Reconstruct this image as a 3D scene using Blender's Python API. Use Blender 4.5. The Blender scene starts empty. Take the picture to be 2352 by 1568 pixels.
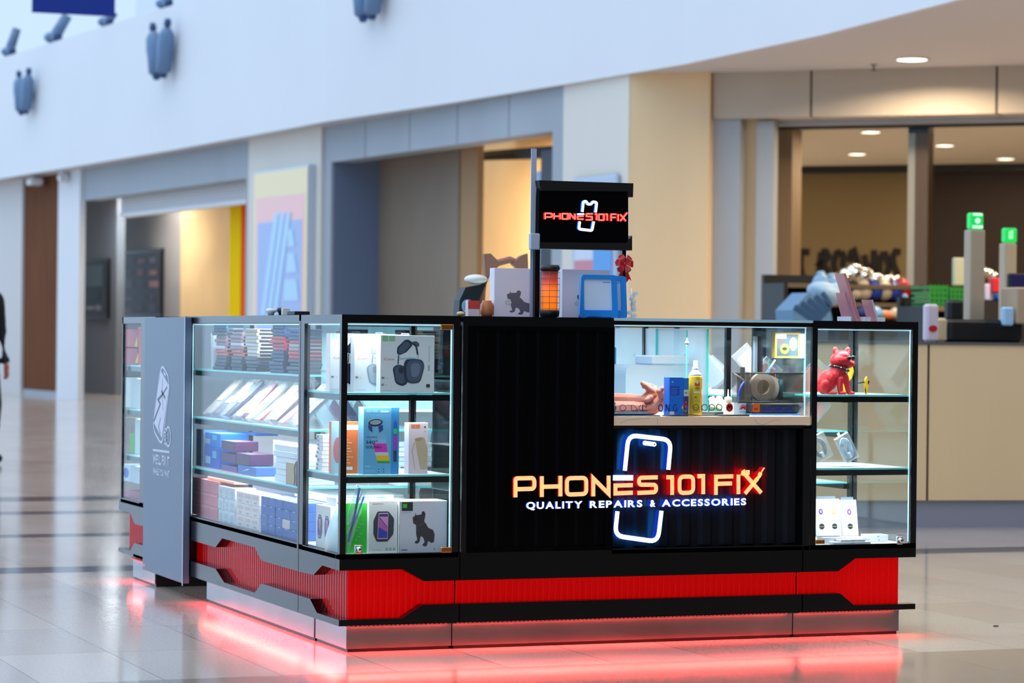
import bpy, math, random
import numpy as np
from mathutils import Matrix, Vector, Euler
PI = math.pi
rnd = random.Random(7)
S = bpy.context.scene
COL = S.collection

# ------------------------------------------------------------------ camera
FPX, YAW, PITCH, ROLL = 6276.0, .3697, -.0018, .0104
CAM = Vector((-2.9163, -9.1838, 1.1282))
FW = Vector((math.sin(YAW)*math.cos(PITCH), math.cos(YAW)*math.cos(PITCH), math.sin(PITCH)))
R0 = Vector((math.cos(YAW), -math.sin(YAW), 0)); U0 = R0.cross(FW)
RT = R0*math.cos(ROLL)+U0*math.sin(ROLL); UP = -R0*math.sin(ROLL)+U0*math.cos(ROLL)
cd = bpy.data.cameras.new('camera'); cam = bpy.data.objects.new('camera', cd); COL.objects.link(cam)
M = Matrix((RT, UP, -FW)).transposed().to_4x4(); M.translation = CAM
cam.matrix_world = M
cd.sensor_width = 36; cd.lens = FPX/2352*36; cd.clip_end = 300
cd.dof.use_dof = True; cd.dof.focus_distance = 9.95; cd.dof.aperture_fstop = 4.4
S.camera = cam

def ray(u, v): return FW+RT*((u-1176)/FPX)-UP*((v-784)/FPX)
def un(u, v, ax, val):
    d = ray(u, v); t = (val-CAM[ax])/d[ax]; return CAM+d*t
def FX(u, v, y=0.0):            # pixel -> (x, z) on a plane parallel to the kiosk front
    p = un(u, v, 1, y); return p.x, p.z
def SY(u, v, x=0.0):            # pixel -> (y, z) on a plane parallel to the kiosk side
    p = un(u, v, 0, x); return p.y, p.z

# ------------------------------------------------------------------ render settings / world
S.view_settings.view_transform = 'Standard'; S.view_settings.look = 'None'
S.view_settings.gamma = 1; S.view_settings.exposure = 0.0; S.view_settings.use_curve_mapping = False
S.cycles.transparent_max_bounces = 40; S.cycles.max_bounces = 10
S.cycles.caustics_reflective = False; S.cycles.caustics_refractive = False
S.cycles.sample_clamp_indirect = 6

w = bpy.data.worlds.new('atrium daylight'); S.world = w; w.use_nodes = True
nt = w.node_tree; nt.nodes.clear()
def N(t, **k):
    n = nt.nodes.new(t)
    for a, b in k.items(): setattr(n, a, b)
    return n
tc = N('ShaderNodeTexCoord'); sp = N('ShaderNodeSeparateXYZ'); nt.links.new(tc.outputs['Generated'], sp.inputs[0])
def mr(sock, a, b, c, d):
    n = N('ShaderNodeMapRange', interpolation_type='SMOOTHSTEP')
    for i, v in enumerate((a, b, c, d)): n.inputs[i+1].default_value = v
    nt.links.new(sock, n.inputs[0]); return n.outputs[0]
def scale(fac, col):
    n = N('ShaderNodeVectorMath', operation='SCALE'); n.inputs[0].default_value = col
    nt.links.new(fac, n.inputs['Scale']); return n.outputs[0]
def add(a, b):
    n = N('ShaderNodeVectorMath', operation='ADD'); nt.links.new(a, n.inputs[0]); nt.links.new(b, n.inputs[1]); return n.outputs[0]
W_LEFT, W_AHEAD, W_TOP, W_BASE = (.57, .88, 1.28), (.62, .82, 1.06), (1.2, 1.15, 1.12), (.02, .019, .018)
tot = add(add(scale(mr(sp.outputs[0], .12, -.42, 0, 1), W_LEFT), scale(mr(sp.outputs[1], .35, .95, 0, 1), W_AHEAD)),
          scale(mr(sp.outputs[2], .35, .95, 0, 1), W_TOP))
bs = N('ShaderNodeVectorMath', operation='ADD'); bs.inputs[1].default_value = W_BASE; nt.links.new(tot, bs.inputs[0])
bg = N('ShaderNodeBackground'); nt.links.new(bs.outputs[0], bg.inputs[0]); bg.inputs[1].default_value = 1.0
wo = N('ShaderNodeOutputWorld'); nt.links.new(bg.outputs[0], wo.inputs[0])

def lamp(name, kind, loc, energy, color=(1, 1, 1), size=(.1, .1), rot=(0, 0, 0), parent=None, **k):
    l = bpy.data.lights.new(name, kind); l.energy = energy; l.color = color
    if kind == 'AREA': l.shape = 'RECTANGLE'; l.size, l.size_y = size
    for a, b in k.items(): setattr(l, a, b)
    o = bpy.data.objects.new(name, l); COL.objects.link(o)
    o.location = loc; o.rotation_euler = rot
    if parent: o.parent = parent
    return o
# recessed ceiling lamps of the mall walkway in front of the shops
for i, (x, y, e) in enumerate([(10.2, 13.9, 105), (12.4, 11.6, 160), (9.3, 9.0, 170), (9.4, 5.2, 120)]):
    lamp('walkway_light', 'AREA', (x, y, 3.80), e, (1, .80, .58), (.45, .45), spread=PI*.9)

# ------------------------------------------------------------------ materials
MC = {}
def srgb(r, g, b):
    f = lambda c: (c/255)/12.92 if c/255 <= .04045 else ((c/255+.055)/1.055)**2.4
    return (f(r), f(g), f(b), 1)
def mat(name, rgb=(128, 128, 128), rough=.5, metal=0, emit=0, ecol=None, alpha=1, noise=None, ior=1.5, bump=None, spec=.5, coat=0):
    if name in MC: return MC[name]
    m = bpy.data.materials.new(name); m.use_nodes = True; MC[name] = m
    t = m.node_tree; p = t.nodes['Principled BSDF']
    c = srgb(*rgb)
    p.inputs['Base Color'].default_value = c; p.inputs['Roughness'].default_value = rough
    p.inputs['Metallic'].default_value = metal; p.inputs['Specular IOR Level'].default_value = spec
    p.inputs['Alpha'].default_value = alpha; p.inputs['IOR'].default_value = ior; p.inputs['Coat Weight'].default_value = coat
    if emit:
        p.inputs['Emission Color'].default_value = srgb(*(ecol or rgb)); p.inputs['Emission Strength'].default_value = emit
    if noise:
        sc, amt, stretch = noise
        tc = t.nodes.new('ShaderNodeTexCoord'); mp = t.nodes.new('ShaderNodeMapping'); nz = t.nodes.new('ShaderNodeTexNoise')
        mp.inputs['Scale'].default_value = stretch; nz.inputs['Scale'].default_value = sc; nz.inputs['Detail'].default_value = 4
        t.links.new(tc.outputs['Object'], mp.inputs[0]); t.links.new(mp.outputs[0], nz.inputs[0])
        mx = t.nodes.new('ShaderNodeMix'); mx.data_type = 'RGBA'
        mx.inputs[6].default_value = tuple(c[i]*(1-amt) for i in range(3))+(1,)
        mx.inputs[7].default_value = tuple(min(1, c[i]*(1+amt)) for i in range(3))+(1,)
        t.links.new(nz.outputs[0], mx.inputs[0]); t.links.new(mx.outputs[2], p.inputs['Base Color'])
    return m
def mat_glass(name, tint=(.95, .985, .985), f0=.035, haze=0.0, k=1.0):
    if name in MC: return MC[name]
    m = bpy.data.materials.new(name); m.use_nodes = True; MC[name] = m
    t = m.node_tree; t.nodes.clear(); A = t.nodes.new
    o = A('ShaderNodeOutputMaterial'); tr = A('ShaderNodeBsdfTransparent'); gl = A('ShaderNodeBsdfGlossy'); mx = A('ShaderNodeMixShader')
    tr.inputs[0].default_value = (*tint, 1); gl.inputs['Roughness'].default_value = .02
    lw = A('ShaderNodeLayerWeight'); lw.inputs[0].default_value = .5
    pw = A('ShaderNodeMath'); pw.operation = 'POWER'; pw.inputs[1].default_value = 5
    ma = A('ShaderNodeMath'); ma.operation = 'MULTIPLY_ADD'; ma.inputs[1].default_value = (1-f0)*k; ma.inputs[2].default_value = f0
    t.links.new(lw.outputs['Facing'], pw.inputs[0]); t.links.new(pw.outputs[0], ma.inputs[0]); t.links.new(ma.outputs[0], mx.inputs[0])
    t.links.new(tr.outputs[0], mx.inputs[1]); t.links.new(gl.outputs[0], mx.inputs[2])
    if haze:
        d = A('ShaderNodeBsdfDiffuse'); d.inputs[0].default_value = (.9, .93, .95, 1); m2 = A('ShaderNodeMixShader'); m2.inputs[0].default_value = haze
        t.links.new(mx.outputs[0], m2.inputs[1]); t.links.new(d.outputs[0], m2.inputs[2]); t.links.new(m2.outputs[0], o.inputs[0])
    else: t.links.new(mx.outputs[0], o.inputs[0])
    return m
GL = mat_glass('clear glass', (.96, .99, .99), .028, 0, .22); GL2 = mat_glass('side glass'); GLE = mat('glass edge', (90, 205, 200), .15, emit=.12, ecol=(60, 200, 190))  # edge glow stands in for led light carried by the glass
SHG = mat_glass('shelf glass', (.95, .985, .985), .03, .28, .4)
PLA = mat_glass('clear plastic', (.93, .95, .97), .06, .13); PLB = mat_glass('cloudy plastic', (.9, .93, .97), .06, .5)
BLK = mat('black composite panel', (5, 5, 6), .2, noise=(3, .25, (1, 1, 8)), ior=1.42)
BLF = mat('matte black panel', (6, 6, 7), .4, spec=.03)
BLM = mat('black metal', (9, 10, 12), .22, ior=1.5); BLP = mat('black plastic', (14, 14, 15), .4)
WHT = mat('white paper', (236, 236, 238), .55); STL = mat('brushed steel', (150, 143, 143), .2, 1, noise=(5, .25, (1, 1, 1)))
CHR = mat('chrome', (220, 220, 215), .12, 1); BRS = mat('brass', (205, 140, 70), .3, 1)
LEDW = mat('white led strip', (190, 236, 250), .4, emit=.75); LEDR = mat('red led strip', (255, 30, 40), .4, emit=3, ecol=(255, 30, 30))
def C(r, g, b, rough=.5): return mat('colour %d %d %d %g' % (r, g, b, rough), (r, g, b), rough)

# ------------------------------------------------------------------ mesh helpers
TXT = {}
def text_mesh(s, bold=0.0):
    k = (s, bold)
    if k not in TXT:
        cu = bpy.data.curves.new('t', 'FONT'); cu.body = s; cu.size = 1; cu.offset = bold; cu.resolution_u = 4
        ob = bpy.data.objects.new('t', cu); COL.objects.link(ob); bpy.context.view_layer.update()
        me = bpy.data.meshes.new_from_object(ob.evaluated_get(bpy.context.evaluated_depsgraph_get()))
        vs = [tuple(v.co[:2]) for v in me.vertices]; fs = [tuple(p.vertices) for p in me.polygons]
        bpy.data.objects.remove(ob); bpy.data.curves.remove(cu); bpy.data.meshes.remove(me)
        TXT[k] = (vs, fs)
    return TXT[k]
class MB:
    def __init__(s, M=None): s.v = []; s.f = []; s.m = []; s.mats = []; s.M = M; s.sm = []
    def mi(s, m):
        if m not in s.mats: s.mats.append(m)
        return s.mats.index(m)
    def put(s, vs, fs, m, M=None, smooth=False):
        b = len(s.v)
        for v in vs:
            v = Vector(v)
            if M: v = M @ v
            if s.M: v = s.M @ v
            s.v.append(tuple(v))
        i = s.mi(m)
        for f in fs: s.f.append(tuple(b+k for k in f)); s.m.append(i); s.sm.append(smooth)
    def box(s, x0, x1, y0, y1, z0, z1, m, M=None, bev=0):
        if bev:   # chamfered on the vertical edges and top edges
            b = bev; o = []
            P = [(x0+b, y0), (x1-b, y0), (x1, y0+b), (x1, y1-b), (x1-b, y1), (x0+b, y1), (x0, y1-b), (x0, y0+b)]
            for z, q in ((z0, 0), (z0+b, 1), (z1-b, 1), (z1, 0)):
                for x, y in P:
                    cx, cy = (x0+x1)/2, (y0+y1)/2
                    o.append((x, y, z) if q else (x+(b if x < cx else -b)*.7, y+(b if y < cy else -b)*.7, z))
            fs = [tuple(range(7, -1, -1)), tuple(range(24, 32))]
            for r in range(3):
                for k in range(8): fs.append((r*8+k, r*8+(k+1) % 8, r*8+8+(k+1) % 8, r*8+8+k))
            s.put(o, fs, m, M); return
        s.put([(x0, y0, z0), (x1, y0, z0), (x1, y1, z0), (x0, y1, z0), (x0, y0, z1), (x1, y0, z1), (x1, y1, z1), (x0, y1, z1)],
              [(0, 3, 2, 1), (4, 5, 6, 7), (0, 1, 5, 4), (1, 2, 6, 5), (2, 3, 7, 6), (3, 0, 4, 7)], m, M)
    def prism(s, pts, a, b, ax, m, M=None, mside=None, mback=None):
        """2-D outline pts extruded along axis ax from a to b; for ax=1 pts are (x,z), ax=0 (y,z), ax=2 (x,y)"""
        f = {1: lambda p, t: (p[0], t, p[1]), 0: lambda p, t: (t, p[0], p[1]), 2: lambda p, t: (p[0], p[1], t)}[ax]
        n = len(pts); vs = [f(p, a) for p in pts]+[f(p, b) for p in pts]
        s.put(vs, [tuple(range(n))], m, M); s.put(vs, [tuple(range(2*n-1, n-1, -1))], mback or m, M)
        s.put(vs, [(k, (k+1) % n, (k+1) % n+n, k+n) for k in range(n)], mside or m, M)
    def tube(s, pts, r, m, seg=8, closed=False, M=None):
        pts = [Vector(p) for p in pts]; n = len(pts); vs = []; fs = []
        rr = r if isinstance(r, (list, tuple)) else [r]*n
        up = Vector((0, 0, 1))
        for i, p in enumerate(pts):
            a = pts[i-1] if (i or closed) else p; b = pts[(i+1) % n] if (i < n-1 or closed) else p
            t = (b-a).normalized(); q = up if abs(t.z) < .95 else Vector((0, 1, 0))
            x = t.cross(q).normalized(); y = x.cross(t)
            for k in range(seg):
                an = 2*PI*k/seg; vs.append(p+x*math.cos(an)*rr[i]+y*math.sin(an)*rr[i])
        for i in range(n if closed else n-1):
            for k in range(seg):
                j = (i+1) % n; fs.append((i*seg+k, i*seg+(k+1) % seg, j*seg+(k+1) % seg, j*seg+k))
        if not closed: fs += [tuple(range(seg-1, -1, -1)), tuple(range((n-1)*seg, n*seg))]
        s.put(vs, fs, m, M, True)
    def lathe(s, prof, m, c=(0, 0, 0), seg=24, M=None, smooth=True):
        vs = []; fs = []; n = len(prof)
        for r, z in prof:
            for k in range(seg): vs.append((c[0]+r*math.cos(2*PI*k/seg), c[1]+r*math.sin(2*PI*k/seg), c[2]+z))
        for i in range(n-1):
            for k in range(seg): fs.append((i*seg+k, i*seg+(k+1) % seg, (i+1)*seg+(k+1) % seg, (i+1)*seg+k))
        fs += [tuple(range(seg-1, -1, -1)), tuple(range((n-1)*seg, n*seg))]
        s.put(vs, fs, m, M, smooth)
    def ell(s, c, r, m, M=None, seg=16, rings=10, rot=None):
        vs = []; fs = []
        if not isinstance(r, (list, tuple)): r = (r, r, r)
        Rm = Euler(rot).to_matrix() if rot else None
        for i in range(rings+1):
            th = PI*i/rings
            for k in range(seg):
                v = Vector((r[0]*math.sin(th)*math.cos(2*PI*k/seg), r[1]*math.sin(th)*math.sin(2*PI*k/seg), r[2]*math.cos(th)))
                if Rm: v = Rm @ v
                vs.append(v+Vector(c))
        for i in range(rings):
            for k in range(seg): fs.append((i*seg+k, (i+1)*seg+k, (i+1)*seg+(k+1) % seg, i*seg+(k+1) % seg))
        s.put(vs, fs, m, M, True)
    # flat graphics on a plane given by origin o and unit vectors a (right), b (up)
    def flat(s, fr, pts, m, lift=.0004):
        o, a, b = fr; nrm = a.cross(b)
        s.put([o+a*p[0]+b*p[1]+nrm*lift for p in pts], [tuple(range(len(pts)))], m)
    def rect(s, fr, x0, y0, x1, y1, m, lift=.0004): s.flat(fr, [(x0, y0), (x1, y0), (x1, y1), (x0, y1)], m, lift)
    def disc(s, fr, x, y, rx, ry, m, lift=.0004, seg=20, rot=0):
        s.flat(fr, [(x+rx*math.cos(t)*math.cos(rot)-ry*math.sin(t)*math.sin(rot), y+rx*math.cos(t)*math.sin(rot)+ry*math.sin(t)*math.cos(rot)) for t in [2*PI*k/seg for k in range(seg)]], m, lift)
    def line(s, fr, pts, wd, m, lift=.0006, closed=False):
        for q in ribbon(pts, wd, closed): s.flat(fr, q, m, lift)
    def text(s, fr, t, x, y, h, m, lift=.0006, bold=0, width=None, rot=0):
        vs, fs = text_mesh(t, bold)
        if not vs: return
        w0 = max(v[0] for v in vs)-min(v[0] for v in vs); k = h/.7; kx = width/w0 if width else k; x0 = min(v[0] for v in vs)
        o, a, b = fr; nrm = a.cross(b)
        c_, s_ = math.cos(rot), math.sin(rot)
        s.put([o+a*(x+(v[0]-x0)*kx*c_-v[1]*k*s_)+b*(y+(v[0]-x0)*kx*s_+v[1]*k*c_)+nrm*lift for v in vs], fs, m)
    def build(s, name, parent=None, loc=None, rot=None, label=None, cat=None, group=None, kind=None, mods=None):
        me = bpy.data.meshes.new(name); me.from_pydata(s.v, [], s.f)
        for m in s.mats: me.materials.append(m)
        me.polygons.foreach_set('material_index', s.m); me.polygons.foreach_set('use_smooth', s.sm); me.update()
        o = bpy.data.objects.new(name, me); COL.objects.link(o)
        if parent: o.parent = parent
        if loc is not None: o.location = loc
        if rot is not None: o.rotation_euler = rot
        tag(o, label, cat, group, kind); return o
def tag(o, label=None, cat=None, group=None, kind=None):
    if label: o['label'] = label
    if cat: o['category'] = cat
    if group: o['group'] = group
    if kind: o['kind'] = kind
    return o
def thing(name, label, cat, loc=(0, 0, 0), rot=(0, 0, 0), group=None):
    o = bpy.data.objects.new(name, None); COL.objects.link(o); o.empty_display_size = .05
    o.location = loc; o.rotation_euler = rot; return tag(o, label, cat, group)
def kids(o): return [c for c in COL.objects if c.parent == o]
def copy_tree(o, parent=None):
    c = o.copy(); COL.objects.link(c)
    if parent: c.parent = parent
    for ch in kids(o): copy_tree(ch, c)
    return c
def ribbon(pts, wd, closed=False):
    """mitred strip of quads along a polyline"""
    P = [Vector(p) for p in pts]; n = len(P); L = []; Rr = []
    for i in range(n):
        a = P[i-1] if (i or closed) else None; b = P[(i+1) % n] if (i < n-1 or closed) else None
        d1 = (P[i]-a).normalized() if a is not None else None; d2 = (b-P[i]).normalized() if b is not None else None
        if d1 is None: d1 = d2
        if d2 is None: d2 = d1
        n1 = Vector((-d1.y, d1.x)); n2 = Vector((-d2.y, d2.x)); mt = (n1+n2)
        mt = mt.normalized() if mt.length > 1e-6 else n1
        k = wd/2/max(.35, mt.dot(n1)); L.append(P[i]+mt*k); Rr.append(P[i]-mt*k)
    return [[L[i], Rr[i], Rr[(i+1) % n], L[(i+1) % n]] for i in range(n if closed else n-1)]
def rounded(pts, r, closed=False, seg=5):
    """round the corners of a polyline"""
    P = [Vector(p) for p in pts]; n = len(P); out = []
    for i in range(n):
        if not closed and i in (0, n-1): out.append(P[i]); continue
        a, b, c = P[i-1], P[i], P[(i+1) % n]; rr = min(r, (a-b).length*.49, (c-b).length*.49)
        p, q = b+(a-b).normalized()*rr, b+(c-b).normalized()*rr
        for k in range(seg+1):
            t = k/seg; out.append(p*(1-t)**2+b*2*t*(1-t)+q*t*t)
    return out
ORD = ['topmost', 'second from the top', 'third from the top', 'fourth from the top', 'fifth from the top', 'sixth from the top', 'seventh from the top',
       'eighth from the top', 'ninth from the top', 'tenth from the top', 'eleventh from the top', 'twelfth from the top', 'thirteenth from the top', 'fourteenth from the top']
V = Vector
# ------------------------------------------------------------------ the setting: floor
def floor_mat():
    m = bpy.data.materials.new('polished stone tiles'); m.use_nodes = True; t = m.node_tree; p = t.nodes['Principled BSDF']
    A = t.nodes.new; L = t.links.new
    tc = A('ShaderNodeTexCoord'); sx = A('ShaderNodeSeparateXYZ'); L(tc.outputs['Object'], sx.inputs[0])
    def mth(op, a, b=None, c=None):
        n = A('ShaderNodeMath'); n.operation = op
        for i, q in enumerate((a, b, c)):
            if q is None: continue
            if isinstance(q, (int, float)): n.inputs[i].default_value = q
            else: L(q, n.inputs[i])
        return n.outputs[0]
    def grid(sock, per, off, w):       # 1 on the joint
        a = mth('MODULO', mth('ADD', sock, 4000*per-off), per); b = mth('MINIMUM', a, mth('SUBTRACT', per, a)); return mth('LESS_THAN', b, w)
    gx = grid(sx.outputs[0], .4, .05, .0016); gy = grid(sx.outputs[1], .8, 1.12, .0016); g = mth('MAXIMUM', gx, gy)
    # every tile a slightly different tone
    fx = mth('FLOOR', mth('DIVIDE', mth('ADD', sx.outputs[0], -.05), .4)); fy = mth('FLOOR', mth('DIVIDE', mth('ADD', sx.outputs[1], -1.12), .8))
    cb = A('ShaderNodeCombineXYZ'); L(fx, cb.inputs[0]); L(fy, cb.inputs[1]); wn = A('ShaderNodeTexWhiteNoise'); wn.noise_dimensions = '3D'; L(cb.outputs[0], wn.inputs[0])
    nz = A('ShaderNodeTexNoise'); nz.inputs['Scale'].default_value = 90; nz.inputs['Detail'].default_value = 3; L(tc.outputs['Object'], nz.inputs[0])
    def band(lo, hi): return mth('MULTIPLY', mth('GREATER_THAN', sx.outputs[1], lo), mth('LESS_THAN', sx.outputs[1], hi))
    dark = mth('MAXIMUM', band(3.52, 3.84), mth('MAXIMUM', band(5.72, 5.98), band(8.9, 9.4)))
    dark = mth('MAXIMUM', dark, band(7.6, 7.9))
    tan = band(-3.5, -.49)
    def mix(f, a, b):
        n = A('ShaderNodeMix'); n.data_type = 'RGBA'
        if isinstance(f, float): n.inputs[0].default_value = f
        else: L(f, n.inputs[0])
        for i, q in ((6, a), (7, b)):
            if isinstance(q, tuple): n.inputs[i].default_value = q
            else: L(q, n.inputs[i])
        return n.outputs[2]
    c = mix(wn.outputs[0], srgb(178, 166, 158), srgb(194, 183, 174))
    c = mix(tan, c, srgb(150, 136, 126)); c = mix(dark, c, srgb(62, 68, 82))
    sp_ = A('ShaderNodeMix'); sp_.data_type = 'RGBA'; sp_.blend_type = 'MULTIPLY'; sp_.inputs[0].default_value = 1
    L(c, sp_.inputs[6]); L(mix(nz.outputs[0], (.72, .72, .72, 1), (1.2, 1.2, 1.2, 1)), sp_.inputs[7])
    L(mix(g, sp_.outputs[2], srgb(96, 84, 76)), p.inputs['Base Color'])
    n2 = A('ShaderNodeTexNoise'); n2.inputs['Scale'].default_value = 1.5; L(tc.outputs['Object'], n2.inputs[0])
    rm = A('ShaderNodeMapRange'); L(n2.outputs[0], rm.inputs[0]); rm.inputs[3].default_value = .08; rm.inputs[4].default_value = .16
    L(rm.outputs[0], p.inputs['Roughness'])
    n3 = A('ShaderNodeTexNoise'); n3.inputs['Scale'].default_value = 3.0; L(tc.outputs['Object'], n3.inputs[0])
    bp = A('ShaderNodeBump'); bp.inputs['Strength'].default_value = .012; bp.inputs['Distance'].default_value = .02; L(n3.outputs[0], bp.inputs['Height']); L(bp.outputs[0], p.inputs['Normal'])
    return m
FLM = floor_mat()
b = MB(); b.box(-14, 22, -12, 60, -.1, 0, FLM); b.build('floor', kind='structure')

# ------------------------------------------------------------------ shop fronts: two wall lines meeting at a corner
ZC = 3.85
class Line:
    """vertical plane through two plan points; s runs along it, t away from the mall"""
    def __init__(s, a, b, flip=1):
        s.a = Vector(a); s.d = (Vector(b)-s.a).normalized(); s.n = Vector((s.d.y, -s.d.x))*flip
        M = Matrix.Identity(4)
        M.col[0][:3] = (s.d.x, s.d.y, 0); M.col[1][:3] = (s.n.x, s.n.y, 0); M.col[2][:3] = (0, 0, 1); M.col[3][:3] = (s.a.x, s.a.y, 0)
        s.M = M
    def hit(s, u, v=600, t=0.0):
        d = ray(u, v); o = s.a+s.n*t; q = Vector((d.x, d.y)); c = Vector((CAM.x, CAM.y))
        k = (o-c).dot(s.n)/q.dot(s.n); p = CAM+d*k
        return (Vector((p.x, p.y))-s.a).dot(s.d), p.z
    def S(s, u, t=0.0): return s.hit(u, 600, t)[0]
    def Z(s, u, v, t=0.0): return s.hit(u, v, t)[1]
LW = Line((8.42, 16.7), (6.5, 40.5))          # left run, going away from the corner
RW = Line((8.42, 16.7), (11.44, 14.02), -1)     # right run, coming towards the viewer
CON = mat('light concrete cladding', (164, 170, 176), .6, noise=(1.2, .12, (1, 1, .4)), spec=.15)
COW = mat('warm grey cladding', (190, 178, 160), .6, noise=(1.5, .1, (1, 1, .5)), spec=.15)
PLS = mat('white plaster', (224, 224, 226), .6, noise=(.6, .04, (1, 1, 1)))
CRM = mat('cream cladding', (222, 214, 202), .6, noise=(1, .06, (1, 1, .3)), spec=.15)
TAN = mat('tan timber veneer', (234, 200, 152), .5, noise=(2, .07, (1, 1, .2)))
WOOD = mat('dark walnut boards', (112, 68, 42), .75, noise=(3, .45, (3, 3, .25)), spec=.05)
TANL = mat('honey shop wall', (226, 192, 140), .6, noise=(1.2, .12, (1, 1, .5)), spec=.1)
DRK = mat('charcoal trim', (22, 20, 20), .5)
def lbox(ln, s0, s1, t0, t1, z0, z1, m, name, kind='structure', **k):
    b = MB(ln.M); b.box(min(s0, s1), max(s0, s1), t0, t1, z0, z1, m); return b.build(name, kind=kind, **k)
# plain wall far left, walnut boards, white column
lbox(LW, LW.S(50), LW.S(-160), 0, .3, 0, ZC, mat('pale wall', (206, 200, 196), .6), 'wall_left')
lbox(LW, LW.S(140), LW.S(50), .05, .3, .1, ZC, WOOD, 'door_1')
lbox(LW, LW.S(140), LW.S(50), .04, .3, 0, .1, CON, 'baseboard_left')
lbox(LW, LW.S(190), LW.S(140), -.06, .04, 0, ZC, PLS, 'trim_1')
# first shop: header, blind, recess with posters
z1 = LW.Z(400, 432)
lbox(LW, LW.S(578), LW.S(190), 0, .3, z1, ZC, CON, 'trim_2')
lbox(LW, LW.S(578), LW.S(564), 0, 2.5, 0, z1, CON, 'trim_3')
t = 2.6
lbox(LW, LW.S(268, 1.6), LW.S(190, 1.6)+.6, 1.6, 1.75, 0, 3.9, mat('blue grey wall', (112, 122, 134), .6), 'wall_recess')
lbox(LW, LW.S(415, t), LW.S(266, t), t, t+.15, 0, 3.9, mat('grey wall', (150, 146, 142), .6), 'wall_shop')
lbox(LW, LW.S(530, t), LW.S(415, t), t, t+.15, 0, 3.9, TANL, 'wall_shop')
lbox(LW, LW.S(500, t)-3, LW.S(190, t)+1.5, .1, t+.15, 3.9, 4.0, PLS, 'ceiling')
def board(ln, u0, u1, v0, v1, t, th, m): 
    um = (u0+u1)/2; return ln.S(u1, t), ln.S(u0, t), ln.Z(um, v1, t), ln.Z(um, v0, t)
# yellow / orange banner at the first shop
b = MB(LW.M); s0, s1, za, zb = board(LW, 527, 566, 450, 800, .8, .1, None); sm = s0+(s1-s0)*.34
b.box(sm, s1, .8, .9, .0, zb, mat('banner yellow', (255, 206, 0), .8, spec=.05)); b.box(s0, sm, .8, .9, 0, zb, mat('banner orange', (244, 96, 16), .8, spec=.05))
b.build('banner', label='tall yellow and orange vertical banner beside the left shop opening', cat='banner')
# rolling shutter box and slats over the first shop
sh = thing('roller_shutter', 'white roller shutter pulled up above the left shop opening', 'shutter')
zt, zm = LW.Z(420, 408, .25), LW.Z(430, 462, .25)
b = MB(LW.M); b.box(LW.S(564, .3), LW.S(262, .3), .31, .75, zm+.25, zt+.35, PLS, bev=.03); b.build('housing', sh)
b = MB(LW.M); n = 7
for i in range(n): b.box(LW.S(564, .3), LW.S(268, .3), .36, .44+.012*(i % 2), zm+.25-(i+1)*.045, zm+.25-i*.045-.006, PLS)
b.box(LW.S(564, .3), LW.S(268, .3), .33, .5, zm-.12, zm-.065, C(235, 235, 232)); b.build('slat_curtain', sh)
# posters
def poster(u0, u1, v0, v1, t, cols, label):
    s0, s1, za, zb = board(LW, u0, u1, v0, v1, t, 0, 0); p = thing('framed_poster', label, 'poster')
    b = MB(LW.M); b.box(s0, s1, t-.05, t-.005, za, zb, BLP, bev=.01); b.build('frame', p)
    b = MB(LW.M); g = .06; b.box(s0+g, s1-g, t-.062, t-.052, za+g, zb-g, cols[0])
    o = LW.M @ V((s1-g, t-.062, za+g)); fr = (o, -V((LW.d.x, LW.d.y, 0)), V((0, 0, 1))); b2 = MB(); W, Hh = s1-s0-2*g, zb-za-2*g
    for x0, y0, x1, y1, m in cols[1]: b2.rect(fr, x0*W, y0*Hh, x1*W, y1*Hh, m, .004)
    b.build('print', p); b2.build('print_graphics', p)
r = random.Random(4)
poster(195, 255, 595, 733, 1.6, (C(28, 40, 48), [(.15, .55, .85, .95, C(70, 100, 110)), (.2, .12, .5, .18, C(150, 160, 165)), (.55, .1, .8, .2, C(130, 140, 150)), (.3, .3, .7, .5, C(14, 50, 62))]),
       'dark framed poster on the blue grey wall left of the shop recess')
poster(293, 378, 573, 728, 2.6, (C(46, 40, 46), [(x/3+.03, y/5+.03, x/3+.03+r.uniform(.15, .28), y/5+.03+r.uniform(.05, .15), C(*[(110, 104, 112), (150, 140, 140), (70, 66, 84), (160, 110, 90)][r.randrange(4)])) for x in range(3) for y in range(5)]),
       'dark notice board with small pictures inside the left shop recess')
# pillar between the shops with a light box
lbox(LW, LW.S(745), LW.S(578), -.06, .5, 0, ZC, CRM, 'trim_4')
s0, s1, za, zb = board(LW, 598, 722, 392, 1000, -.06, 0, 0); za = .45
lb = thing('light_box_sign', 'tall backlit pillar sign with orange border and slanted white stripes', 'sign')
b = MB(LW.M); b.box(s0-.01, s1+.01, -.16, -.065, za-.03, zb+.03, mat('sign housing', (190, 200, 214), .35)); b.build('housing', lb)
fr = (LW.M @ V((s1, -.16, za)), -V((LW.d.x, LW.d.y, 0)), V((0, 0, 1))); W, Hh = s1-s0, zb-za
def em(name, rgb, e): return mat(name, rgb, .4, emit=e)
b = MB()
for k, (g, m) in enumerate([(0, em('lit cream', (226, 208, 160), .12)), (.05, em('lit salmon', (228, 178, 174), .14)), (.09, em('lit periwinkle', (146, 168, 210), .14))]):
    b.rect(fr, g*W, g*W, W-g*W, Hh-(0, .17, .34)[k]*W, m, .006+.003*k)
b.build('lit_face', lb)
b = MB(); PB = em('lit pale blue', (160, 196, 228), .16)
for i in range(3):
    x = .17+.11*i; b.flat(fr, [(x*W, .32*Hh), ((x+.09)*W, .32*Hh), ((x+.33)*W, .80*Hh), ((x+.24)*W, .80*Hh)], PB, .02)
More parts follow.
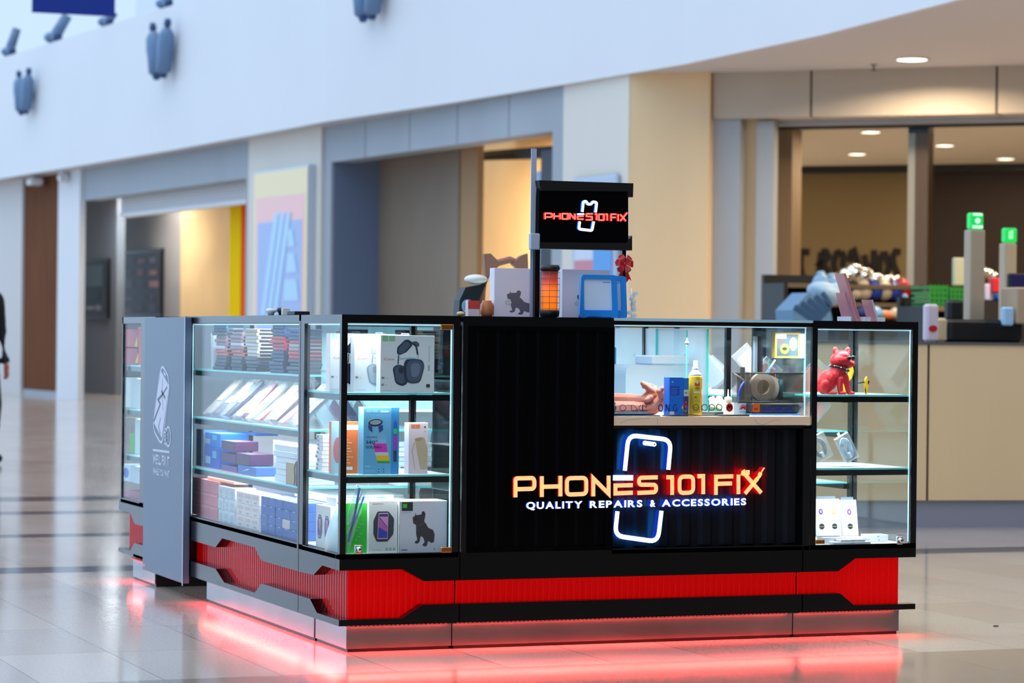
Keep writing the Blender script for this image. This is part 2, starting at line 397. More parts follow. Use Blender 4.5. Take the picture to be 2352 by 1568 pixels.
for z0_, z1_, a, c in ((.39, .49, .60, .88), (.52, .61, .64, .84), (.64, .72, .66, .80)):
    b.flat(fr, [(a*W, z0_*Hh), (c*W, z0_*Hh), ((c-.05)*W, z1_*Hh), ((a+.02)*W, z1_*Hh)], PB, .02)
b.build('emblem', lb)
# second shop
z2 = LW.Z(1000, 337)
hz = [LW.Z(762, 370), LW.Z(1270, 305)]
zh = sum(hz)/2
b = MB(LW.M); sA, sB = LW.S(1298), LW.S(745); n = 5
for i in range(n):
    a, c = sA+(sB-sA)*i/n, sA+(sB-sA)*(i+1)/n; b.box(a+.012, c-.012, -.02, .3, zh, ZC, CON)
b.box(sA, sB, .02, .28, zh+.01, ZC, DRK); b.build('trim_5', kind='structure')
lbox(LW, LW.S(762), LW.S(745), -.02, .02, 0, zh, CON, 'trim_6')
lbox(LW, LW.S(1298), LW.S(1270), -.02, .3, 0, zh, CON, 'trim_7')
lbox(LW, LW.S(762), LW.S(762)+.15, .02, .66, 0, zh+.3, mat('slate reveal', (112, 126, 150), .6, spec=.1), 'wall_reveal')
t = .66
b = MB(LW.M); b.box(LW.S(868, t), LW.S(858, t), t-.03, t, 0, zh, DRK); b.build('trim_8', kind='structure')
lbox(LW, LW.S(1052, t), LW.S(862, t), t, t+.1, 0, zh+.3, mat('taupe shop wall', (138, 122, 106), .6, noise=(.7, .3, (1, 1, .5)), spec=.1), 'wall_shop')
lbox(LW, LW.S(1092, t), LW.S(1050, t), t+.02, t+.1, 0, zh+.3, mat('brown shop panel', (176, 140, 100), .6, spec=.1), 'wall_panel')
t = 3.6
lbox(LW, LW.S(1310, t)-.6, LW.S(1030, t), t, t+.15, 0, zh+.6, TANL, 'wall_shop')
lbox(LW, LW.S(1243, .5), LW.S(1222, .5), .5, .56, 0, zh-.35, mat('pale blue glass wall', (150, 172, 200), .3), 'wall_side')
lbox(LW, LW.S(1272, .3), LW.S(1240, .3), .3, .5, 0, zh-.15, mat('navy frame', (16, 24, 44), .5), 'trim_9')
lbox(LW, LW.S(1310, t)-1, LW.S(745, .3)+1, .1, t+.15, zh+.6, zh+.7, DRK, 'ceiling')
# dark curved bulkhead hanging inside the second shop
b = MB(LW.M); pts = []
sa, sb = LW.S(1268, 1.0), LW.S(985, 1.0)
for i in range(13): pts.append((sa+(sb-sa)*i/12, zh-.14+.18*math.sin(PI*i/12)*(1 if i > 3 else .2)))
b.prism(pts+[(sb, zh), (sa, zh)], 1.0, 1.1, 1, DRK); b.build('trim_10', kind='structure')
# corner pillar and tan panel
s_c = 0.0
lbox(LW, s_c, LW.S(1298), -.04, .5, 0, ZC, CRM, 'trim_11')
s0, s1, za, zb = board(LW, 1322, 1425, 404, 1000, -.04, 0, 0)
pcs = thing('poster_case', 'pale blue poster case on the cream corner pillar behind the hanging kiosk sign', 'poster')
b = MB(LW.M); b.box(s0, s1, -.09, -.045, .5, zb, mat('poster case', (176, 188, 206), .35), bev=.02); b.build('frame', pcs); b = MB()
fr = (LW.M @ V((s1, -.09, .5)), -V((LW.d.x, LW.d.y, 0)), V((0, 0, 1))); W, Hh = s1-s0, zb-.5
b.rect(fr, .08*W, .1, .92*W, Hh-.12, C(206, 214, 226), .004); b.rect(fr, .08*W, .1, .5*W, Hh*.62, C(206, 130, 140), .008); b.rect(fr, .5*W, .1, .92*W, Hh*.7, C(86, 158, 220), .008)
b.build('print', pcs)
lbox(RW, -.02, RW.S(1628), -.02, .6, 0, ZC, TAN, 'wall_right')
# right shop: header panels, stepped jambs, glazing
zR = (RW.Z(1700, 268)+RW.Z(2300, 262))/2
sA, sB = RW.S(1628), RW.S(2352)+3.5
b = MB(RW.M); cuts = [sA, RW.S(1856), RW.S(2283), RW.S(2283)+1.6, sB]
for a, c in zip(cuts, cuts[1:]): b.box(a+.012, c-.012, .05, .4, zR, ZC, COW)
b.box(sA, sB, .09, .38, zR+.01, ZC, DRK); b.build('trim_12', kind='structure')
lbox(RW, RW.S(1628, .1), RW.S(1697, .1), .1, .8, 0, zR, CON, 'trim_13')
lbox(RW, RW.S(1697, .3), RW.S(1735, .3), .3, .45, 0, zR, TAN, 'trim_14')
lbox(RW, RW.S(1735, .2), RW.S(1775, .2), .2, .36, 0, zR-.02, CON, 'trim_15')
lbox(RW, RW.S(1775, .9), RW.S(1817, .9), .9, 1.3, 0, zR, mat('brown jamb', (128, 108, 84), .5), 'trim_16')
lbox(RW, RW.S(1773, .4), sB, .4, .6, zR-.05, zR, CON, 'trim_17')
lbox(RW, RW.S(1773, .6), sB, .6, .72, zR-.075, zR-.02, DRK, 'trim_18')
zS = RW.Z(2000, 288, .72)
bk = 7.1
lbox(RW, .25, sB+2, .61, bk+.3, zS, zS+.1, mat('shop ceiling', (214, 206, 186), .7), 'ceiling')
lbox(RW, -1.0, .25, 2.6, bk+.3, zS, zS+.1, MC['shop ceiling'], 'ceiling')
sX = RW.S(2105, bk)
lbox(RW, RW.S(1700, bk), sX, bk, bk+.2, 0, zS, mat('olive brown shop wall', (124, 106, 70), .8, noise=(.6, .15, (1, 1, .4))), 'wall_back')
lbox(RW, sX, sB+2, bk, bk+.2, 0, zS, mat('dark brown shop wall', (40, 28, 20), .8, noise=(.6, .2, (1, 1, .4))), 'wall_back')
zk = RW.Z(2000, 385, bk)
lbox(RW, RW.S(1700, bk), sB+2, bk-.1, bk, zS-.09, zS-.001, DRK, 'trim_19')
# hand lettered words on the back wall
wlt = thing('wall_lettering', 'hand painted black words on the olive brown back wall of the right shop', 'lettering'); INK = C(22, 16, 12, .8)
X0, Y0, K = 1800, 560, 1/7.84
for nm_, sts in (('letter_k', [[(118, 300), (180, 150), (240, 140)]]), ('letter_i', [[(240, 140), (470, 150)], [(310, 150), (305, 400), (330, 590), (430, 640)]]), ('letter_r', [[(680, 150), (650, 400), (640, 660)], [(680, 150), (760, 140), (810, 230), (740, 330), (670, 370), (760, 430), (810, 540)]]),
        ('letter_o', [[(1040, 140), (960, 170), (905, 330), (910, 440), (960, 500)], [(1040, 140), (1080, 230), (1060, 430)]]), ('letter_a', [[(1190, 330), (1220, 160), (1270, 130), (1330, 330), (1350, 420)]]), ('letter_n', [[(1450, 200), (1480, 350), (1600, 500)], [(1630, 110), (1620, 560)]]),
        ('letter_d', [[(1740, 200), (1720, 560)], [(1740, 200), (1830, 190), (1900, 400), (1850, 560)]]), ('letter_s', [[(2110, 150), (2020, 140), (1960, 250), (1990, 400), (2060, 560)]])):
    b = MB(RW.M)
    for pts in sts:
        q = [RW.hit(X0+x*K, Y0+y*K, bk) for x, y in pts]
        for g in ribbon(q, .085): b.put([(p[0], bk-.012, p[1]) for p in g], [(0, 1, 2, 3)], INK)
    b.build(nm_, wlt)
# soffit and bulkhead over the walkway
edge = [(6.0, 41.8), (7.07, 30.6), (7.5, 24.2), (7.97, 20.76), (8.3, 17.63), (8.5, 15.5), (8.5, 12.56), (8.29, 9.86), (8.1, 7), (7.9, 3), (7.8, -3)]
b = MB(); b.prism(edge+[(18, -3), (18, 10), (14, 14.5), (10, 18), (9.5, 26), (9, 43)], ZC, ZC+.12, 2, mat('white soffit', (206, 204, 206), .7)); b.build('ceiling', kind='structure')
b = MB(); q = ribbon([(x-.03, y) for x, y in edge], .06)
zt = 6.0
for g in q:
    vs = [(p[0], p[1], ZC-.005) for p in g]+[(p[0], p[1], zt) for p in g]
    b.put(vs, [(0, 1, 2, 3), (4, 7, 6, 5), (0, 4, 5, 1), (1, 5, 6, 2), (2, 6, 7, 3), (3, 7, 4, 0)], PLS)
b.build('wall_upper', kind='structure')
# ------------------------------------------------------------------ the kiosk, module by module
H = 1.2
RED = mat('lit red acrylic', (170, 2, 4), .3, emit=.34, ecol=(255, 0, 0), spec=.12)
REDS = mat('red acrylic side copy', (140, 2, 4), .1, emit=.15, ecol=(255, 0, 0), spec=.3)  # same acrylic copied darker and shinier for the light on side faces
def band_top(a):
    """outline of the upper fascia (along, z) from the points of its lower edge"""
    return [(a[0][0], .352)]+a+[(a[-1][0], .352)]
def outline_low(a): return [(a[0][0], .102)]+a+[(a[-1][0], .102)]
def fascia(par, ax, up, lo, face=0.0, depth=.045):
    """ax 1: facing the viewer (x,z), ax 0: facing left (y,z); board runs from face inward"""
    for nm, pl in (('upper_fascia', band_top(up)), ('lower_ledge', outline_low(lo))):
        b = MB(); b.prism(pl, face, face+depth, ax, BLK); b.build(nm, par)
def flutes(par, ax, a0, a1, at, z0=.11, z1=.345, pitch=.024):
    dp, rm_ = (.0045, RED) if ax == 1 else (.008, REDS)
    pitch = pitch if ax == 1 else .03
    b = MB(); n = max(1, round((a1-a0)/pitch)); p = (a1-a0)/n; prof = []
    for i in range(n):
        for k in range(6): 
            an = PI*k/6; prof.append((a0+i*p+p/2-p/2*math.cos(an), at-dp*math.sin(an)))
    prof.append((a1, at))
    vs = [((q[0], q[1], z) if ax == 1 else (q[1], q[0], z)) for z in (z0, z1) for q in prof]; m = len(prof)
    b.put(vs, [(k, k+1, m+k+1, m+k) for k in range(m-1)], rm_, None, False); b.build('fluted_panel', par)
def plinth(par, x0, x1, y0, y1, name='plinth', m=STL):
    b = MB(); b.box(x0, x1, y0, y1, .012, .115, m); b.box(x0+.006, x1-.006, y0+.006, y1-.006, 0, .012, BLP); b.build(name, par)
def ledx(par, x0, x1, y, z=.0985, e=8.5):
    b = MB(); n = int((x1-x0)/.0165)
    b.box(x0, x1, y-.006, y+.006, z, z+.003, BLP)
    for i in range(n): b.box(x0+i*.0165+.003, x0+i*.0165+.012, y-.004, y+.004, z-.0035, z, LEDR)
    o = b.build('led_strip', par)
    lamp('red_floor_glow', 'AREA', ((x0+x1)/2, y-.018, z-.008), e*(x1-x0), (1, .06, .05), (x1-x0, .05), (0, 0, 0), par, spread=PI)
def ledy(par, y0, y1, x, z=.0985, e=5):
    b = MB(); n = int((y1-y0)/.0165)
    b.box(x-.006, x+.006, y0, y1, z, z+.003, BLP)
    for i in range(n): b.box(x-.004, x+.004, y0+i*.0165+.003, y0+i*.0165+.012, z-.0035, z, LEDR)
    b.build('led_strip', par)
    lamp('red_floor_glow', 'AREA', (x, (y0+y1)/2, z-.005), e*(y1-y0), (1, .06, .05), (.044, y1-y0), (0, 0, 0), par, spread=PI)
def shelf(par, x0, x1, y0, y1, z, rail=''):
    b = MB(); b.box(x0, x1, y0, y1, z, z+.006, SHG)
    e = .0012
    b.box(x0, x1, y0-e, y0, z, z+.006, GLE); b.box(x0-e, x0, y0, y1, z, z+.006, GLE); b.box(x0, x1, y1, y1+e, z, z+.006, GLE)
    o = b.build('glass_shelf', par)
    b = MB(); r = .022
    if 'f' in rail: b.box(x0, x1, y0, y0+.015, z-r, z-.001, BLM)
    if 'l' in rail: b.box(x0, x0+.015, y0, y1, z-r, z-.001, BLM)
    if 'r' in rail: b.box(x1-.015, x1, y0, y1, z-r, z-.001, BLM)
    if 'b' in rail: b.box(x0, x1, y1-.015, y1, z-r, z-.001, BLM)
    if rail: b.build('shelf_rail', o)
    return o
def cab_light(par, x0, x1, y0, y1, e, zs=(1.162,), col=(.86, .97, 1)):
    for z in zs:
        lamp('cabinet_light', 'AREA', ((x0+x1)/2, (y0+y1)/2, z), e*1.35, col, (x1-x0, y1-y0), (0, 0, 0), par, spread=PI*.95)
def pane(par, ax, at, a0, a1, z0=.357, z1=1.168, m=None):
    b = MB(); th = .005
    if ax == 1: b.box(a0, a1, at, at+th, z0, z1, m or GL)
    else: b.box(at, at+th, a0, a1, z0, z1, m or GL)
    return b.build('glass_pane', par)
def strip(par, pts_list):
    b = MB()
    for x0, x1, y0, y1, z0, z1 in pts_list: b.box(x0, x1, y0, y1, z0, z1, LEDW)
    b.build('light_strip', par)
def lock(par, x, z, y=-.004, side=1):
    b = MB(); b.box(x-.014, x+.014, y-.004, y+.004, z-.002, z+.028, CHR, bev=.002)
    M = Matrix.Translation((x, y-.004, z+.013)) @ Matrix.Rotation(PI/2, 4, 'X')
    b.lathe([(.011, -.001), (.011, .004), (.009, .007), (.0085, .012), (.002, .0125)], CHR, seg=20, M=M); o = b.build('lock', par)
    b = MB(); b.box(x-.0012, x+.0012, y-.0182, y-.0162, z+.009, z+.017, BLP); b.build('keyhole', o)
def hinge(par, x0, x1, z0, z1, y=-.003, m=BRS):
    b = MB(); b.box(x0, x1, y-.003, y+.004, z0, z1, m, bev=.0015); b.box(x0+.004, x1-.004, y-.0045, y-.003, z0+.004, z1-.004, m); b.build('hinge', par)

# --- corner display case
cc = thing('display_case', 'glass corner display case with headphone boxes on its top shelf', 'display case')
b = MB()
b.box(0, .445, 0, .022, 1.171, H, BLM); b.box(0, .022, .022, .497, 1.168, H, BLM); b.box(.022, .445, .475, .497, 1.178, H, BLM); b.box(.423, .445, .022, .475, 1.178, H, BLM)
b.box(.0, .022, 0, .022, .352, 1.171, BLM); b.box(.419, .445, 0, .016, .352, 1.171, BLM)
b.box(0, .022, .452, .475, .352, 1.168, BLM); b.box(.423, .445, .475, .497, .352, 1.168, BLM); b.box(.0, .022, .475, .497, .352, 1.168, BLM)
b.box(0, .445, 0, .016, .337, .3555, BLM); b.box(0, .016, .016, .497, .337, .3555, BLM)
b.build('frame', cc)
b = MB(); b.box(.02, .445, .02, .497, .338, .352, mat('white base board', (225, 232, 236), .35)); b.build('base_board', cc)
b = MB(); b.box(.022, .423, .022, .475, 1.1795, 1.1995, BLM); b.build('top_panel', cc)
pane(cc, 1, .006, .023, .419); pane(cc, 0, .006, .023, .452); pane(cc, 1, .480, .023, .42); pane(cc, 0, .430, .03, .47)
shelf(cc, .018, .425, .018, .47, .918, 'fl'); shelf(cc, .018, .425, .018, .47, .627, 'fl')
strip(cc, [(.024, .418, .014, .018, 1.163, 1.169), (.414, .418, .014, .018, .36, 1.163), (.0235, .0255, .0145, .0175, .36, 1.163), (.014, .018, .03, .45, 1.163, 1.168)])
cab_light(cc, .05, .4, .04, .10, 2.1, (1.16, .89, .60)); cab_light(cc, .05, .4, .3, .4, 2.1, (1.16, .89, .60))
fascia(cc, 1, [(0, .298), (.235, .298), (.318, .254), (.449, .254)], [(0, .124), (.237, .124), (.311, .170), (.449, .170)])
fascia(cc, 0, [(.046, .298), (.204, .300), (.309, .257), (.497, .254)], [(.046, .124), (.262, .124), (.349, .166), (.497, .166)], 0, .045)
flutes(cc, 1, .047, .449, .052); flutes(cc, 0, .052, .497, .052)
plinth(cc, .053, .449, .077, .456)
ledx(cc, .05, .445, .062); ledy(cc, .09, .49, .03)
x, z = FX(822, 1267); lock(cc, x, z-.004)
hinge(cc, *[FX(1012, 745)[0], FX(1040, 745)[0]], FX(1030, 757)[1], FX(1030, 745)[1]); hinge(cc, FX(1012, 1260)[0], FX(1037, 1260)[0], FX(1030, 1268)[1], FX(1030, 1256)[1])

# --- side display case
sc = thing('display_case', 'long side display case filled with wallet cases and small boxes', 'display case')
y0, y1, D = .503, 2.2, .60
b = MB()
b.box(0, D, y0, y0+.018, 1.178, H, BLM); b.box(0, .022, y0, y1, 1.17, H, BLM); b.box(0, D, y1-.022, y1, 1.17, H, BLM); b.box(D-.022, D, y0, y1, 1.178, H, BLM)
b.box(0, .022, y0, y0+.02, .352, 1.17, BLM); b.box(0, .022, y1-.065, y1, .352, 1.17, BLM); b.box(D-.022, D, y0, y0+.02, .352, 1.17, BLM); b.box(D-.022, D, y1-.022, y1, .352, 1.17, BLM)
b.box(0, .022, y0+.02, y1-.065, .337, .358, BLM); b.build('frame', sc)
b = MB(); b.box(.02, D, y0+.01, y1-.01, .338, .352, MC['white base board']); b.build('base_board', sc)
b = MB(); b.box(.022, D-.022, y0+.02, y1-.022, 1.182, 1.199, BLM); b.build('top_panel', sc)
pane(sc, 0, .006, y0+.02, y1-.065); pane(sc, 0, D-.012, y0+.03, y1-.03)
for z in (.972, .768, .556): shelf(sc, .02, D-.03, y0+.02, y1-.03, z, 'l')
strip(sc, [(.014, .019, y0+.03, y1-.07, 1.163, 1.168), (.014, .018, y1-.069, y1-.066, .36, 1.163)])
for z in (1.16, .945, .742, .53): cab_light(sc, .05, .16, y0+.1, y1-.1, 3.0, (z,))
fascia(sc, 0, [(y0, .254), (.996, .254), (1.09, .298), (1.574, .298), (1.674, .254), (2.155, .254)], [(y0, .166), (.993, .166), (1.083, .122), (1.534, .122), (1.671, .166), (2.155, .166)])
b = MB(); b.box(0, .05, 2.155, y1, .102, .352, BLK); b.build('end_post', sc)
flutes(sc, 0, y0-.005, 2.155, .052)
plinth(sc, .05, .55, .459, 1.995, m=STL)
ledy(sc, .55, 1.98, .03)

# --- swing gate with the cracked phone graphic
gt = thing('gate', 'satin grey kiosk gate panel with a cracked phone graphic', 'gate')
GX = -.03
ga, gb = SY(420, 1340, GX)[0], SY(327, 1308, GX)[0]
GRY = mat('satin grey laminate', (84, 102, 124), .34, noise=(2, .06, (1, 1, .3)), spec=.3)
b = MB(); b.box(GX, -.002, ga, gb, SY(420, 1340, GX)[1], 1.196, GRY, bev=.003); b.build('panel', gt)
b = MB(); b.box(GX-.002, GX, ga, ga+.012, .06, 1.194, mat('gate edge', (150, 165, 180), .25)); b.build('edge_strip', gt)
GW = mat('white vinyl', (206, 212, 228), .5); GD = mat('dark vinyl', (70, 84, 104), .5)
def gl(pts, wd, m, b, lift=.001, closed=False, rr=0):
    q = [SY(320+x/4.9, 800+y/4.9, GX) for x, y in pts]; q = [(-p[0], p[1]) for p in q]
    if rr: q = rounded(q, rr, closed)
    for g in ribbon(q, wd, closed): b.put([(GX-lift, -p[0], p[1]) for p in g], [(0, 1, 2, 3)], m)
def gp(pts, m, b, lift=.0008):
    q = [SY(320+x/4.9, 800+y/4.9, GX) for x, y in pts]; b.put([(GX-lift, p[0], p[1]) for p in q], [tuple(range(len(q)))], m)
b = MB()
gl([(252, 165), (348, 350), (262, 1100), (152, 900)], .011, GW, b, closed=True, rr=.06)
gp([(242, 245), (336, 415), (258, 1010), (162, 830)], GW, b); gl([(276, 268), (300, 305)], .012, GW, b)
gl([(165, 820), (238, 625), (214, 575), (262, 520)], .012, GD, b, .0014); gl([(262, 520), (318, 430)], .008, GD, b, .0014); gl([(250, 475), (295, 560)], .012, GD, b, .0014)
gl([(262, 520), (262, 340)], .003, GD, b, .0014); gl([(242, 780), (220, 880), (240, 960)], .006, GD, b, .0014); gl([(262, 520), (272, 700)], .003, GD, b, .0014)
ring = [(328+28*math.cos(t), 992+108*math.sin(t)) for t in [2*PI*k/24 for k in range(24)]]
gl(ring, .009, GW, b, closed=True); gl([(326, 950), (328, 1000)], .006, GW, b)
for yy in (905, 950, 990, 1030, 1075): gl([(284, yy-6), (304, yy+2)], .008, GW, b)
gl([(155, 1141), (343, 1166)], .009, GW, b)
fr = (V((GX, 0, 0)), V((0, -1, 0)), V((0, 0, 1)))
for t_, v, hh, wa, wb in (("WE'LL FIX IT", 1290, .041, 155, 343), ('WHILE YOU WAIT', 1412, .028, 158, 345)):
    p = SY(320+wa/4.9, 800+v/4.9-2, GX); q = SY(320+wb/4.9, 800+v/4.9, GX); b.text(fr, t_, -p[0], p[1]-.004, hh, GW, .0012, .03, width=p[0]-q[0])
b.build('graphic', gt)

# --- far case beyond the gate
fc = thing('display_case', 'narrow display case beyond the grey gate at the far end', 'display case')
y0, y1, D = 2.72, 3.385, .45
b = MB(); b.box(0, D, y0, y0+.02, 1.178, H, BLM); b.box(0, .022, y0, y1, 1.17, H, BLM); b.box(0, D, y1-.022, y1, 1.17, H, BLM)
b.box(0, .022, y0, y0+.29, .352, 1.17, BLM); b.box(0, .012, y1-.012, y1, .352, 1.17, BLM); b.box(0, .022, y0, y1, .337, .358, BLM); b.box(D-.02, D, y0, y1, .352, 1.178, BLM); b.build('frame', fc)
b = MB(); b.box(.02, D-.02, y0+.01, y1, .338, .352, MC['white base board']); b.box(.02, D-.02, y0, y0+.012, .352, 1.17, mat('back board', (200, 214, 220), .4)); b.build('base_board', fc)
pane(fc, 0, .006, y0+.29, y1-.012); pane(fc, 1, y1-.01, .012, D-.02)
for z in (.972, .768, .556): shelf(fc, .02, D-.03, y0+.02, y1-.014, z, 'l')
for z in (1.16, .945, .742, .53): cab_light(fc, .05, .16, y0+.3, y1-.1, 1.6, (z,))
fascia(fc, 0, [(y0, .254), (3.10, .254), (3.19, .298), (3.42, .298)], [(y0, .166), (3.10, .166), (3.19, .122), (3.42, .122)], 0, .045)
flutes(fc, 0, y0, 3.40, .052)
plinth(fc, .0, .44, y0-.02, 3.12, m=STL); b = MB(); b.box(.004, .436, y0-.026, y0-.0205, .0, .115, BLM); b.build('plinth_end_shade', fc)  # black sheet stands in for the shadow on the plinth's end
ledy(fc, y0+.05, 3.1, -.012, e=5)

# --- service counter with black ribbed front, window and backlit sign
sv = thing('service_counter', 'black ribbed service counter with a repair window above the lit sign', 'counter')
XA, XB, XW = .455, 1.852, 1.043
b = MB()
b.box(XA, XW, 0, .03, 1.165, H, BLM); b.box(XA, XA+.019, 0, .014, .352, 1.165, BLM)
b.box(.476, XW, .002, .024, .352, 1.165, BLF)
for i in range(7):     # pressed ribs on the solid part
    x = .505+i*.078; b.prism([(x, .002), (x+.010, -.002), (x+.036, -.002), (x+.046, .002)], .372, 1.15, 2, BLF)
b.box(.476, .50, -.006, .002, .352, 1.165, BLF); b.box(XW-.03, XW, -.006, .002, .352, 1.165, BLF); b.box(.50, XW-.03, -.006, .002, 1.15, 1.165, BLF)
b.box(XA, XW, .3, .32, .2, H, BLF); b.box(.455, XW, .024, .32, 1.18, 1.199, BLM)
b.build('front_panel', sv)
# recessed ribbed wall behind the sign
b = MB(); prof = [(1.02, .06)]
x = 1.02
b.prism([(XW-.03, .05), (XB, .05), (XB, .07), (XW-.03, .07)], .352, .80, 2, mat('dark ribbed panel', (24, 24, 28), .4, spec=.08))
x = XW
while x < XB-.06:
    b.prism([(x+.016, .05), (x+.030, .036), (x+.062, .036), (x+.076, .05)], .362, .79, 2, mat('dark ribbed panel', (24, 24, 28), .4, spec=.08)); x += .088
b.build('ribbed_panel', sv)
b = MB(); b.box(XW, XB, 0, .05, .337, .356, BLM); b.box(XB-.03, XB, 0, .05, .356, .80, BLM); b.box(XW, XB, .0, .05, .795, .806, BLM); b.build('panel_frame', sv)
STN = mat('beige stone slab', (240, 206, 170), .35, noise=(9, .05, (1, 1, 1)))
b = MB(); b.box(XW+.001, XB-.004, -.004, .56, .807, .839, STN); b.build('worktop', sv)
VN = C(120, 100, 84)
fr = (V((0, -.004, 0)), V((1, 0, 0)), V((0, 0, 1)))
for pts in ([(1423, 972), (1440, 964), (1465, 962), (1490, 960)], [(1732, 962), (1738, 972), (1752, 975), (1768, 968), (1790, 962)], [(1509, 959), (1509, 976)]):
    b = MB(); b.line(fr, [FX(u, v) for u, v in pts], .0007, VN); b.build('stone_vein', sv)
pane(sv, 0, XB-.006, .02, .48, .8395, 1.175, GL2); pw = pane(sv, 1, .004, XW+.001, XB-.004, .8395, 1.175)
b = MB(); b.box(XW-.002, XB+.004, -.004, .50, 1.192, 1.2, mat_glass('top glass', (.9, .97, .97), .08, .35)); b.box(XW, XB, -.005, -.0042, 1.191, 1.2005, mat('glass edge sheen', (150, 190, 205), .2, emit=.15)); b.build('glass_top', sv)  # front edge's bright reflection is put in as colour and glow
b = MB(); b.box(XW, XB, .0, .02, 1.176, 1.19, BLM); b.build('front_rail', sv); b = MB(); b.box(XW, XB, .485, .5, 1.172, 1.19, mat('grey rail', (130, 146, 160), .3)); b.box(XB-.004, XB, .485, .5, .84, 1.19, BLM); b.build('window_frame', sv)
b = MB(); x = FX(1855, 850)[0]; b.box(x-.006, x-.003, .010, .014, .842, 1.17, LEDW); b.box(XW+.004, x, .012, .014, 1.171, 1.1745, LEDW); b.build('light_strip', sv)
cab_light(sv, 1.12, 1.8, .05, .16, 3.6, (1.165,)); cab_light(sv, 1.12, 1.8, .38, .45, 3.2, (1.13,))
fascia(sv, 1, [(.453, .254), (1.8225, .254)], [(.453, .170), (1.8225, .170)]); flutes(sv, 1, .453, 1.8225, .052)
plinth(sv, .453, 1.822, .077, .45); ledx(sv, .46, 1.81, .062)
b = MB(); LIT = LEDW; x = FX(1066, 900)[0]; mm = mat('slit glow', (150, 200, 225), .3, emit=.55)  # glowing bars stand in for light seen through the gap
for za, zb in ((.925, 1.166), (.638, .893), (.53, .604)): b.box(x-.005, x+.004, .013, .0145, za, zb, mm)
b.build('gap_glow', sv)

# --- right display case
rc = thing('display_case', 'front right display case holding the red bulldog', 'display case')
XL, XR = 1.856, 2.3085
b = MB(); a, c = 1.878, 2.284
b.box(XL, XR, 0, .022, 1.172, H, BLM); b.box(XL, a, 0, .016, .352, 1.172, BLM); b.box(c, XR, 0, .022, .352, 1.172, BLM); b.box(XL, XR, 0, .016, .337, .355, BLM)
b.box(XL, a, .475, .497, .352, H, BLM); b.box(c, XR, .475, .497, .352, H, BLM); b.box(a, c, .475, .497, 1.178, H, BLM); b.box(c, XR, .022, .475, 1.178, H, BLM); b.box(XL, a, .022, .475, 1.178, H, BLM); b.build('frame', rc)
b = MB(); b.box(XL, XR-.02, .02, .497, .338, .352, MC['white base board']); b.build('base_board', rc)
b = MB(); b.box(a, c, .022, .475, 1.1795, 1.1995, BLM); b.build('top_panel', rc)
pane(rc, 1, .006, a, c); pane(rc, 0, c+.004, .024, .474, m=GL2); pane(rc, 1, .482, a, c)
shelf(rc, a-.006, c, .018, .47, .915, 'f'); shelf(rc, a-.006, c, .018, .47, .637, 'f')
strip(rc, [(c-.004, c-.001, .012, .016, .36, 1.168), (a, c, .012, .015, 1.165, 1.169)])
cab_light(rc, a+.03, c-.03, .04, .1, 1.7, (1.16, .89, .61)); cab_light(rc, a+.03, c-.03, .3, .4, 1.7, (1.16, .89, .61))
fascia(rc, 1, [(1.8265, .254), (1.975, .254), (2.048, .301), (XR, .301)], [(1.8265, .170), (1.985, .170), (2.045, .123), (XR, .123)])
flutes(rc, 1, 1.8265, 2.262, .052); plinth(rc, 1.826, 2.280, .077, .45); ledx(rc, 1.84, 2.27, .062)
b = MB(); b.box(2.25, 2.262, .06, .45, .12, .345, RED); b.build('side_panel', rc)
x, z = FX(2065, 1247); lock(rc, x, z-.002); hinge(rc, FX(1872, 1240)[0], FX(1893, 1240)[0], FX(1880, 1249)[1], FX(1880, 1239)[1])

# --- right side case running back, and rear case behind the service window
rs = thing('display_case', 'rear right display case behind the case with the red bulldog', 'display case')
y0, y1 = .503, 2.2; XI = 1.74
b = MB()
for x in (XI, XR-.02):
    for y in (y0, 1.3, y1-.02): b.box(x, x+.02, y, y+.02, .352, H, BLM)
b.box(XI, XI+.02, y0, y1, 1.175, H, BLM); b.box(XR-.02, XR, y0, y1, 1.175, H, BLM); b.box(XI, XR, y1-.02, y1, 1.175, H, BLM); b.box(XI, XR, y0, y0+.02, 1.178, H, BLM); b.build('frame', rs)
b = MB(); b.box(XI, XR, y0, y1, .10, .35, BLK); b.build('base', rs)
pane(rs, 0, XR-.008, y0+.02, y1-.02); pane(rs, 0, XI+.008, y0+.02, .73); pane(rs, 0, XI+.013, .71, 1.2, .357, 1.168, mat_glass('frosted door', (.72, .86, .9), .04, .6)); pane(rs, 0, XI+.006, 1.19, y1-.02, .357, 1.168, mat_glass('frosted door'))
b = MB(); b.box(XI+.010, XI+.020, .708, .712, .357, 1.168, GLE); b.build('door_edge', rs); b = MB(); b.box(XI+.004, XI+.013, 1.188, 1.192, .357, 1.168, GLE); b.build('door_edge', rs)
for z in (.90, .76, .555): shelf(rs, XI+.02, XR-.02, y0+.02, y1-.02, z, 'lr')
cab_light(rs, XI+.1, XR-.1, y0+.1, y1-.1, 10, (1.16, ), (.95, .97, 1)); cab_light(rs, XI+.1, XR-.1, y0+.1, y1-.1, 6, (.73, .50), (.95, .97, 1))
rr_ = thing('display_case', 'pale rear display case seen through the repair window', 'display case')
y0 = 1.95
b = MB(); b.box(.62, 1.70, y0, y0+.02, 1.165, H, BLM)
for x in (.62, 1.68): b.box(x, x+.02, y0, y0+.02, .35, 1.165, BLM)
b.build('frame', rr_)
b = MB(); b.box(.62, 1.70, y0+.3, y0+.32, .1, 1.18, mat('pale blue back board', (158, 192, 202), .4)); b.box(.62, 1.70, y0, y0+.3, .1, .80, mat('white cabinet', (214, 226, 230), .4)); b.build('back_board', rr_)
b = MB()
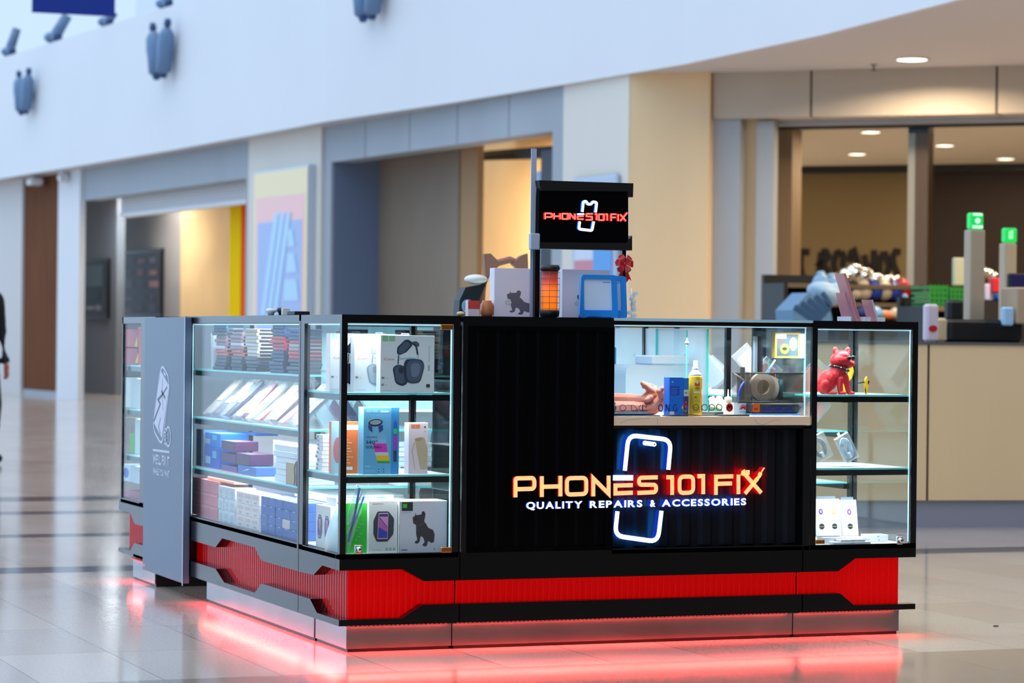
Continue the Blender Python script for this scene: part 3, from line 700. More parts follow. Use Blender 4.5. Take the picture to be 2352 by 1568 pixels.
for x0, x1, yy in ((.64, 1.2, .006), (1.17, 1.68, .014)): b.box(x0, x1, y0+yy, y0+yy+.005, .81, 1.165, GL); b.box(x1-.004, x1, y0+yy-.002, y0+yy+.007, .81, 1.165, GLE)
b.build('sliding_door', rr_)
cab_light(rr_, .7, 1.6, y0+.05, y0+.2, 7, (1.15,))

# ------------------------------------------------------------------ the backlit sign on the counter
sg = thing('illuminated_sign', 'backlit shop sign with cream letters across a white phone outline', 'sign')
def lit(name, rgb, e): return mat(name, rgb, .4, emit=e)
FCR = lit('cream letter face', (240, 186, 120), .88); FWH = lit('white letter face', (244, 250, 255), 1.25)
SRD = lit('red letter side', (235, 10, 14), .30); SBL = lit('blue letter side', (14, 60, 190), .45)
BRD = mat('red halo light', (255, 10, 10), .4, emit=22); BBL = mat('blue halo light', (40, 150, 255), .4, emit=26)
YF, YB = -.012, .022
def zpx(x, y): return FX(1140+x/3.564, 960+y/3.564, YF)
def solid(b, polys, f, s_, bk, yf=YF, yb=YB):
    for q in polys: b.prism([(p[0], p[1]) for p in q], yf, yb, 1, f, mside=s_, mback=bk)
def sletter(name, strokes, wd, f=FCR, s_=SRD, bk=BRD, rr=0, conv=zpx, yf=YF, yb=YB, par=None):
    b = MB()
    for st in strokes:
        cl = st[0] == 'c'; pts = st[1:] if cl else st
        q = [conv(*p) for p in pts]; q = rounded(q, rr, cl) if rr else [V(p) for p in q]
        solid(b, ribbon(q, wd, cl), f, s_, bk, yf, yb)
    return b.build(name, par or sg)
w_ = 36/3.564/655
def L(name, strokes, **k): sletter('letter_'+name, strokes, w_, **k)
L('p', [[(157, 648), (157, 493), (300, 490), (312, 510), (312, 560), (298, 578), (157, 582)]], rr=.008)
L('h', [[(373, 645), (373, 475)], [(525, 640), (525, 472)], [(373, 562), (525, 558)]])
L('o', [['c', (578, 492), (737, 488), (737, 620), (578, 626)]], rr=.016)
L('n', [[(794, 640), (794, 492), (920, 618), (920, 470)]])
L('e', [[(1118, 548), (975, 552), (975, 616), (1118, 610)]])
L('s', [[(1322, 484), (1180, 488), (1168, 505), (1168, 530), (1182, 545), (1296, 545), (1308, 560), (1308, 590), (1296, 606), (1155, 612)]], rr=.01)
L('one', [[(1392, 484), (1440, 484), (1440, 628)]]); L('zero', [['c', (1500, 480), (1612, 476), (1612, 608), (1500, 614)]], rr=.018); L('one', [[(1646, 476), (1694, 474), (1694, 622)]])
L('f', [[(1940, 476), (1798, 480), (1798, 628)], [(1798, 538), (1930, 534)]])
L('i', [[(1982, 622), (1982, 462)]])
L('x', [[(2170, 612), (2038, 462), (2020, 425)], [(2022, 434), (2015, 470)], [(2060, 425), (2058, 465)], [(2036, 618), (2140, 492)]])
sletter('screwdriver', [[(2128, 505), (2160, 468)], [(2145, 450), (2172, 468)]], 30/3.564/655); sletter('screwdriver_blade', [[(2160, 462), (2180, 425), (2195, 405)]], 14/3.564/655)
sletter('accent_bar', [[(955, 488), (1120, 488)]], 46/3.564/655, f=FWH, s_=SBL, bk=BBL)
for nm, pts in (('phone_outline_top', [(1052, 430), (1082, 138), (1430, 178), (1408, 422)]), ('phone_outline_bottom', [(992, 762), (970, 962), (1322, 1012), (1352, 758)])):
    sletter(nm, [pts], 39/3.564/655, f=FWH, s_=SBL, bk=BBL, rr=.035)
sletter('camera_pill', [[(1214, 203), (1294, 214)]], 38/3.564/655, f=FWH, s_=SBL, bk=BBL)
b = MB(); p0, p1, p2, p3 = zpx(1214, 203), zpx(1294, 214), zpx(1295, 214), zpx(1214, 203)
for p in (p0, p1):
    n_ = 14; r_ = 19/3.564/655; b.prism([(p[0]+r_*math.cos(2*PI*k/n_), p[1]+r_*math.sin(2*PI*k/n_)) for k in range(n_)], YF, YB, 1, FWH, mside=SBL, mback=BBL)
r_ = 7/3.564/655; b.prism([(p1[0]+r_*math.cos(2*PI*k/n_), p1[1]+r_*math.sin(2*PI*k/n_)) for k in range(n_)], YF-.001, YF, 1, mat('navy dot', (20, 40, 120), .4)); b.build('camera_pill_ends', sg)
# tag line
TAGL = [('QUALITY', 245, 705), ('REPAIRS', 765, 1195), ('&', 1258, 1302), ('ACCESSORIES', 1355, 2045)]
for wd_, xa, xb in TAGL:
    ya = 742-(xa-245)*.0185; hgt = 58/3.564/655
    adv = []; x = 0
    for ch in wd_:
        vs, fs = text_mesh(ch, .035); lo, hi = min(v[0] for v in vs), max(v[0] for v in vs); adv.append((x-lo, vs, fs)); x += (hi-lo)+.13
    tot_ = x-.13; k = (xb-xa)/tot_
    for ch, (ox, vs, fs) in zip(wd_, adv):
        b = MB(); pts = [zpx(xa+(v[0]+ox)*k, ya-((v[0]+ox)*k)*.0185) for v in vs]; P = [(p[0], p[1]+v[1]/.73*hgt) for p, v in zip(pts, vs)]
        b.put([(p[0], YF, p[1]) for p in P], fs, FWH); b.put([(p[0], YB, p[1]) for p in P], fs, BBL)
        ed = {}
        for f_ in fs:
            for i in range(len(f_)):
                e_ = (f_[i], f_[(i+1) % len(f_)]); ed[tuple(sorted(e_))] = ed.get(tuple(sorted(e_)), [])+[e_]
        n0 = len(P); vv = [(p[0], YF, p[1]) for p in P]+[(p[0], YB, p[1]) for p in P]
        b.put(vv, [(e[0][0], e[0][1], e[0][1]+n0, e[0][0]+n0) for e in ed.values() if len(e) == 1], SBL)
        b.build('letter_'+{'&': 'ampersand'}.get(ch, ch.lower()), sg)
# brand names on the window glass, parts of the pane
fr = (V((0, .004, 0)), V((1, 0, 0)), V((0, 0, 1)))
def gpx(u, v): return FX(u, v, .004)
NV = C(22, 50, 140, .4); GN = C(10, 110, 62, .4); RD = C(206, 20, 34, .4); NVD = C(16, 34, 66, .4)
b = MB(); zx = lambda x, y: gpx(1400+x/9.8, 900+y/9.8)
def gst(pts, wd, m, closed=False, rr=.004):
    b.line(fr, rounded([zx(*p) for p in pts], rr, closed), wd/9.8/655, m, .0008, closed)
for cx, cy, rx, ry in ((298, 355, 72, 65),):
    gst([(cx+rx*math.cos(t), cy+ry*math.sin(t)) for t in [2*PI*k/20 for k in range(20)]], 16, NVD, True)
gst([(380, 296), (540, 296), (600, 355)], 12, NVD); gst([(490, 296), (490, 420), (640, 420), (600, 360)], 16, NVD)
gst([(705, 290), (650, 355), (700, 425)], 14, NVD); gst([(740, 285), (740, 430)], 26, NVD); gst([(760, 290), (830, 355), (835, 290)], 14, NVD); gst([(700, 420), (850, 420)], 14, NVD)
gst([(1150+46*math.cos(t), 358+72*math.sin(t)) for t in [2*PI*k/20 for k in range(20)]], 30, NV, True)
gst([(1270, 440), (1270, 275)], 30, NV); gst([(1275, 280), (1335, 435)], 30, NV); gst([(1340, 440), (1340, 275)], 28, NV)
gst([(1515, 300), (1480, 282), (1440, 310), (1435, 400), (1475, 435), (1515, 420), (1515, 360), (1480, 360)], 28, NV)
for a0, a1, m in ((20, 150, RD), (150, 205, C(240, 180, 20, .4)), (205, 320, C(24, 150, 70, .4)), (320, 365, C(40, 90, 210, .4))):
    gst([(1700+58*math.cos(math.radians(t)), 355-72*math.sin(math.radians(t))) for t in range(a0, a1+1, 12)], 34, m)
gst([(1700, 355), (1770, 355)], 28, C(40, 90, 210, .4))
zx2 = lambda x, y: gpx(1400+x/4.9, 720+y/4.9)
def gs2(pts, wd, m, closed=False, rr=.004): b.line(fr, rounded([zx2(*p) for p in pts], rr, closed), wd/4.9/655, m, .0008, closed)
def ringp(cx, cy, rx, ry, n=20): return [(cx+rx*math.cos(2*PI*k/n), cy+ry*math.sin(2*PI*k/n)) for k in range(n)]
for cx in (970, 1070, 1150, 1232): gs2(ringp(cx, 1055, 32, 34), 10, GN, True)
gs2([(1038, 1030), (1038, 1108)], 9, GN); gs2([(1118, 1030), (1118, 1108)], 9, GN)
X_, Z_ = zx2(1350, 1057); b.disc(fr, X_, Z_, 45/4.9/655, 50/4.9/655, RD, .0008)
gs2([(1322, 1085), (1338, 1030), (1350, 1060), (1362, 1030), (1378, 1085)], 10, C(250, 250, 250, .4), rr=.001)
for k in range(8):
    an = math.radians(10+k*160/7); gs2([(1503-12*math.cos(an), 1078-12*math.sin(an)), (1503-44*math.cos(an), 1078-60*math.sin(an))], 11, RD)
b.text(fr, 'HUAWEI', *zx2(1462, 1112), .0035, NV, .0008, .02, width=80/4.9/655)
q = rounded([zx2(*p) for p in ((1612, 1015), (1690, 1015), (1690, 1110), (1612, 1110))], .005, True); b.flat(fr, q, C(238, 100, 24, .4), .0008)
b.text(fr, 'mi', *zx2(1628, 1084), .0095, C(80, 40, 30, .4), .0012, .02, width=46/4.9/655)
b.text(fr, 'NOKIA', *zx2(1720, 1098), .0165, C(16, 44, 170, .4), .0008, .03, width=425/4.9/655)
b.build('brand_lettering', pw)
# ------------------------------------------------------------------ added fill lamps, downlights and goods inside the shops
WARM = (1, .78, .52)
def local(ln, s, t, z): return ln.M @ V((s, t, z))
for u, t, z, e, c in ((232, 1.0, 3.6, 80, (.86, .94, 1)), (480, 1.6, 3.85, 330, (1, .84, .62)), (330, 1.9, 3.85, 330, (1, .92, .84)), (1200, 2.5, zh+.5, 430, (1, .87, .68))):
    lamp('shop_fill_light', 'AREA', local(LW, LW.S(u, t), t, z), e, c, (.9, .9))  # unseen lamps added to brighten the left shops and the recess
cl = []
for i, (u, v) in enumerate([(2000, 300), (2170, 331), (1969, 351), (2310, 362)]):
    p = un(u, v, 2, zS)
    d = thing('downlight', ['recessed shop downlight nearest the header, above the steel column', 'recessed shop downlight just right of the steel column', 'recessed shop downlight lowest on the left of the steel column',
              'recessed shop downlight furthest right in the shop ceiling'][i], 'light', p, group='square downlights in the right shop')
    b = MB(); b.box(-.085, .085, -.085, .085, -.018, 0, PLS, bev=.006); b.build('trim_ring', d)
    b = MB(); b.box(-.072, .072, -.072, .072, -.023, -.0185, mat('warm lit lens', (255, 240, 214), .4, emit=3.2)); b.build('lens', d)
    lamp('downlight_lamp', 'AREA', (0, 0, -.03), 26, WARM, (.15, .15), (0, 0, 0), d)
for x, y, e in ((12.8, 17.8, 12), (14.2, 15.6, 8), (11.6, 19.5, 14)): lamp('shop_fill_light', 'AREA', (x, y, zS-.1), e, WARM, (1, 1))  # further unseen lamps added to brighten the right shop
p = un(2095, 135, 2, ZC)
d = thing('downlight', 'large round ceiling downlight in the white soffit at upper right', 'light', p)
b = MB(); b.lathe([(.17, 0), (.17, -.012), (.145, -.014), (.145, -.004)], PLS, seg=32); b.build('trim_ring', d)
b = MB(); b.lathe([(.143, -.006), (.143, -.010)], mat('white lit lens', (255, 250, 240), .4, emit=6), seg=32); b.build('lens', d)
p = un(2007, 148, 2, ZC)
b = MB(); b.lathe([(.035, 0), (.035, -.006), (.008, -.008), (.008, -.05), (.03, -.055), (.03, -.06), (.004, -.062)], C(90, 80, 70), seg=12)
b.build('fire_sprinkler', loc=p, label='small chrome fire sprinkler hanging from the white soffit', cat='sprinkler')
# steel column
s0, s1 = RW.S(2083, .75), RW.S(2130, .75)
t = thing('steel_column', 'brushed steel column standing behind the checkout counter', 'column')
b = MB(RW.M); sq_ = s0+(s1-s0)*.36; b.box(s0, sq_, .75, 1.0, 0, RW.Z(2100, 306, .75), mat('steel lit face', (150, 146, 130), .35, .3)); b.build('edge_strip', t)  # paler strip paints the lighter-lit face of the column
b = MB(RW.M); b.box(sq_, s1, .74, 1.0, 0, RW.Z(2100, 306, .75), mat('steel column', (96, 78, 60), .35, .5, noise=(1, .35, (1, 1, .6)))); b.build('shaft', t)  # the column's shaded face, put into a darker steel colour
b = MB(RW.M); b.box(s0, s1, .75, 1.0, RW.Z(2100, 306, .75)+.003, zS, BLM); b.build('cap', t)
# checkout counter
ct = thing('checkout_counter', 'long tan checkout counter with a grey kick board in front of the right shop', 'counter', (4.7, 5.42, 0), (0, 0, -.17))
b = MB()
for x0, x1 in ((0, .70), (.716, 1.72), (1.736, 2.7), (2.716, 3.4)): b.box(x0, x1, 0, .04, .165, 1.105, TAN)
b.box(0, 3.4, .012, .8, .165, 1.105, DRK); b.build('cabinet', ct)
b = MB(); b.box(.02, 3.4, .03, .78, 0, .165, mat('grey kick board', (150, 150, 160), .3)); b.build('kick_board', ct)
b = MB(); b.box(-.01, 3.4, -.01, .82, 1.105, 1.122, mat('grey counter edge', (96, 92, 92), .4)); b.build('counter_top', ct)
def P3(u, v, y): return un(u, v, 1, y)
GRN = mat('lit green sign', (20, 190, 80), .4, emit=.75)
PST = mat('beige post', (178, 160, 134), .5)
def post(u0, u1, vt, vb, us0, us1, vs, y, label, white):
    a, c = P3(u0, vb, y), P3(u1, vb, y); t = thing('checkout_post', label, 'sign post', (a.x, y, 0))
    z1_ = P3(u0, vt, y).z; wd = c.x-a.x
    b = MB(); b.box(0, wd, 0, .09, 1.1225 if y < 7 else 0, z1_, PST, bev=.008); b.build('post', t)
    s0_, s1_ = P3(us0, vt, y).x-a.x, P3(us1, vt, y).x-a.x; zt_ = P3(us0, vs, y).z
    b = MB(); b.box(s0_, s1_, .0, .06, z1_+.003, zt_, GRN, bev=.01); b.build('lamp_sign', t)
    b = MB(); fr = (V((s0_, 0, z1_+.003)), V((1, 0, 0)), V((0, 0, 1))); W, Hh = s1_-s0_, zt_-z1_; WG = mat('lit white green', (190, 245, 205), .4, emit=.9)
    if white: b.rect(fr, W*.1, Hh*.05, W*.9, Hh*.22, WG, .003); b.rect(fr, W*.14, Hh*.8, W*.86, Hh*.95, WG, .003); b.disc(fr, W*.5, Hh*.5, W*.2, Hh*.16, WG, .003)
    else: b.rect(fr, W*.3, Hh*.25, W*.38, Hh*.75, WG, .003); b.rect(fr, W*.5, Hh*.25, W*.58, Hh*.8, WG, .003)
    b.build('sign_symbol', t)
post(2228, 2262, 527, 735, 2230, 2260, 488, 6.0, 'tall beige checkout post topped by a green lit box with white bars', True)
post(2308, 2335, 558, 700, 2309, 2337, 523, 7.6, 'shorter beige checkout post with a plain green lit box at the right edge', False)
# things on and behind the counter
def bbox_px(name, u0, u1, v0, v1, y, dep, m, label, cat, group=None, bev=.01, z0=None, extra=None):
    a = P3(u0, v1, y); c = P3(u1, v0, y); zb = a.z if z0 is None else z0
    o = thing(name, label, cat, (a.x, y, zb), group=group)
    b = MB(); b.box(0, c.x-a.x, 0, dep, 0, c.z-zb, m, bev=bev); b.build('body', o)
    if extra: extra(o, c.x-a.x, c.z-zb)
    return o
def sl(o, W, Hh):
    b = MB(); fr = (V((0, 0, 0)), V((1, 0, 0)), V((0, 0, 1))); b.rect(fr, W*.1, Hh*.2, W*.5, Hh*.7, C(180, 190, 205), .002); b.build('label_area', o)
ccz = 1.122
bbox_px('till_console', 2180, 2352, 735, 775, 5.75, .3, C(10, 10, 12), 'low black till console lying along the checkout counter top', 'till', z0=ccz, bev=.02)
def scr(o, W, Hh):
    b = MB(); b.box(W*.35, W*.65, .02, .06, -.09, 0, BLP); b.build('stand', o); b = MB(); b.box(W*.06, W*.94, -.006, -.001, Hh*.1, Hh*.9, C(50, 46, 90, .2)); b.build('screen', o)
bbox_px('till_monitor', 2318, 2372, 628, 662, 5.9, .04, BLP, 'dark till monitor with a white top edge at the far right', 'monitor', extra=scr)
bbox_px('card_terminal', 2180, 2215, 688, 738, 5.85, .08, C(14, 14, 16), 'black card terminal standing left of the tall beige post', 'terminal', bev=.02)
bbox_px('brochure_stand', 2306, 2330, 705, 748, 5.72, .05, C(170, 210, 240), 'pale blue brochure stand at the right end of the counter', 'stand')
bbox_px('cash_drawer', 2335, 2380, 660, 744, 5.72, .2, C(190, 160, 130), 'framed beige display panel beside the brochure stand', 'panel')
def redband(o, W, Hh):
    b = MB(); fr = (V((0, 0, 0)), V((1, 0, 0)), V((0, 0, 1))); b.disc(fr, W*.5, Hh*.35, W*.35, Hh*.09, C(210, 20, 30), .002); b.build('printed_band', o)
bbox_px('snack_packet', 2128, 2158, 698, 768, 5.7, .06, C(222, 206, 214), 'pinkish white snack packet with a red band beside the steel column', 'packet', extra=redband, bev=.015, z0=ccz)
bbox_px('snack_packet', 2158, 2178, 730, 768, 5.75, .06, C(214, 190, 150), 'short tan snack packet left of the black card terminal', 'packet', bev=.015, z0=ccz)
# shop shelving behind
def gondola(u0, u1, y, tops, label):
    a, c = P3(u0, 700, y).x, P3(u1, 700, y).x; g = thing('shop_shelving', label, 'shelving', (a, y, 0)); W = c-a
    b = MB(); b.box(0, W, .4, .45, 0, tops[0]+.08, C(10, 8, 8)); b.box(0, .04, 0, .4, 0, tops[0], C(10, 8, 8)); b.box(W-.04, W, 0, .4, 0, tops[0], C(10, 8, 8)); b.build('back_panel', g)
    for z in tops: b = MB(); b.box(.04, W-.04, 0, .4, z-.04, z, C(110, 92, 66)); b.build('shelf_board', g)
    return a, W
def zof(v, y): return P3(1950, v, y).z
yg = 12.6
T1, T2 = zof(652, yg), zof(694, yg)
gondola(1800, 2120, yg, (T1, T2, T2-.3, .3), 'dark shop shelving full of bags behind the steel column')
r = random.Random(11); n_ = 0
PC = [('blue', (30, 60, 150)), ('red', (190, 24, 30)), ('cream', (206, 186, 150)), ('pale blue', (130, 170, 200)), ('navy', (22, 30, 90)), ('orange', (214, 110, 50)), ('white', (200, 196, 190))]
def bag(u, v, y, w, h, ci, label, group):
    p = P3(u, v, y); o = MB(); m = C(*PC[ci][1]); o.ell((0, 0, h*.48), (min(w*.5, .085), .09, h*.48), m, seg=12, rings=8); o.ell((0, .0, h*.93), (w*.22, .03, h*.1), m, seg=8, rings=6)
    return o.build('snack_bag', loc=(p.x, y, p.z), rot=(0, 0, r.uniform(-.2, .2)), label=label, cat='bag', group=group)
row = [(1885, 3, .22, .26), (1912, 3, .3, .24), (1938, 4, .26, .2), (1960, 2, .2, .14), (1982, 2, .3, .18), (2008, 0, .24, .18), (2030, 2, .28, .19), (2052, 0, .22, .17), (2074, 1, .16, .2)]
for i, (u, ci, w_b, h_b) in enumerate(row):
    bag(u, 690.5, yg+.1, w_b, h_b, ci, f'{PC[ci][0]} snack bag, {["first", "second", "third", "fourth", "fifth", "sixth", "seventh", "eighth", "last"][i]} from the left on the upper shop shelf', 'snack bags on the upper shop shelf')
low = [(1985, 4, .2, .14), (2010, 3, .22, .13), (2032, 5, .18, .1), (2058, 2, .22, .12), (2078, 3, .1, .24)]
for i, (u, ci, w_b, h_b) in enumerate(low):
    bag(u, 738, yg-.3, w_b, h_b, ci, f'{PC[ci][0]} packet, {["first", "second", "third", "fourth", "last"][i]} from the left in the low row before the shop shelving', 'packets in the low row')
lbx = P3(1960, 738, yg-.3)
b = MB(); b.box(0, 2.1, 0, .5, 0, P3(1960, 739, yg-.45).z-.002, C(40, 36, 34)); b.build('display_table', loc=(P3(1930, 738, yg-.5).x, yg-.5, 0), label='dark low display table in front of the shop shelving', cat='table')
# shiny packets piled like a roof on the shelving
SHN = mat('silver foil', (250, 240, 220), .12, 1); k_ = 0
pk = [(1915, 640), (1928, 636), (1941, 630), (1952, 618), (1962, 610), (1973, 614), (1983, 620), (1996, 626), (2008, 634), (2020, 637), (2036, 638), (2058, 640), (2140, 622), (2152, 626), (2162, 632), (2182, 634)]
nm = ['first', 'second', 'third', 'fourth', 'fifth', 'sixth', 'seventh', 'eighth', 'ninth', 'tenth', 'eleventh', 'twelfth', 'thirteenth', 'fourteenth', 'fifteenth', 'last']
b = MB(); a0 = P3(1905, 640, yg+.15)
zt1 = T1+.001
for i, (u, v) in enumerate(pk[:12]):
    p = P3(u, v, yg+.15); o = MB(); hh = p.z-zt1
    o.ell((0, 0, hh*.5), (.075, .07, hh*.5+.01), SHN, seg=8, rings=6); o.ell((.02, -.04, hh*.85), (.03, .03, .03), SHN, seg=8, rings=5)  # small foil ball added to catch a bright glint
    o.build('foil_packet', loc=(p.x, yg+.15+(i % 2)*.05, zt1+.01), label=f'silver foil packet, {nm[i]} from the left on top of the shop shelving', cat='packet', group='foil packets on the shop shelving')
# striped tote bag hanging low on the left
tb = thing('striped_bag', 'large slumped blue striped bag below the shop lettering', 'bag')
yb_ = 10.2
q = [P3(u, v, yb_) for u, v in [(1822, 742), (1820, 712), (1858, 672), (1905, 700), (1912, 735), (1905, 744)]]
b = MB(); b.prism([(p.x, p.z) for p in q], yb_, yb_+.3, 1, C(86, 128, 160)); b.prism([(q[0].x, .0), (q[5].x, 0), (q[5].x, q[5].z-.002), (q[0].x, q[0].z-.002)], yb_+.02, yb_+.28, 1, C(60, 80, 100)); b.build('body', tb)
b = MB()
for k in range(5):
    c0, c1 = (1824+k*16, 704+k*-8), (1880+k*9, 742-k*10)
    if c1[0] > 1910: c1 = (1908, c1[1])
    for g in ribbon([(P3(*c0, yb_).x, P3(*c0, yb_).z), (P3(*c1, yb_).x, P3(*c1, yb_).z)], .045): b.put([(p[0], yb_-.003, p[1]) for p in g], [(0, 1, 2, 3)], C(28, 72, 110))
b.build('stripes', tb)
p = P3(1895, 674, yb_+.35); b = MB(); b.ell((0, 0, 0), (.16, .12, .09), C(150, 180, 200), rot=(0, .3, 0)); b.ell((.1, 0, .02), (.1, .09, .07), C(150, 180, 200)); b.build('plastic_sack', loc=p, label='pale blue plastic sack heaped above the striped bag', cat='sack')
# green crates right of the steel column
yc_ = 11.0
a, c = P3(2135, 700, yc_), P3(2300, 700, yc_)
gondola(2120, 2420, yc_, (zof(700, yc_), .5), 'dark shop shelving behind the checkout posts')
for i, (u0, u1, v0) in enumerate(((2134, 2178, 652), (2181, 2226, 656))):
    p0, p1 = P3(u0, 700, yc_), P3(u1, v0, yc_); W, Hh = p1.x-p0.x, p1.z-p0.z; z0_ = zof(700, yc_)
    o = thing('crate', ['green slatted crate right beside the steel column', 'green slatted crate right behind the tall beige post'][i], 'crate', (p0.x, yc_, z0_+.001), group='green crates on the shop shelving')
    b = MB(); G = C(24, 120, 40); b.box(0, W, 0, .3, 0, .02, G)
    for k in range(4): b.box(0, W, 0, .015, .01+k*Hh/4, k*Hh/4+Hh*.2, G); b.box(0, .015, 0.015, .3, .01+k*Hh/4, k*Hh/4+Hh*.2, G); b.box(W-.015, W, .015, .3, .01+k*Hh/4, k*Hh/4+Hh*.2, G)
    for k in range(5): b.box(k*(W-.02)/4, k*(W-.02)/4+.02, -.002, 0, 0, Hh, G)
    b.build('slats', o)
    b = MB(); b.box(.02, W-.02, .02, .28, .02, Hh*.7, C(160, 180, 70)); b.build('contents', o)
bbox_px('shopping_sign', 2192, 2226, 592, 653, yc_+.1, .05, C(176, 176, 146), 'pale standing card behind the green crates', 'card', z0=zof(656, yc_)+.02)
for i, (u0, u1, v0, v1, c_, l) in enumerate(((2282, 2306, 638, 672, (190, 20, 26), 'small red square box between the two beige posts'), (2264, 2283, 652, 690, (188, 178, 196), 'lilac packet right of the tall beige post'),
        (2290, 2304, 674, 688, (40, 110, 190), 'small blue packet under the red square box'))):
    bbox_px('grocery_box', u0, u1, v0, v1, yc_-.3+i*.05, .1, C(*c_), l, 'box', 'groceries between the posts')
b = MB(); b.box(0, .5, 0, .33, 0, P3(2264, 690.5, yc_-.35).z-.004, C(30, 26, 24)); b.build('shop_stand', loc=(P3(2256, 690, yc_-.35).x, yc_-.35, 0), label='dark stand holding groceries between the two beige posts', cat='stand')
for i, (u, v) in enumerate(((2266, 620), (2276, 624), (2286, 628), (2296, 634))):
    p = P3(u, v, yc_); o = MB(); o.ell((0, 0, 0), (.045, .045, .045), SHN, seg=8, rings=6); z0_ = 0  # made-up silver balls standing in for blurred bright highlights
    o.box(-.004, .004, -.004, .004, zof(700, yc_)-p.z+.002, -.04, CHR)
    o.build('glint_ball', loc=(p.x, yc_+.1, p.z), label=f'round silver foil balloon, {["first", "second", "third", "last"][i]} from the left between the beige posts', cat='glint ball', group='foil glint balls between the posts')

# ------------------------------------------------------------------ spotlights on the white bulkhead, banner
PO = [V((x, y)) for x, y in edge]
def on_bulk(u, v):
    d = ray(u, v); best = None
    for a, c in zip(PO, PO[1:]):
        dv = c-a; n = V((dv.y, -dv.x)); q = V((d.x, d.y)); k = (a-V((CAM.x, CAM.y))).dot(n)/q.dot(n) if abs(q.dot(n)) > 1e-9 else -1
        p = CAM+d*k; s_ = (V((p.x, p.y))-a).dot(dv)/dv.length_squared
        if 0 <= s_ <= 1: best = p
    return best
GRB = mat('blue grey fitting', (104, 134, 168), .4)
def spot_pair(u, v, label, k=1.0):
    p = on_bulk(u, v); t = thing('spotlight_pair', label, 'spotlight', (p.x-.06, p.y, p.z), (0, 0, .08))
    b = MB(); b.box(-.06, .0, -.12*k, .12*k, -.10*k, .10*k, GRB, bev=.02); b.build('mounting_plate', t)
    for sgn in (-1, 1):
        M = Matrix.Translation((-.16*k, sgn*.24*k, 0)) @ Matrix.Rotation(-sgn*.25, 4, 'X') @ Matrix.Scale(k, 4)
        b = MB(); b.lathe([(.05, -.34), (.115, -.30), (.12, -.05), (.13, .05), (.12, .24), (.07, .33), (.03, .36)], GRB, seg=14, M=M); b.build('lamp_head', t)
        b = MB(); b.lathe([(.04, .36), (.06, .40), (.045, .48)], mat('dark fitting', (44, 76, 122), .4), seg=10, M=M); b.build('lamp_bezel', t); b = MB()
        b.lathe([(.05, -.40), (.07, -.34)], mat('dark fitting'), seg=10, M=M); b.build('lamp_bezel', t)
    b = MB(); b.tube([(-.05, -.1*k, 0), (-.16*k, -.24*k, 0)], .02, GRB); b.tube([(-.05, .1*k, 0), (-.16*k, .24*k, 0)], .02, GRB); b.build('bracket', t)
spot_pair(400, 122, 'blue grey spotlight pair in the middle of the white bulkhead')
spot_pair(81, 217, 'blue grey spotlight pair nearest the left edge of the bulkhead', .9)
spot_pair(880, -16, 'blue grey spotlight pair cut off by the top edge of the picture', .9)
def top_spot(u, v, du, dv, label, kk):
    """floodlight on a slanted arm standing on the top edge of the bulkhead"""
    p = on_bulk(u, v); D_ = (p-CAM).dot(FW); s_ = D_/FPX
    t = thing('floodlight', label, 'floodlight', V((p.x+.02, p.y, 6.0+.045*kk)))
    q = RT*du*s_-UP*dv*s_
    b = MB(); b.tube([(0, 0, 0), q*.3, q], [.05*kk, .08*kk, .07*kk], GRB, 10); b.build('arm', t)
    b = MB(); b.ell((0, 0, .05), (.12*kk, .12*kk, .08*kk), GRB); b.tube([(0, 0, .05), (.0, -.3*kk, .02)], .05*kk, GRB); b.ell((0, -.32*kk, .03), .07*kk, mat('dark fitting')); b.build('lamp_base', t)
for u, v, du, dv, l, kk in ((16, 134, 20, -60, 'slanted floodlight arm on the bulkhead edge at the far left', 1.1), (118, 95, 34, -58, 'slanted floodlight arm left of the blue banner', 1.25), (238, 50, 22, -30, 'floodlight below the blue banner on the bulkhead edge', 1.0), (372, 4, 20, -40, 'floodlight cut off by the picture top right of the blue banner', 1.0)):
    p = on_bulk(u, v)
    top_spot(u, v, du, dv, l, kk)
p0, p1 = un(74, 28, 1, 24.0), un(264, 28, 1, 24.0)
b = MB(); b.box(p0.x, p1.x, 24.0, 24.03, p0.z, p0.z+1.6, mat('royal blue banner', (4, 48, 150), .6, emit=0)); b.build('hanging_banner', label='royal blue banner hanging at the top left corner', cat='banner')
# upper gallery wall pieces behind the bulkhead
lbox(LW, LW.S(330), LW.S(150), 1.2, 1.4, 4.0, 9, mat('gallery panel', (226, 230, 236), .6), 'wall_gallery')
# security cameras under the soffit, far left
for u, v, l in ((80, 418, 'white dome camera under the soffit above the walnut boards'), (146, 412, 'white security camera with a chrome lens beside the walnut boards')):
    p = LW.hit(u, v, -.15); q = LW.M @ V((p[0], -.15, ZC))
    t = thing('security_camera', l, 'camera', q)
    b = MB(); b.lathe([(.06, 0), (.06, -.03), (.03, -.05)], PLS, seg=14); b.build('mount', t)
    b = MB()
    if u < 100: b.box(-.12, .12, -.2, .2, -.17, -.05, PLS, bev=.03)
    else: b.ell((0, 0, -.12), (.11, .11, .09), PLS); b.ell((-.05, -.08, -.15), .05, CHR)
    b.build('housing', t)
# ------------------------------------------------------------------ goods in and on the kiosk
AX, AY, AZ = V((1, 0, 0)), V((0, 1, 0)), V((0, 0, 1))
def FRF(): return (V((0, 0, 0)), AX, AZ)
def FRL(dep): return (V((0, dep, 0)), -AY, AZ)
INKD = C(40, 52, 84); LG = C(196, 200, 208)
def px_box(u0, u1, v0, y, z0, um=None):
    x0 = FX(u0, 900, y)[0]; x1 = FX(u1, 900, y)[0]; z1 = FX((u0+u1)/2, v0, y)[1]; return x0, x1-x0, z1-z0
ZT, ZM, ZB = .9245, .6335, .3525      # shelf surfaces of the corner case
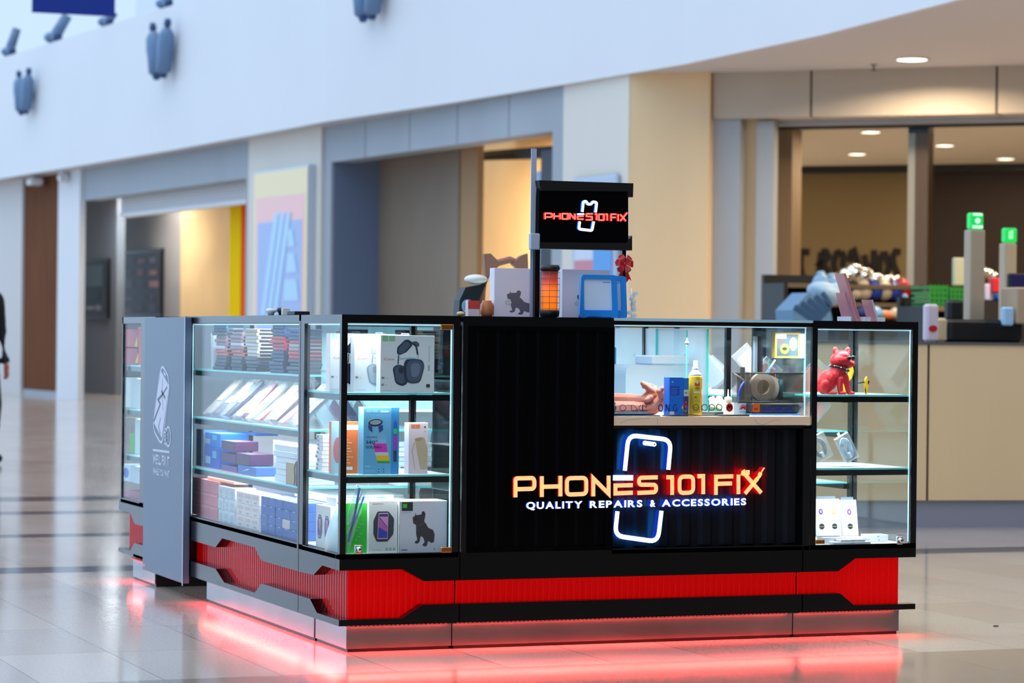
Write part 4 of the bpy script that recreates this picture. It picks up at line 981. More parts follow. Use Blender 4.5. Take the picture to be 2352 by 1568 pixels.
# headphone boxes
def headphone_box(u0, u1, v0, y, label, dark, full=True):
    x0, W, Hh = px_box(u0, u1, v0, y, ZT); o = thing('headphone_box', label, 'box', (x0, y, ZT), group='headphone boxes on the top shelf')
    b = MB(); b.box(0, W, 0, .045, 0, Hh, WHT, bev=.001); b.build('carton', o)
    b = MB(); b.tube([(W*.42, .03, Hh), (W*.44, .03, Hh+.006), (W*.56, .03, Hh+.006), (W*.58, .03, Hh)], .0018, C(70, 80, 96), 6); b.build('handle', o)
    fr = FRF(); b = MB(); X = lambda p: p*W; Z = lambda q: (1-q)*Hh
    PCX = lambda x, y_: (X((x-1085)/700), Z((y_-345)/735))      # coordinates as seen on the enlarged box front
    tone = {0: ((84, 98, 116), (52, 62, 80), (118, 130, 146)), 1: ((34, 42, 60), (22, 28, 44), (60, 74, 96)), 2: ((176, 190, 200), (150, 164, 178), (206, 216, 222))}[dark]
    m0, m1, m2 = [C(*t_, .35) for t_ in tone]
    sq = C(150, 206, 150) if dark == 0 else C(178, 196, 216)
    for xa in (1108, 1194): p = PCX(xa, 422); q = PCX(xa+76, 348); b.rect(fr, p[0], p[1], q[0], q[1], sq)
    # head band, arms and cups
    b.flat(fr, rounded([PCX(*p) for p in ((1300, 500), (1400, 400), (1450, 400), (1500, 470), (1420, 560), (1330, 600), (1295, 580))], .006, True), m1, .0006)
    b.flat(fr, rounded([PCX(*p) for p in ((1315, 520), (1395, 425), (1440, 430), (1470, 470), (1395, 560), (1325, 590))], .005, True), m0, .0008)
    b.line(fr, rounded([PCX(*p) for p in ((1440, 410), (1500, 450), (1545, 480), (1565, 590))], .008), .0065, m1, .001)
    b.flat(fr, rounded([PCX(*p) for p in ((1490, 430), (1540, 415), (1588, 450), (1580, 490), (1520, 480))], .004, True), m0, .0009)
    b.line(fr, [PCX(1318, 600), PCX(1312, 715)], .0042, m1, .0009); b.line(fr, [PCX(1570, 590), PCX(1570, 650)], .004, C(190, 196, 204), .0009)
    b.flat(fr, rounded([PCX(*p) for p in ((1240, 760), (1310, 715), (1400, 740), (1440, 960), (1370, 1000), (1280, 960))], .011, True), m1, .001)
    b.flat(fr, rounded([PCX(*p) for p in ((1262, 760), (1320, 725), (1390, 750), (1425, 930), (1365, 975), (1290, 940))], .011, True), m0, .0013)
    b.disc(fr, *PCX(1350, 790), .009, .013, m1, .0016)
    b.flat(fr, rounded([PCX(*p) for p in ((1395, 660), (1500, 640), (1630, 660), (1655, 740), (1600, 950), (1480, 965), (1395, 920), (1380, 790))], .014, True), m1, .0018)
    b.flat(fr, rounded([PCX(*p) for p in ((1430, 680), (1520, 655), (1630, 675), (1645, 750), (1590, 935), (1490, 950), (1430, 910), (1415, 790))], .014, True), m0, .0021)
    b.flat(fr, rounded([PCX(*p) for p in ((1470, 720), (1540, 690), (1600, 710), (1600, 800), (1560, 880), (1490, 880))], .012, True), m2, .0023)
    b.text(fr, 'Com', *PCX(1130, 665), .0085, C(226, 130, 120), .0008, width=W*.19); b.text(fr, 'fortable', *PCX(1310, 655), .0085, C(60, 160, 190), .0026, width=W*.31)
    b.text(fr, '90', *PCX(1102, 905), .0075, INKD, .0008, .015); b.text(fr, 'h', *PCX(1168, 905), .005, INKD, .0008)
    if dark == 0:
        b.text(fr, '65', *PCX(1102, 990), .0075, INKD, .0008, .01); b.text(fr, 'h', *PCX(1162, 990), .005, INKD, .0008)
        b.text(fr, 'ANC', *PCX(1725, 800), .0075, C(90, 98, 112), .0008, rot=PI/2); b.text(fr, 'HEADPHONES', *PCX(1725, 680), .006, C(190, 194, 202), .0008, rot=PI/2, width=W*.28)
        p = PCX(1680, 1020); q = PCX(1730, 970); b.rect(fr, p[0], p[1], q[0], q[1], C(60, 62, 50)); b.rect(fr, p[0], p[1], q[0], p[1]+.003, C(210, 190, 80), .0008)
    b.rect(fr, X(.03), Z(.965), X(.22), Z(.957), LG); b.build('printed_front', o)
    return o
headphone_box(873, 997, 770, .030, 'white headphone box with dark grey headphones, frontmost and widest in view', 0)
headphone_box(813, 938, 768, .090, 'white headphone box with pale grey headphones, middle of the three', 2)
headphone_box(757, 885, 766, .150, 'white headphone box with navy headphones, rearmost and leftmost', 1)
# orange gadget box, blue speaker box, beige speaker box
x0, W, Hh = px_box(762, 822, 968, .13, ZM)
o = thing('gadget_box', 'narrow orange and white gadget box left of the blue speaker box', 'box', (x0, .13, ZM), (0, 0, -.1)); fr = FRF()
b = MB(); b.box(0, W, 0, .04, 0, Hh, C(238, 118, 62)); b.rect(fr, 0, 0, W*.42, Hh, C(176, 214, 226)); b.disc(fr, W*.24, Hh*.45, W*.16, Hh*.25, C(214, 96, 96), .0008); b.rect(fr, W*.45, Hh*.84, W, Hh*.94, C(250, 236, 226))
for k in range(9): b.rect(fr, W*.5, Hh*(.2+k*.055), W*(.62+.3*rnd.random()), Hh*(.215+k*.055), C(250, 196, 160), .0006)
b.rect(fr, W*.5, Hh*.07, W*.8, Hh*.13, WHT, .0007); b.build('carton', o)
x0, W, Hh = px_box(836, 900, 935, .05, ZM)
o = thing('speaker_box', 'blue carton of a colorful 360 degree speaker on the middle shelf', 'box', (x0, .05, ZM)); BX = C(112, 186, 226); BX2 = C(60, 150, 214)
b = MB(); b.box(0, W, 0, .062, 0, Hh, BX, bev=.0008); b.box(W-.0005, W+.0285, -.0005, .062, 0, Hh, BX2); b.build('carton', o)
fr = FRF(); b = MB(); b.rect(fr, W*.10, Hh*.92, W*.28, Hh*.96, C(150, 210, 244)); b.rect(fr, W*.30, Hh*.92, W*.5, Hh*.96, C(150, 210, 244)); b.rect(fr, W*.6, Hh*.92, W*.9, Hh*.95, C(200, 232, 250))
cyl = [(.12, .78), (.30, .85), (.58, .84), (.68, .78), (.95, .24), (.86, .17), (.55, .17), (.44, .24)]
b.flat(fr, rounded([(x*W, z*Hh) for x, z in cyl], .006, True), C(130, 196, 232), .0006)
for z0_, z1_, col in ((.20, .28, (246, 200, 40)), (.28, .33, (226, 214, 226)), (.33, .46, (226, 70, 190)), (.46, .52, (160, 196, 236)), (.17, .20, (60, 170, 90))):
    f0 = lambda z: .12+(.78-z)*(.44-.12)/(.78-.24); f1 = lambda z: .68+(.78-z)*(.95-.68)/(.78-.24)
    b.flat(fr, [((f0(z0_)+.03)*W, z0_*Hh), ((f1(z0_)-.03)*W, z0_*Hh), ((f1(z1_)-.02)*W, z1_*Hh), ((f0(z1_)+.02)*W, z1_*Hh)], C(*col, .4), .001)
b.disc(fr, W*.42, Hh*.77, W*.26, Hh*.055, C(44, 60, 72), .0014, rot=.1); b.disc(fr, W*.42, Hh*.775, W*.2, Hh*.035, C(160, 176, 184), .0018, rot=.1)
b.flat(fr, [(W*.14, Hh*.74), (W*.3, Hh*.71), (W*.32, Hh*.62), (W*.2, Hh*.66)], C(46, 76, 150), .0013); b.flat(fr, [(W*.52, Hh*.72), (W*.68, Hh*.74), (W*.7, Hh*.66), (W*.56, Hh*.62)], C(46, 76, 150), .0013)
TX = C(30, 44, 74)
b.text(fr, 'COLORFUL', W*.08, Hh*.545, .0052, TX, .0022, .0, width=W*.42); b.text(fr, '360°', W*.08, Hh*.46, .0105, TX, .0022, .01, width=W*.42); b.text(fr, 'SOUND', W*.08, Hh*.39, .0085, TX, .0022, .01, width=W*.54)
for i in range(4): b.disc(fr, W*(.55+.18*(i % 2)), Hh*(.075 if i < 2 else .035), .0022, .0022, C(40, 84, 130), .0008, 10)
b.rect(fr, W*.07, Hh*.115, W*.25, Hh*.125, WHT); b.rect(fr, W*.07, Hh*.05, W*.4, Hh*.058, C(170, 214, 244)); b.build('printed_front', o)
b = MB(); c_ = W+.014
pill = [(c_-.0065, Hh*.25), (c_-.0065, Hh*.76), (c_, Hh*.82), (c_+.0065, Hh*.76), (c_+.0065, Hh*.25), (c_, Hh*.18)]
b.flat(fr, rounded(pill, .004, True), C(40, 110, 200), .0012)
for za, zb, col in ((.6, .68, (70, 210, 110)), (.36, .58, (196, 60, 190)), (.19, .35, (52, 70, 96))): b.rect(fr, c_-.006, Hh*za, c_+.006, Hh*zb, C(*col), .0018)
b.build('printed_side', o)
x0, W, Hh = px_box(940, 984, 971, .06, ZM)
o = thing('speaker_box', 'pink and beige carton of a strapped speaker right on the middle shelf', 'box', (x0, .06, ZM)); b = MB(); b.box(0, W, 0, .05, 0, Hh, C(240, 214, 214), bev=.0008); b.build('carton', o)
fr = FRF(); b = MB(); b.rect(fr, W*.12, Hh*.9, W*.34, Hh*.97, C(240, 128, 80)); b.rect(fr, W*.36, Hh*.9, W*.58, Hh*.97, C(240, 128, 80)); b.disc(fr, W*.84, Hh*.92, .0035, .0035, C(120, 60, 70)); b.disc(fr, W*.84, Hh*.83, .0035, .0035, C(196, 200, 190))
BG = C(206, 176, 146); b.flat(fr, rounded([(W*.3, Hh*.7), (W*.8, Hh*.72), (W*.99, Hh*.5), (W*.99, Hh*.09), (W*.62, Hh*.08), (W*.45, Hh*.4)], .006, True), BG, .0006)
b.disc(fr, W*.52, Hh*.68, W*.22, Hh*.035, C(186, 152, 124), .0009, rot=.15); b.line(fr, rounded([(W*.3, Hh*.62), (W*.17, Hh*.45), (W*.25, Hh*.3), (W*.32, Hh*.08)], .01), .0022, C(190, 158, 134), .0012); b.build('printed_front', o)
# stack of thin white drive boxes seen through the left pane
r = random.Random(3)
for i in range(9):
    z = ZM+.0145*i; b = MB(); b.box(0, .20, 0, .075, .0003, .0138, C(232, 230, 228), bev=.0008); fr = FRL(.075)
    fr2 = (V((0, 0, 0)), AX, AZ); b.rect(fr2, .05, .004, .16, .0065, C(150, 120, 130)); b.disc(fr2, .03, .007, .0018, .0018, C(90, 90, 100), seg=8); b.rect(fr, .01, .003, .03, .010, C(140, 140, 148))
    x, y = .035+r.uniform(-.003, .003), .33
    b.build('drive_box', loc=(x, y, z), rot=(0, 0, r.uniform(-.03, .03)), label=f'thin white drive box, {ORD[8-i]} in the stack behind the left pane', cat='box', group='thin white drive boxes')
# bottom shelf: armband boxes, blue bags, green box, dog box
def armband(W, Hh, fr, b):
    K = C(54, 56, 64); b.flat(fr, rounded([(W*.3, Hh*.8), (W*.68, Hh*.8), (W*.88, Hh*.66), (W*.86, Hh*.36), (W*.66, Hh*.22), (W*.28, Hh*.22), (W*.16, Hh*.36), (W*.16, Hh*.62)], .006, True), K, .0006)
    b.flat(fr, rounded([(W*.34, Hh*.77), (W*.68, Hh*.77), (W*.66, Hh*.27), (W*.3, Hh*.27)], .003, True), C(206, 176, 200), .0009); b.flat(fr, [(W*.36, Hh*.75), (W*.66, Hh*.75), (W*.64, Hh*.29), (W*.32, Hh*.29)], C(44, 46, 100), .0012)
    b.flat(fr, [(W*.36, Hh*.70), (W*.655, Hh*.70), (W*.65, Hh*.5)], C(216, 140, 200), .0015); b.flat(fr, [(W*.355, Hh*.68), (W*.65, Hh*.48), (W*.645, Hh*.4), (W*.345, Hh*.5)], C(190, 90, 170), .0016); b.flat(fr, [(W*.34, Hh*.5), (W*.645, Hh*.4), (W*.64, Hh*.29), (W*.33, Hh*.29)], C(52, 60, 170), .0015)
x0, W, Hh = px_box(850, 916, 1150, .055, ZB)
o = thing('armband_box', 'white armband carton between the green box and the bulldog box', 'box', (x0, .055, ZB)); fr = FRF(); b = MB(); b.box(0, W, 0, .035, 0, Hh, C(228, 226, 222), bev=.0008); b.box(W*.08, W*.9, .016, .019, Hh, Hh+.020, WHT)
b.build('carton', o); b = MB(); b.flat((V((0, .016, 0)), AX, AZ), rounded([(W*.32, Hh+.009), (W*.62, Hh+.009), (W*.62, Hh+.013), (W*.5, Hh+.013), (W*.47, Hh+.017), (W*.43, Hh+.013), (W*.32, Hh+.013)], .001, True), C(60, 130, 110)); b.build('hang_hole', o)
b = MB(); armband(W, Hh, fr, b); b.text(fr, 'BLACKTECH', W*.14, Hh*.935, .0038, C(60, 56, 70), .0006, .02, width=W*.36); b.text(fr, 'Armband', W*.1, Hh*.055, .0055, C(176, 176, 176), .0006, width=W*.38)
for k in range(3): b.rect(fr, W*(.58+k*.13), Hh*.045, W*(.68+k*.13), Hh*.1, C(176, 178, 176))
b.build('printed_front', o)
# the bulldog speaker box
x0, W, Hh = px_box(920, 1030, 1150, .045, ZB)
o = thing('speaker_box', 'large white carton with a black bulldog picture on the bottom shelf', 'box', (x0, .045, ZB)); fr = FRF()
b = MB(); b.box(0, W, 0, .12, 0, Hh, C(216, 212, 220), bev=.001); b.rect(fr, 0, 0, .0016, Hh, C(60, 170, 60)); b.rect(fr, W-.0016, 0, W, Hh, C(90, 150, 100)); b.build('carton', o)
b = MB(); b.rect(fr, W*.05, Hh*.81, W*.28, Hh*.98, C(26, 30, 30)); b.rect(fr, W*.07, Hh*.87, W*.16, Hh*.95, C(60, 190, 50), .0007); b.rect(fr, W*.05, Hh*.775, W*.26, Hh*.782, C(170, 168, 176))
b.text(fr, 'CH-M10', W*.04, Hh*.045, .0048, C(30, 30, 36), .0006, .03, width=W*.135); b.text(fr, '8', W*.73, Hh*.05, .005, C(30, 30, 36), .0006, .03)
DG = C(60, 50, 52, .6); dz = lambda x, y: ((x-1410)/695*W, (1100-y)/690*Hh)
body = [(1640, 560), (1655, 600), (1730, 590), (1735, 555), (1765, 545), (1788, 580), (1780, 640), (1770, 680), (1800, 720), (1830, 770), (1900, 800), (1925, 860), (1915, 960), (1880, 975), (1830, 945), (1812, 1010), (1780, 1020), (1745, 1000), (1780, 960), (1760, 900), (1720, 880), (1705, 960), (1670, 980), (1636, 970), (1640, 950), (1675, 930), (1655, 850), (1655, 760), (1650, 725), (1612, 710), (1600, 630), (1640, 600)]
b.flat(fr, rounded([dz(*p) for p in body], .0018, True, 3), DG, .0008); b.disc(fr, *dz(1650, 650), .0055, .0045, C(26, 20, 24), .0012); b.line(fr, [dz(1665, 750), dz(1780, 700)], .0015, C(110, 80, 90), .0013); b.disc(fr, *dz(1764, 575), .0032, .0055, C(40, 32, 36), .0012)
b.build('printed_front', o)
# green box, lanyard bags, clear bag
x0, W, Hh = px_box(826, 852, 1150, .075, ZB)
o = thing('cable_box', 'bright green carton left of the armband carton', 'box', (x0-.05, .075, ZB)); b = MB(); b.box(0, W+.05, 0, .05, 0, Hh*.96, C(24, 168, 40), bev=.0008); fr = FRF(); b.build('carton', o); b = MB()
for k in range(7): b.rect(fr, W*(.9+.2*(k % 3)), Hh*(.25+.06*k), W*(1.1+.25*(k % 3)), Hh*(.26+.06*k), C(120, 210, 110))
b.disc(fr, W*1.2, Hh*.8, W*.3, Hh*.1, C(100, 200, 60), .0005); b.build('printed_front', o)
def strapbag(pts, y, label, cols):
    o = thing('lanyard_pack', label, 'packet', (pts[0][0], y, ZB)); z0 = ZB; x00 = pts[0][0]
    b = MB(); b.prism([(p[0]-x00, p[1]-z0) for p in pts], 0, .004, 1, PLA); b.build('clear_sleeve', o)
    for i, (a, c, w, m) in enumerate(cols):
        b = MB(); a_ = FX(*a, y); c2 = FX(*c, y); 
        for g in ribbon(rounded([(a_[0]-x00, a_[1]-z0), ((a_[0]+c2[0])/2-x00+.004, (a_[1]+c2[1])/2-z0), (c2[0]-x00, c2[1]-z0)], .03), w): b.prism([(q[0], q[1]) for q in g], .0015, .0028, 1, m)
        b.build('strap', o)
q = [FX(u, v, .035) for u, v in ((799, 1262), (822, 1200), (842, 1130), (820, 1112), (799, 1180))]; q[0] = (q[0][0], ZB+.0005)
strapbag(q, .035, 'clear sleeve of blue lanyards leaning at the left of the bottom shelf', [((800, 1244), (826, 1120), .008, C(24, 96, 190, .35)), ((801, 1228), (836, 1140), .006, C(60, 150, 220, .35)), ((800, 1205), (832, 1128), .005, C(210, 226, 240, .35))])
o = thing('cable_bag', 'crumpled clear bag of white cables behind the blue lanyards', 'bag', (.07, .12, ZB)); b = MB()
b.ell((.03, .03, .075), (.035, .03, .075), PLA, seg=12); b.build('bag', o); b = MB()
for k in range(5): b.tube([(.03+.02*math.cos(t+k), .03+.015*math.sin(t), .03+.02*k+.01*math.sin(2*t)) for t in [i*PI/6 for i in range(12)]], .003, C(226, 230, 236), 6, True)
b.build('cables', o)
o = thing('foam_bag', 'pale blue plastic bag slumped behind the left pane of the bottom shelf', 'bag', (.05, .165, ZB)); b = MB(); b.lathe([(.052, 0), (.05, .05), (.036, .1), (.015, .15), (.008, .17)], mat_glass('blue plastic', (.7, .88, .95), .05, .55), seg=14); b.build('bag', o)
# armband boxes in the side pane
for i, (y, l) in enumerate(((.225, 'white carton with two armband pictures behind the left pane of the bottom shelf'),)):
    o = thing('armband_box', l, 'box', (.035, y, ZB)); D_ = .175; Hh = .155; b = MB(); b.box(0, .06, 0, D_, 0, Hh, C(224, 218, 212), bev=.001); b.box(.028, .031, .02, D_*.8, Hh, Hh+.03, WHT); b.build('carton', o)
    b = MB(); o_, a_, b_ = FRL(D_)
    for k in (0, 1): armband(.08, .15, (o_+a_*(.01+k*.085), a_, b_), b)
    b.build('printed_side', o)

# ------------------------------------------------------------------ side case
# wallet cases stacked on the top shelf
def wallet(colr, W=.078, L_=.15, T=.0137):
    key = ('w', colr, round(T*1e4), round(L_*1e3))
    if key in MC: return MC[key]
    b = MB(); m = C(*colr, .45); n = 6
    prof = [(W, 0), (W, T), (.004, T)]+[(.004-.004*math.sin(PI*k/n), T/2+T/2*math.cos(PI*k/n)) for k in range(1, n)]+[(.004, 0)]
    prof = [(p[0], p[1]) for p in prof]
    b.prism(prof, 0, L_, 1, m); b.prism([(.012, T*.2), (W-.001, T*.2), (W-.001, T*.8), (.012, T*.8)], -.0004, -.0001, 1, C(40, 44, 56))
    me = bpy.data.meshes.new('wallet_case'); me.from_pydata(b.v, [], b.f)
    for q in b.mats: me.materials.append(q)
    me.polygons.foreach_set('material_index', b.m); MC[key] = me; return me
CN = {(40, 84, 140): 'blue', (222, 70, 66): 'red', (200, 70, 90): 'raspberry', (42, 62, 96): 'navy', (186, 176, 190): 'silver', (190, 158, 146): 'tan', (88, 92, 104): 'grey', (170, 140, 150): 'mauve', (232, 222, 228): 'white', (224, 130, 112): 'salmon', (30, 120, 190): 'bright blue', (40, 44, 60): 'black', (226, 206, 176): 'cream'}
BL, RE, RP, NVY, SI, TN, GY, MV, WT, SA, BB, BK, CR = list(CN)
r = random.Random(5); T = .0139; ZTS = .9785
def stack(x, y, cols, where, L_=.15, W=.078, T=T, z=ZTS):
    n = len(cols)
    for i, c in enumerate(cols):          # listed from the top down
        o = bpy.data.objects.new('wallet_case', wallet(c, W, L_, T)); COL.objects.link(o)
        o.location = (x+r.uniform(-.004, .004), y+r.uniform(-.004, .004), z+(n-1-i)*(T+.0003)+.0002); o.rotation_euler = (0, 0, r.uniform(-.05, .05))
        tag(o, f'{CN[c]} phone wallet case, {ORD[i]} {where}', 'phone case', 'wallet cases stacked on the top shelf')
stack(.045, 1.72, (BB, GY, GY, MV, MV, MV, WT, SA, SA, GY, GY, BK, BK), 'in the stack far left', .17)
stack(.05, 1.49, (GY, MV, MV, MV, WT, MV, SA, SA, GY, GY, BK, BK), 'in the second stack from the left', .16)
stack(.05, 1.26, (CR, CR, WT, CR, WT, CR, WT, CR, GY, GY, BK, BK), 'in the cream stack mid shelf', .16)
stack(.04, .86, (BL, BL, BL, RE, RE, RP, RP, NVY, NVY, NVY, NVY, NVY, NVY), 'in the red and navy stack', .17)
stack(.04, .62, (BL, BL, BL, RE, SI, TN, RE, RE, GY, GY, GY, GY), 'in the stack nearest the corner', .16)
stack(.17, .535, (NVY, NVY, GY, MV, WT, SA, RE, GY, GY, GY, NVY, NVY), 'in the stack behind the corner case', .08, .10)
stack(.42, .56, (GY, GY, GY, NVY, GY, RE, RE, MV, TN, NVY, NVY, NVY), 'in the stack behind the headphone boxes', .09, .14)
# hanging clear packs at the far end
for i in range(4):
    o = thing('accessory_pack', f'upright clear accessory pack, {["nearest", "second", "third", "furthest"][i]} of the four by the gate end', 'packet', (.05+.01*i, 1.925+.045*i, ZTS+.001), group='upright clear packs by the gate')
    b = MB(); b.box(0, .06, 0, .025, 0, .15, PLB); b.build('blister', o); b = MB(); b.box(.008, .05, .008, .016, .01, .09, C(*[(224, 180, 196), (206, 200, 210), (214, 150, 170), (190, 180, 180)][i])); b.build('insert_card', o)
# leaning clear packs with phone cases
def lean_pack(parent_loc, rot, col, label, group, L_=.165, W=.085, T=.012, lab=True):
    o = thing('phone_case_pack', label, 'phone case', parent_loc, rot, group)
    b = MB(); b.box(0, W, 0, T, 0, L_, PLA); b.build('clear_pouch', o)
    b = MB(); q = rounded([(W*.1, L_*.05), (W*.9, L_*.05), (W*.9, L_*.88), (W*.1, L_*.88)], .01, True, 3); b.prism([(p[0], p[1]) for p in q], T*.2, T*.75, 1, col); b.build('phone_case', o)
    if lab: b = MB(); b.box(-.001, .004, T*.1, T+.001, L_*.02, L_*.96, col); b.build('case_edge', o)
    if lab: b = MB(); b.box(-.0006, -.0002, T*.1, T*.9, L_*.45, L_*.62, WHT); b.box(W*.2, W*.8, -.0008, -.0003, L_*.35, L_*.55, WHT); b.build('sticker', o)
    return o
pc = [(210, 200, 190), (120, 110, 140), (206, 214, 220), (44, 60, 110), (214, 206, 214), (160, 60, 90), (200, 210, 216), (232, 90, 84), (196, 206, 214), (90, 44, 70), (214, 150, 180), (206, 214, 222), (70, 74, 90)]
pn = ['beige', 'violet grey', 'clear', 'navy', 'pearl', 'wine red', 'frosted', 'coral red', 'translucent', 'plum', 'pink', 'glassy', 'graphite']
for i in range(13):
    th = math.radians(46+5*math.sin(i*2.1)); L_p = .215 if i % 3 else .235
    lean_pack((.05+.006*(i % 3), 2.10-.112*i, .776+.018*math.sin(th)), (-th, 0, -PI/2+r.uniform(-.12, .12)), C(*pc[i], .35) if i not in (2, 6, 8, 11) else PLB, f'leaning clear pack with a {pn[i]} phone case on the second shelf', 'leaning phone case packs', L_=L_p, T=.018)
o = thing('toy_box', 'rounded white box with green marks behind the leaning phone case packs', 'box', (.30, 1.80, .7755)); b = MB(); b.box(0, .12, 0, .25, 0, .155, C(226, 236, 226), bev=.02); fr = (V((0, .25, 0)), -AY, AZ)
for x_, z_, w_2, h_2, c_ in ((.05, .1, .012, .01, (150, 200, 90)), (.13, .1, .03, .01, (150, 210, 80)), (.03, .04, .02, .015, (140, 150, 160)), (.16, .045, .025, .02, (140, 150, 160))): b.disc(fr, x_, z_, w_2, h_2, C(*c_), .001)
b.build('body', o)
# third shelf: assorted cartons, placed by (distance along the case, height)
def syb(name, u0, u1, v0, v1, x, dep, zb, m, label, group=None, gfx=None):
    um = (u0+u1)/2; y1 = SY(u0, v1, x)[0]; y0 = SY(u1, v1, x)[0]; z0 = SY(um, v1, x)[1] if zb is None else zb; z1 = SY(um, v0, x)[1]
    o = thing(name, label, 'box', (x, y0, z0), group=group); b = MB(); b.box(0, dep, .001, y1-y0-.001, .0003, z1-z0-.0005, m, bev=.0012); b.build('carton', o)
    if gfx:
        b = MB(); fr = (V((0, y1-y0, 0)), -AY, AZ); gfx(b, fr, y1-y0, z1-z0); b.build('printed_side', o)
    return o, z1
Z3 = .5625
def g_blue(b, fr, W, Hh): b.rect(fr, W*.1, Hh*.2, W*.42, Hh*.55, C(150, 196, 220)); b.rect(fr, W*.55, Hh*.5, W*.8, Hh*.85, C(90, 176, 226))
o, z = syb('carton', 450, 466, 985, 1088, .06, .12, Z3, C(92, 116, 140), 'tall slate grey carton at the far end of the third shelf')
o, z = syb('carton', 468, 504, 1027, 1090, .065, .12, Z3, C(4, 90, 196), 'lower bright blue carton left of the purple boxes', 'blue cartons', g_blue)
o, z = syb('carton', 466, 506, 993, 1026, .07, .12, z+.001, C(4, 120, 214), 'upper bright blue carton left of the purple boxes', 'blue cartons', g_blue)
o, z = syb('carton', 508, 544, 1069, 1096, .06, .1, Z3, C(110, 76, 150), 'lilac carton at the foot of the purple boxes')
o, za = syb('carton', 546, 588, 1070, 1100, .055, .1, Z3, C(70, 110, 180), 'mid blue carton beneath the purple boxes', None, lambda b, fr, W, Hh: b.flat(fr, [(W*.2, Hh*.3), (W*.6, Hh*.6), (W*.6, Hh*.75)], C(206, 220, 236)))
o, z2_ = syb('carton', 508, 541, 1041, 1068, .058, .1, max(z, za)+.0015, C(84, 28, 88), 'left purple carton of the lower pair', 'purple cartons')
o, z3_ = syb('carton', 542, 573, 1041, 1068, .058, .1, max(z, za)+.0015, C(84, 24, 80), 'right purple carton of the lower pair', 'purple cartons')
o, z = syb('carton', 508, 539, 1012, 1040, .06, .1, max(z2_, z3_)+.001, C(88, 22, 82), 'single purple carton on top of the pair', 'purple cartons')
for i, (u0, u1) in enumerate(((518, 550), (552, 586))): syb('carton', u0, u1, 993, 1012, .22, .1, .700, C(4, 120, 214), f'{["left", "right"][i]} bright blue carton up high behind the purple boxes', 'blue cartons behind', None)
b = MB(); b.box(0, .2, 0, .62, 0, .136, C(206, 214, 220), bev=.002); b.build('storage_box', loc=(.20, .92, Z3+.0005), label='long pale carton behind the white device boxes on the third shelf', cat='box')
for i in range(6):
    z0_ = Z3+.0004+i*.0235; b = MB(); b.box(0, .13, 0, .36, .0003, .0228, C(232, 234, 238), bev=.0015); b.rect((V((0, .36, 0)), -AY, AZ), .3, .008, .305, .013, C(120, 120, 130))
    b.build('device_box', loc=(.055+.004*(i % 2), .62+(.05 if i > 3 else .03), z0_), label=f'flat white device box, {ORD[5-i]} in the pile on the third shelf', cat='box', group='flat white device boxes')
o = thing('speaker', 'small brown fabric speaker with a black cable on the third shelf', 'speaker', (.035, .60, Z3)); b = MB(); b.lathe([(.0, 0), (.017, 0), (.019, .01), (.019, .085), (.014, .095), (0, .096)], C(96, 80, 76, .7), seg=16); b.build('body', o)
b = MB(); b.tube([(-.015, .012, .09), (-.021, .014, .06), (-.018, .012, .03), (-.02, .016, .002)], .0018, BLP, 6); b.build('cable', o)
syb('carton', 656, 683, 1062, 1117, .028, .006, Z3, C(186, 150, 110), 'tan kraft pack at the near end of the third shelf')
# bottom shelf: grids of small boxes
def grid_boxes(u0, u1, vt0, rows, cols, x, dep, col, where, jit=0, gfx=None, h=None, names=None):
    ya, yb = SY(u0, 1200, x)[0], SY(u1, 1200, x)[0]; dy = (ya-yb)/cols; h = h or .17/rows; z0 = .3525
    protos = {}
    for r_ in range(rows):
        for c_ in range(cols):
            if names and (r_, c_) in names: continue
            if not protos:
                o = thing('small_box', 'x', 'box'); b = MB(); b.box(0, dep, .0012, dy-.0012, .0003, h-.0006, col, bev=.0015); b.build('carton', o)
                if gfx: b = MB(); gfx(b, (V((0, dy, 0)), -AY, AZ), dy, h); b.build('printed_side', o)
                protos[0] = o
            else: o = copy_tree(protos[0])
            o.location = (x+r.uniform(0, .003), ya-(c_+1)*dy, z0+r_*h+.0004)
            o['label'] = f'{where}, {["bottom", "second", "third", "fourth"][r_] if r_ < rows-1 or rows > 4 else "top"} row, {["first", "second", "third", "fourth", "fifth"][c_]} from the left'
            o['group'] = where+' grid'
grid_boxes(440, 500, 1105, 3, 3, .05, .09, C(226, 132, 138), 'pink boxed accessory', h=.053, gfx=lambda b, fr, W, Hh: b.rect(fr, W*.1, Hh*.8, W*.9, Hh*.84, C(240, 190, 190)))
b = MB(); b.box(0, .16, 0, .42, 0, .012, C(240, 140, 110), bev=.001); b.build('flat_carton', loc=(.06, 1.62, .3525+.160), label='orange flat carton lying across the pink boxes', cat='box')
def g_w(b, fr, W, Hh): b.rect(fr, W*.2, Hh*.3, W*.8, Hh*.75, C(196, 204, 210)); b.rect(fr, W*.3, Hh*.1, W*.7, Hh*.2, C(176, 180, 190))
grid_boxes(500, 538, 1120, 3, 3, .045, .09, C(218, 222, 224), 'white boxed earphones', gfx=g_w, h=.049)
def g_c(b, fr, W, Hh): b.rect(fr, W*.15, Hh*.5, W*.85, Hh*.8, C(226, 196, 190)); b.rect(fr, W*.3, Hh*.15, W*.7, Hh*.3, C(196, 176, 190))
grid_boxes(542, 594, 1125, 3, 3, .045, .09, C(240, 222, 214), 'cream boxed charger', gfx=g_c, h=.047)
def g_b(b, fr, W, Hh): b.disc(fr, W*.5, Hh*.97, W*.2, Hh*.04, C(186, 206, 236), seg=10)
grid_boxes(598, 683, 1145, 4, 5, .04, .10, C(22, 76, 158), 'blue boxed cable', gfx=g_b, h=.0355, names={(1, 3)})
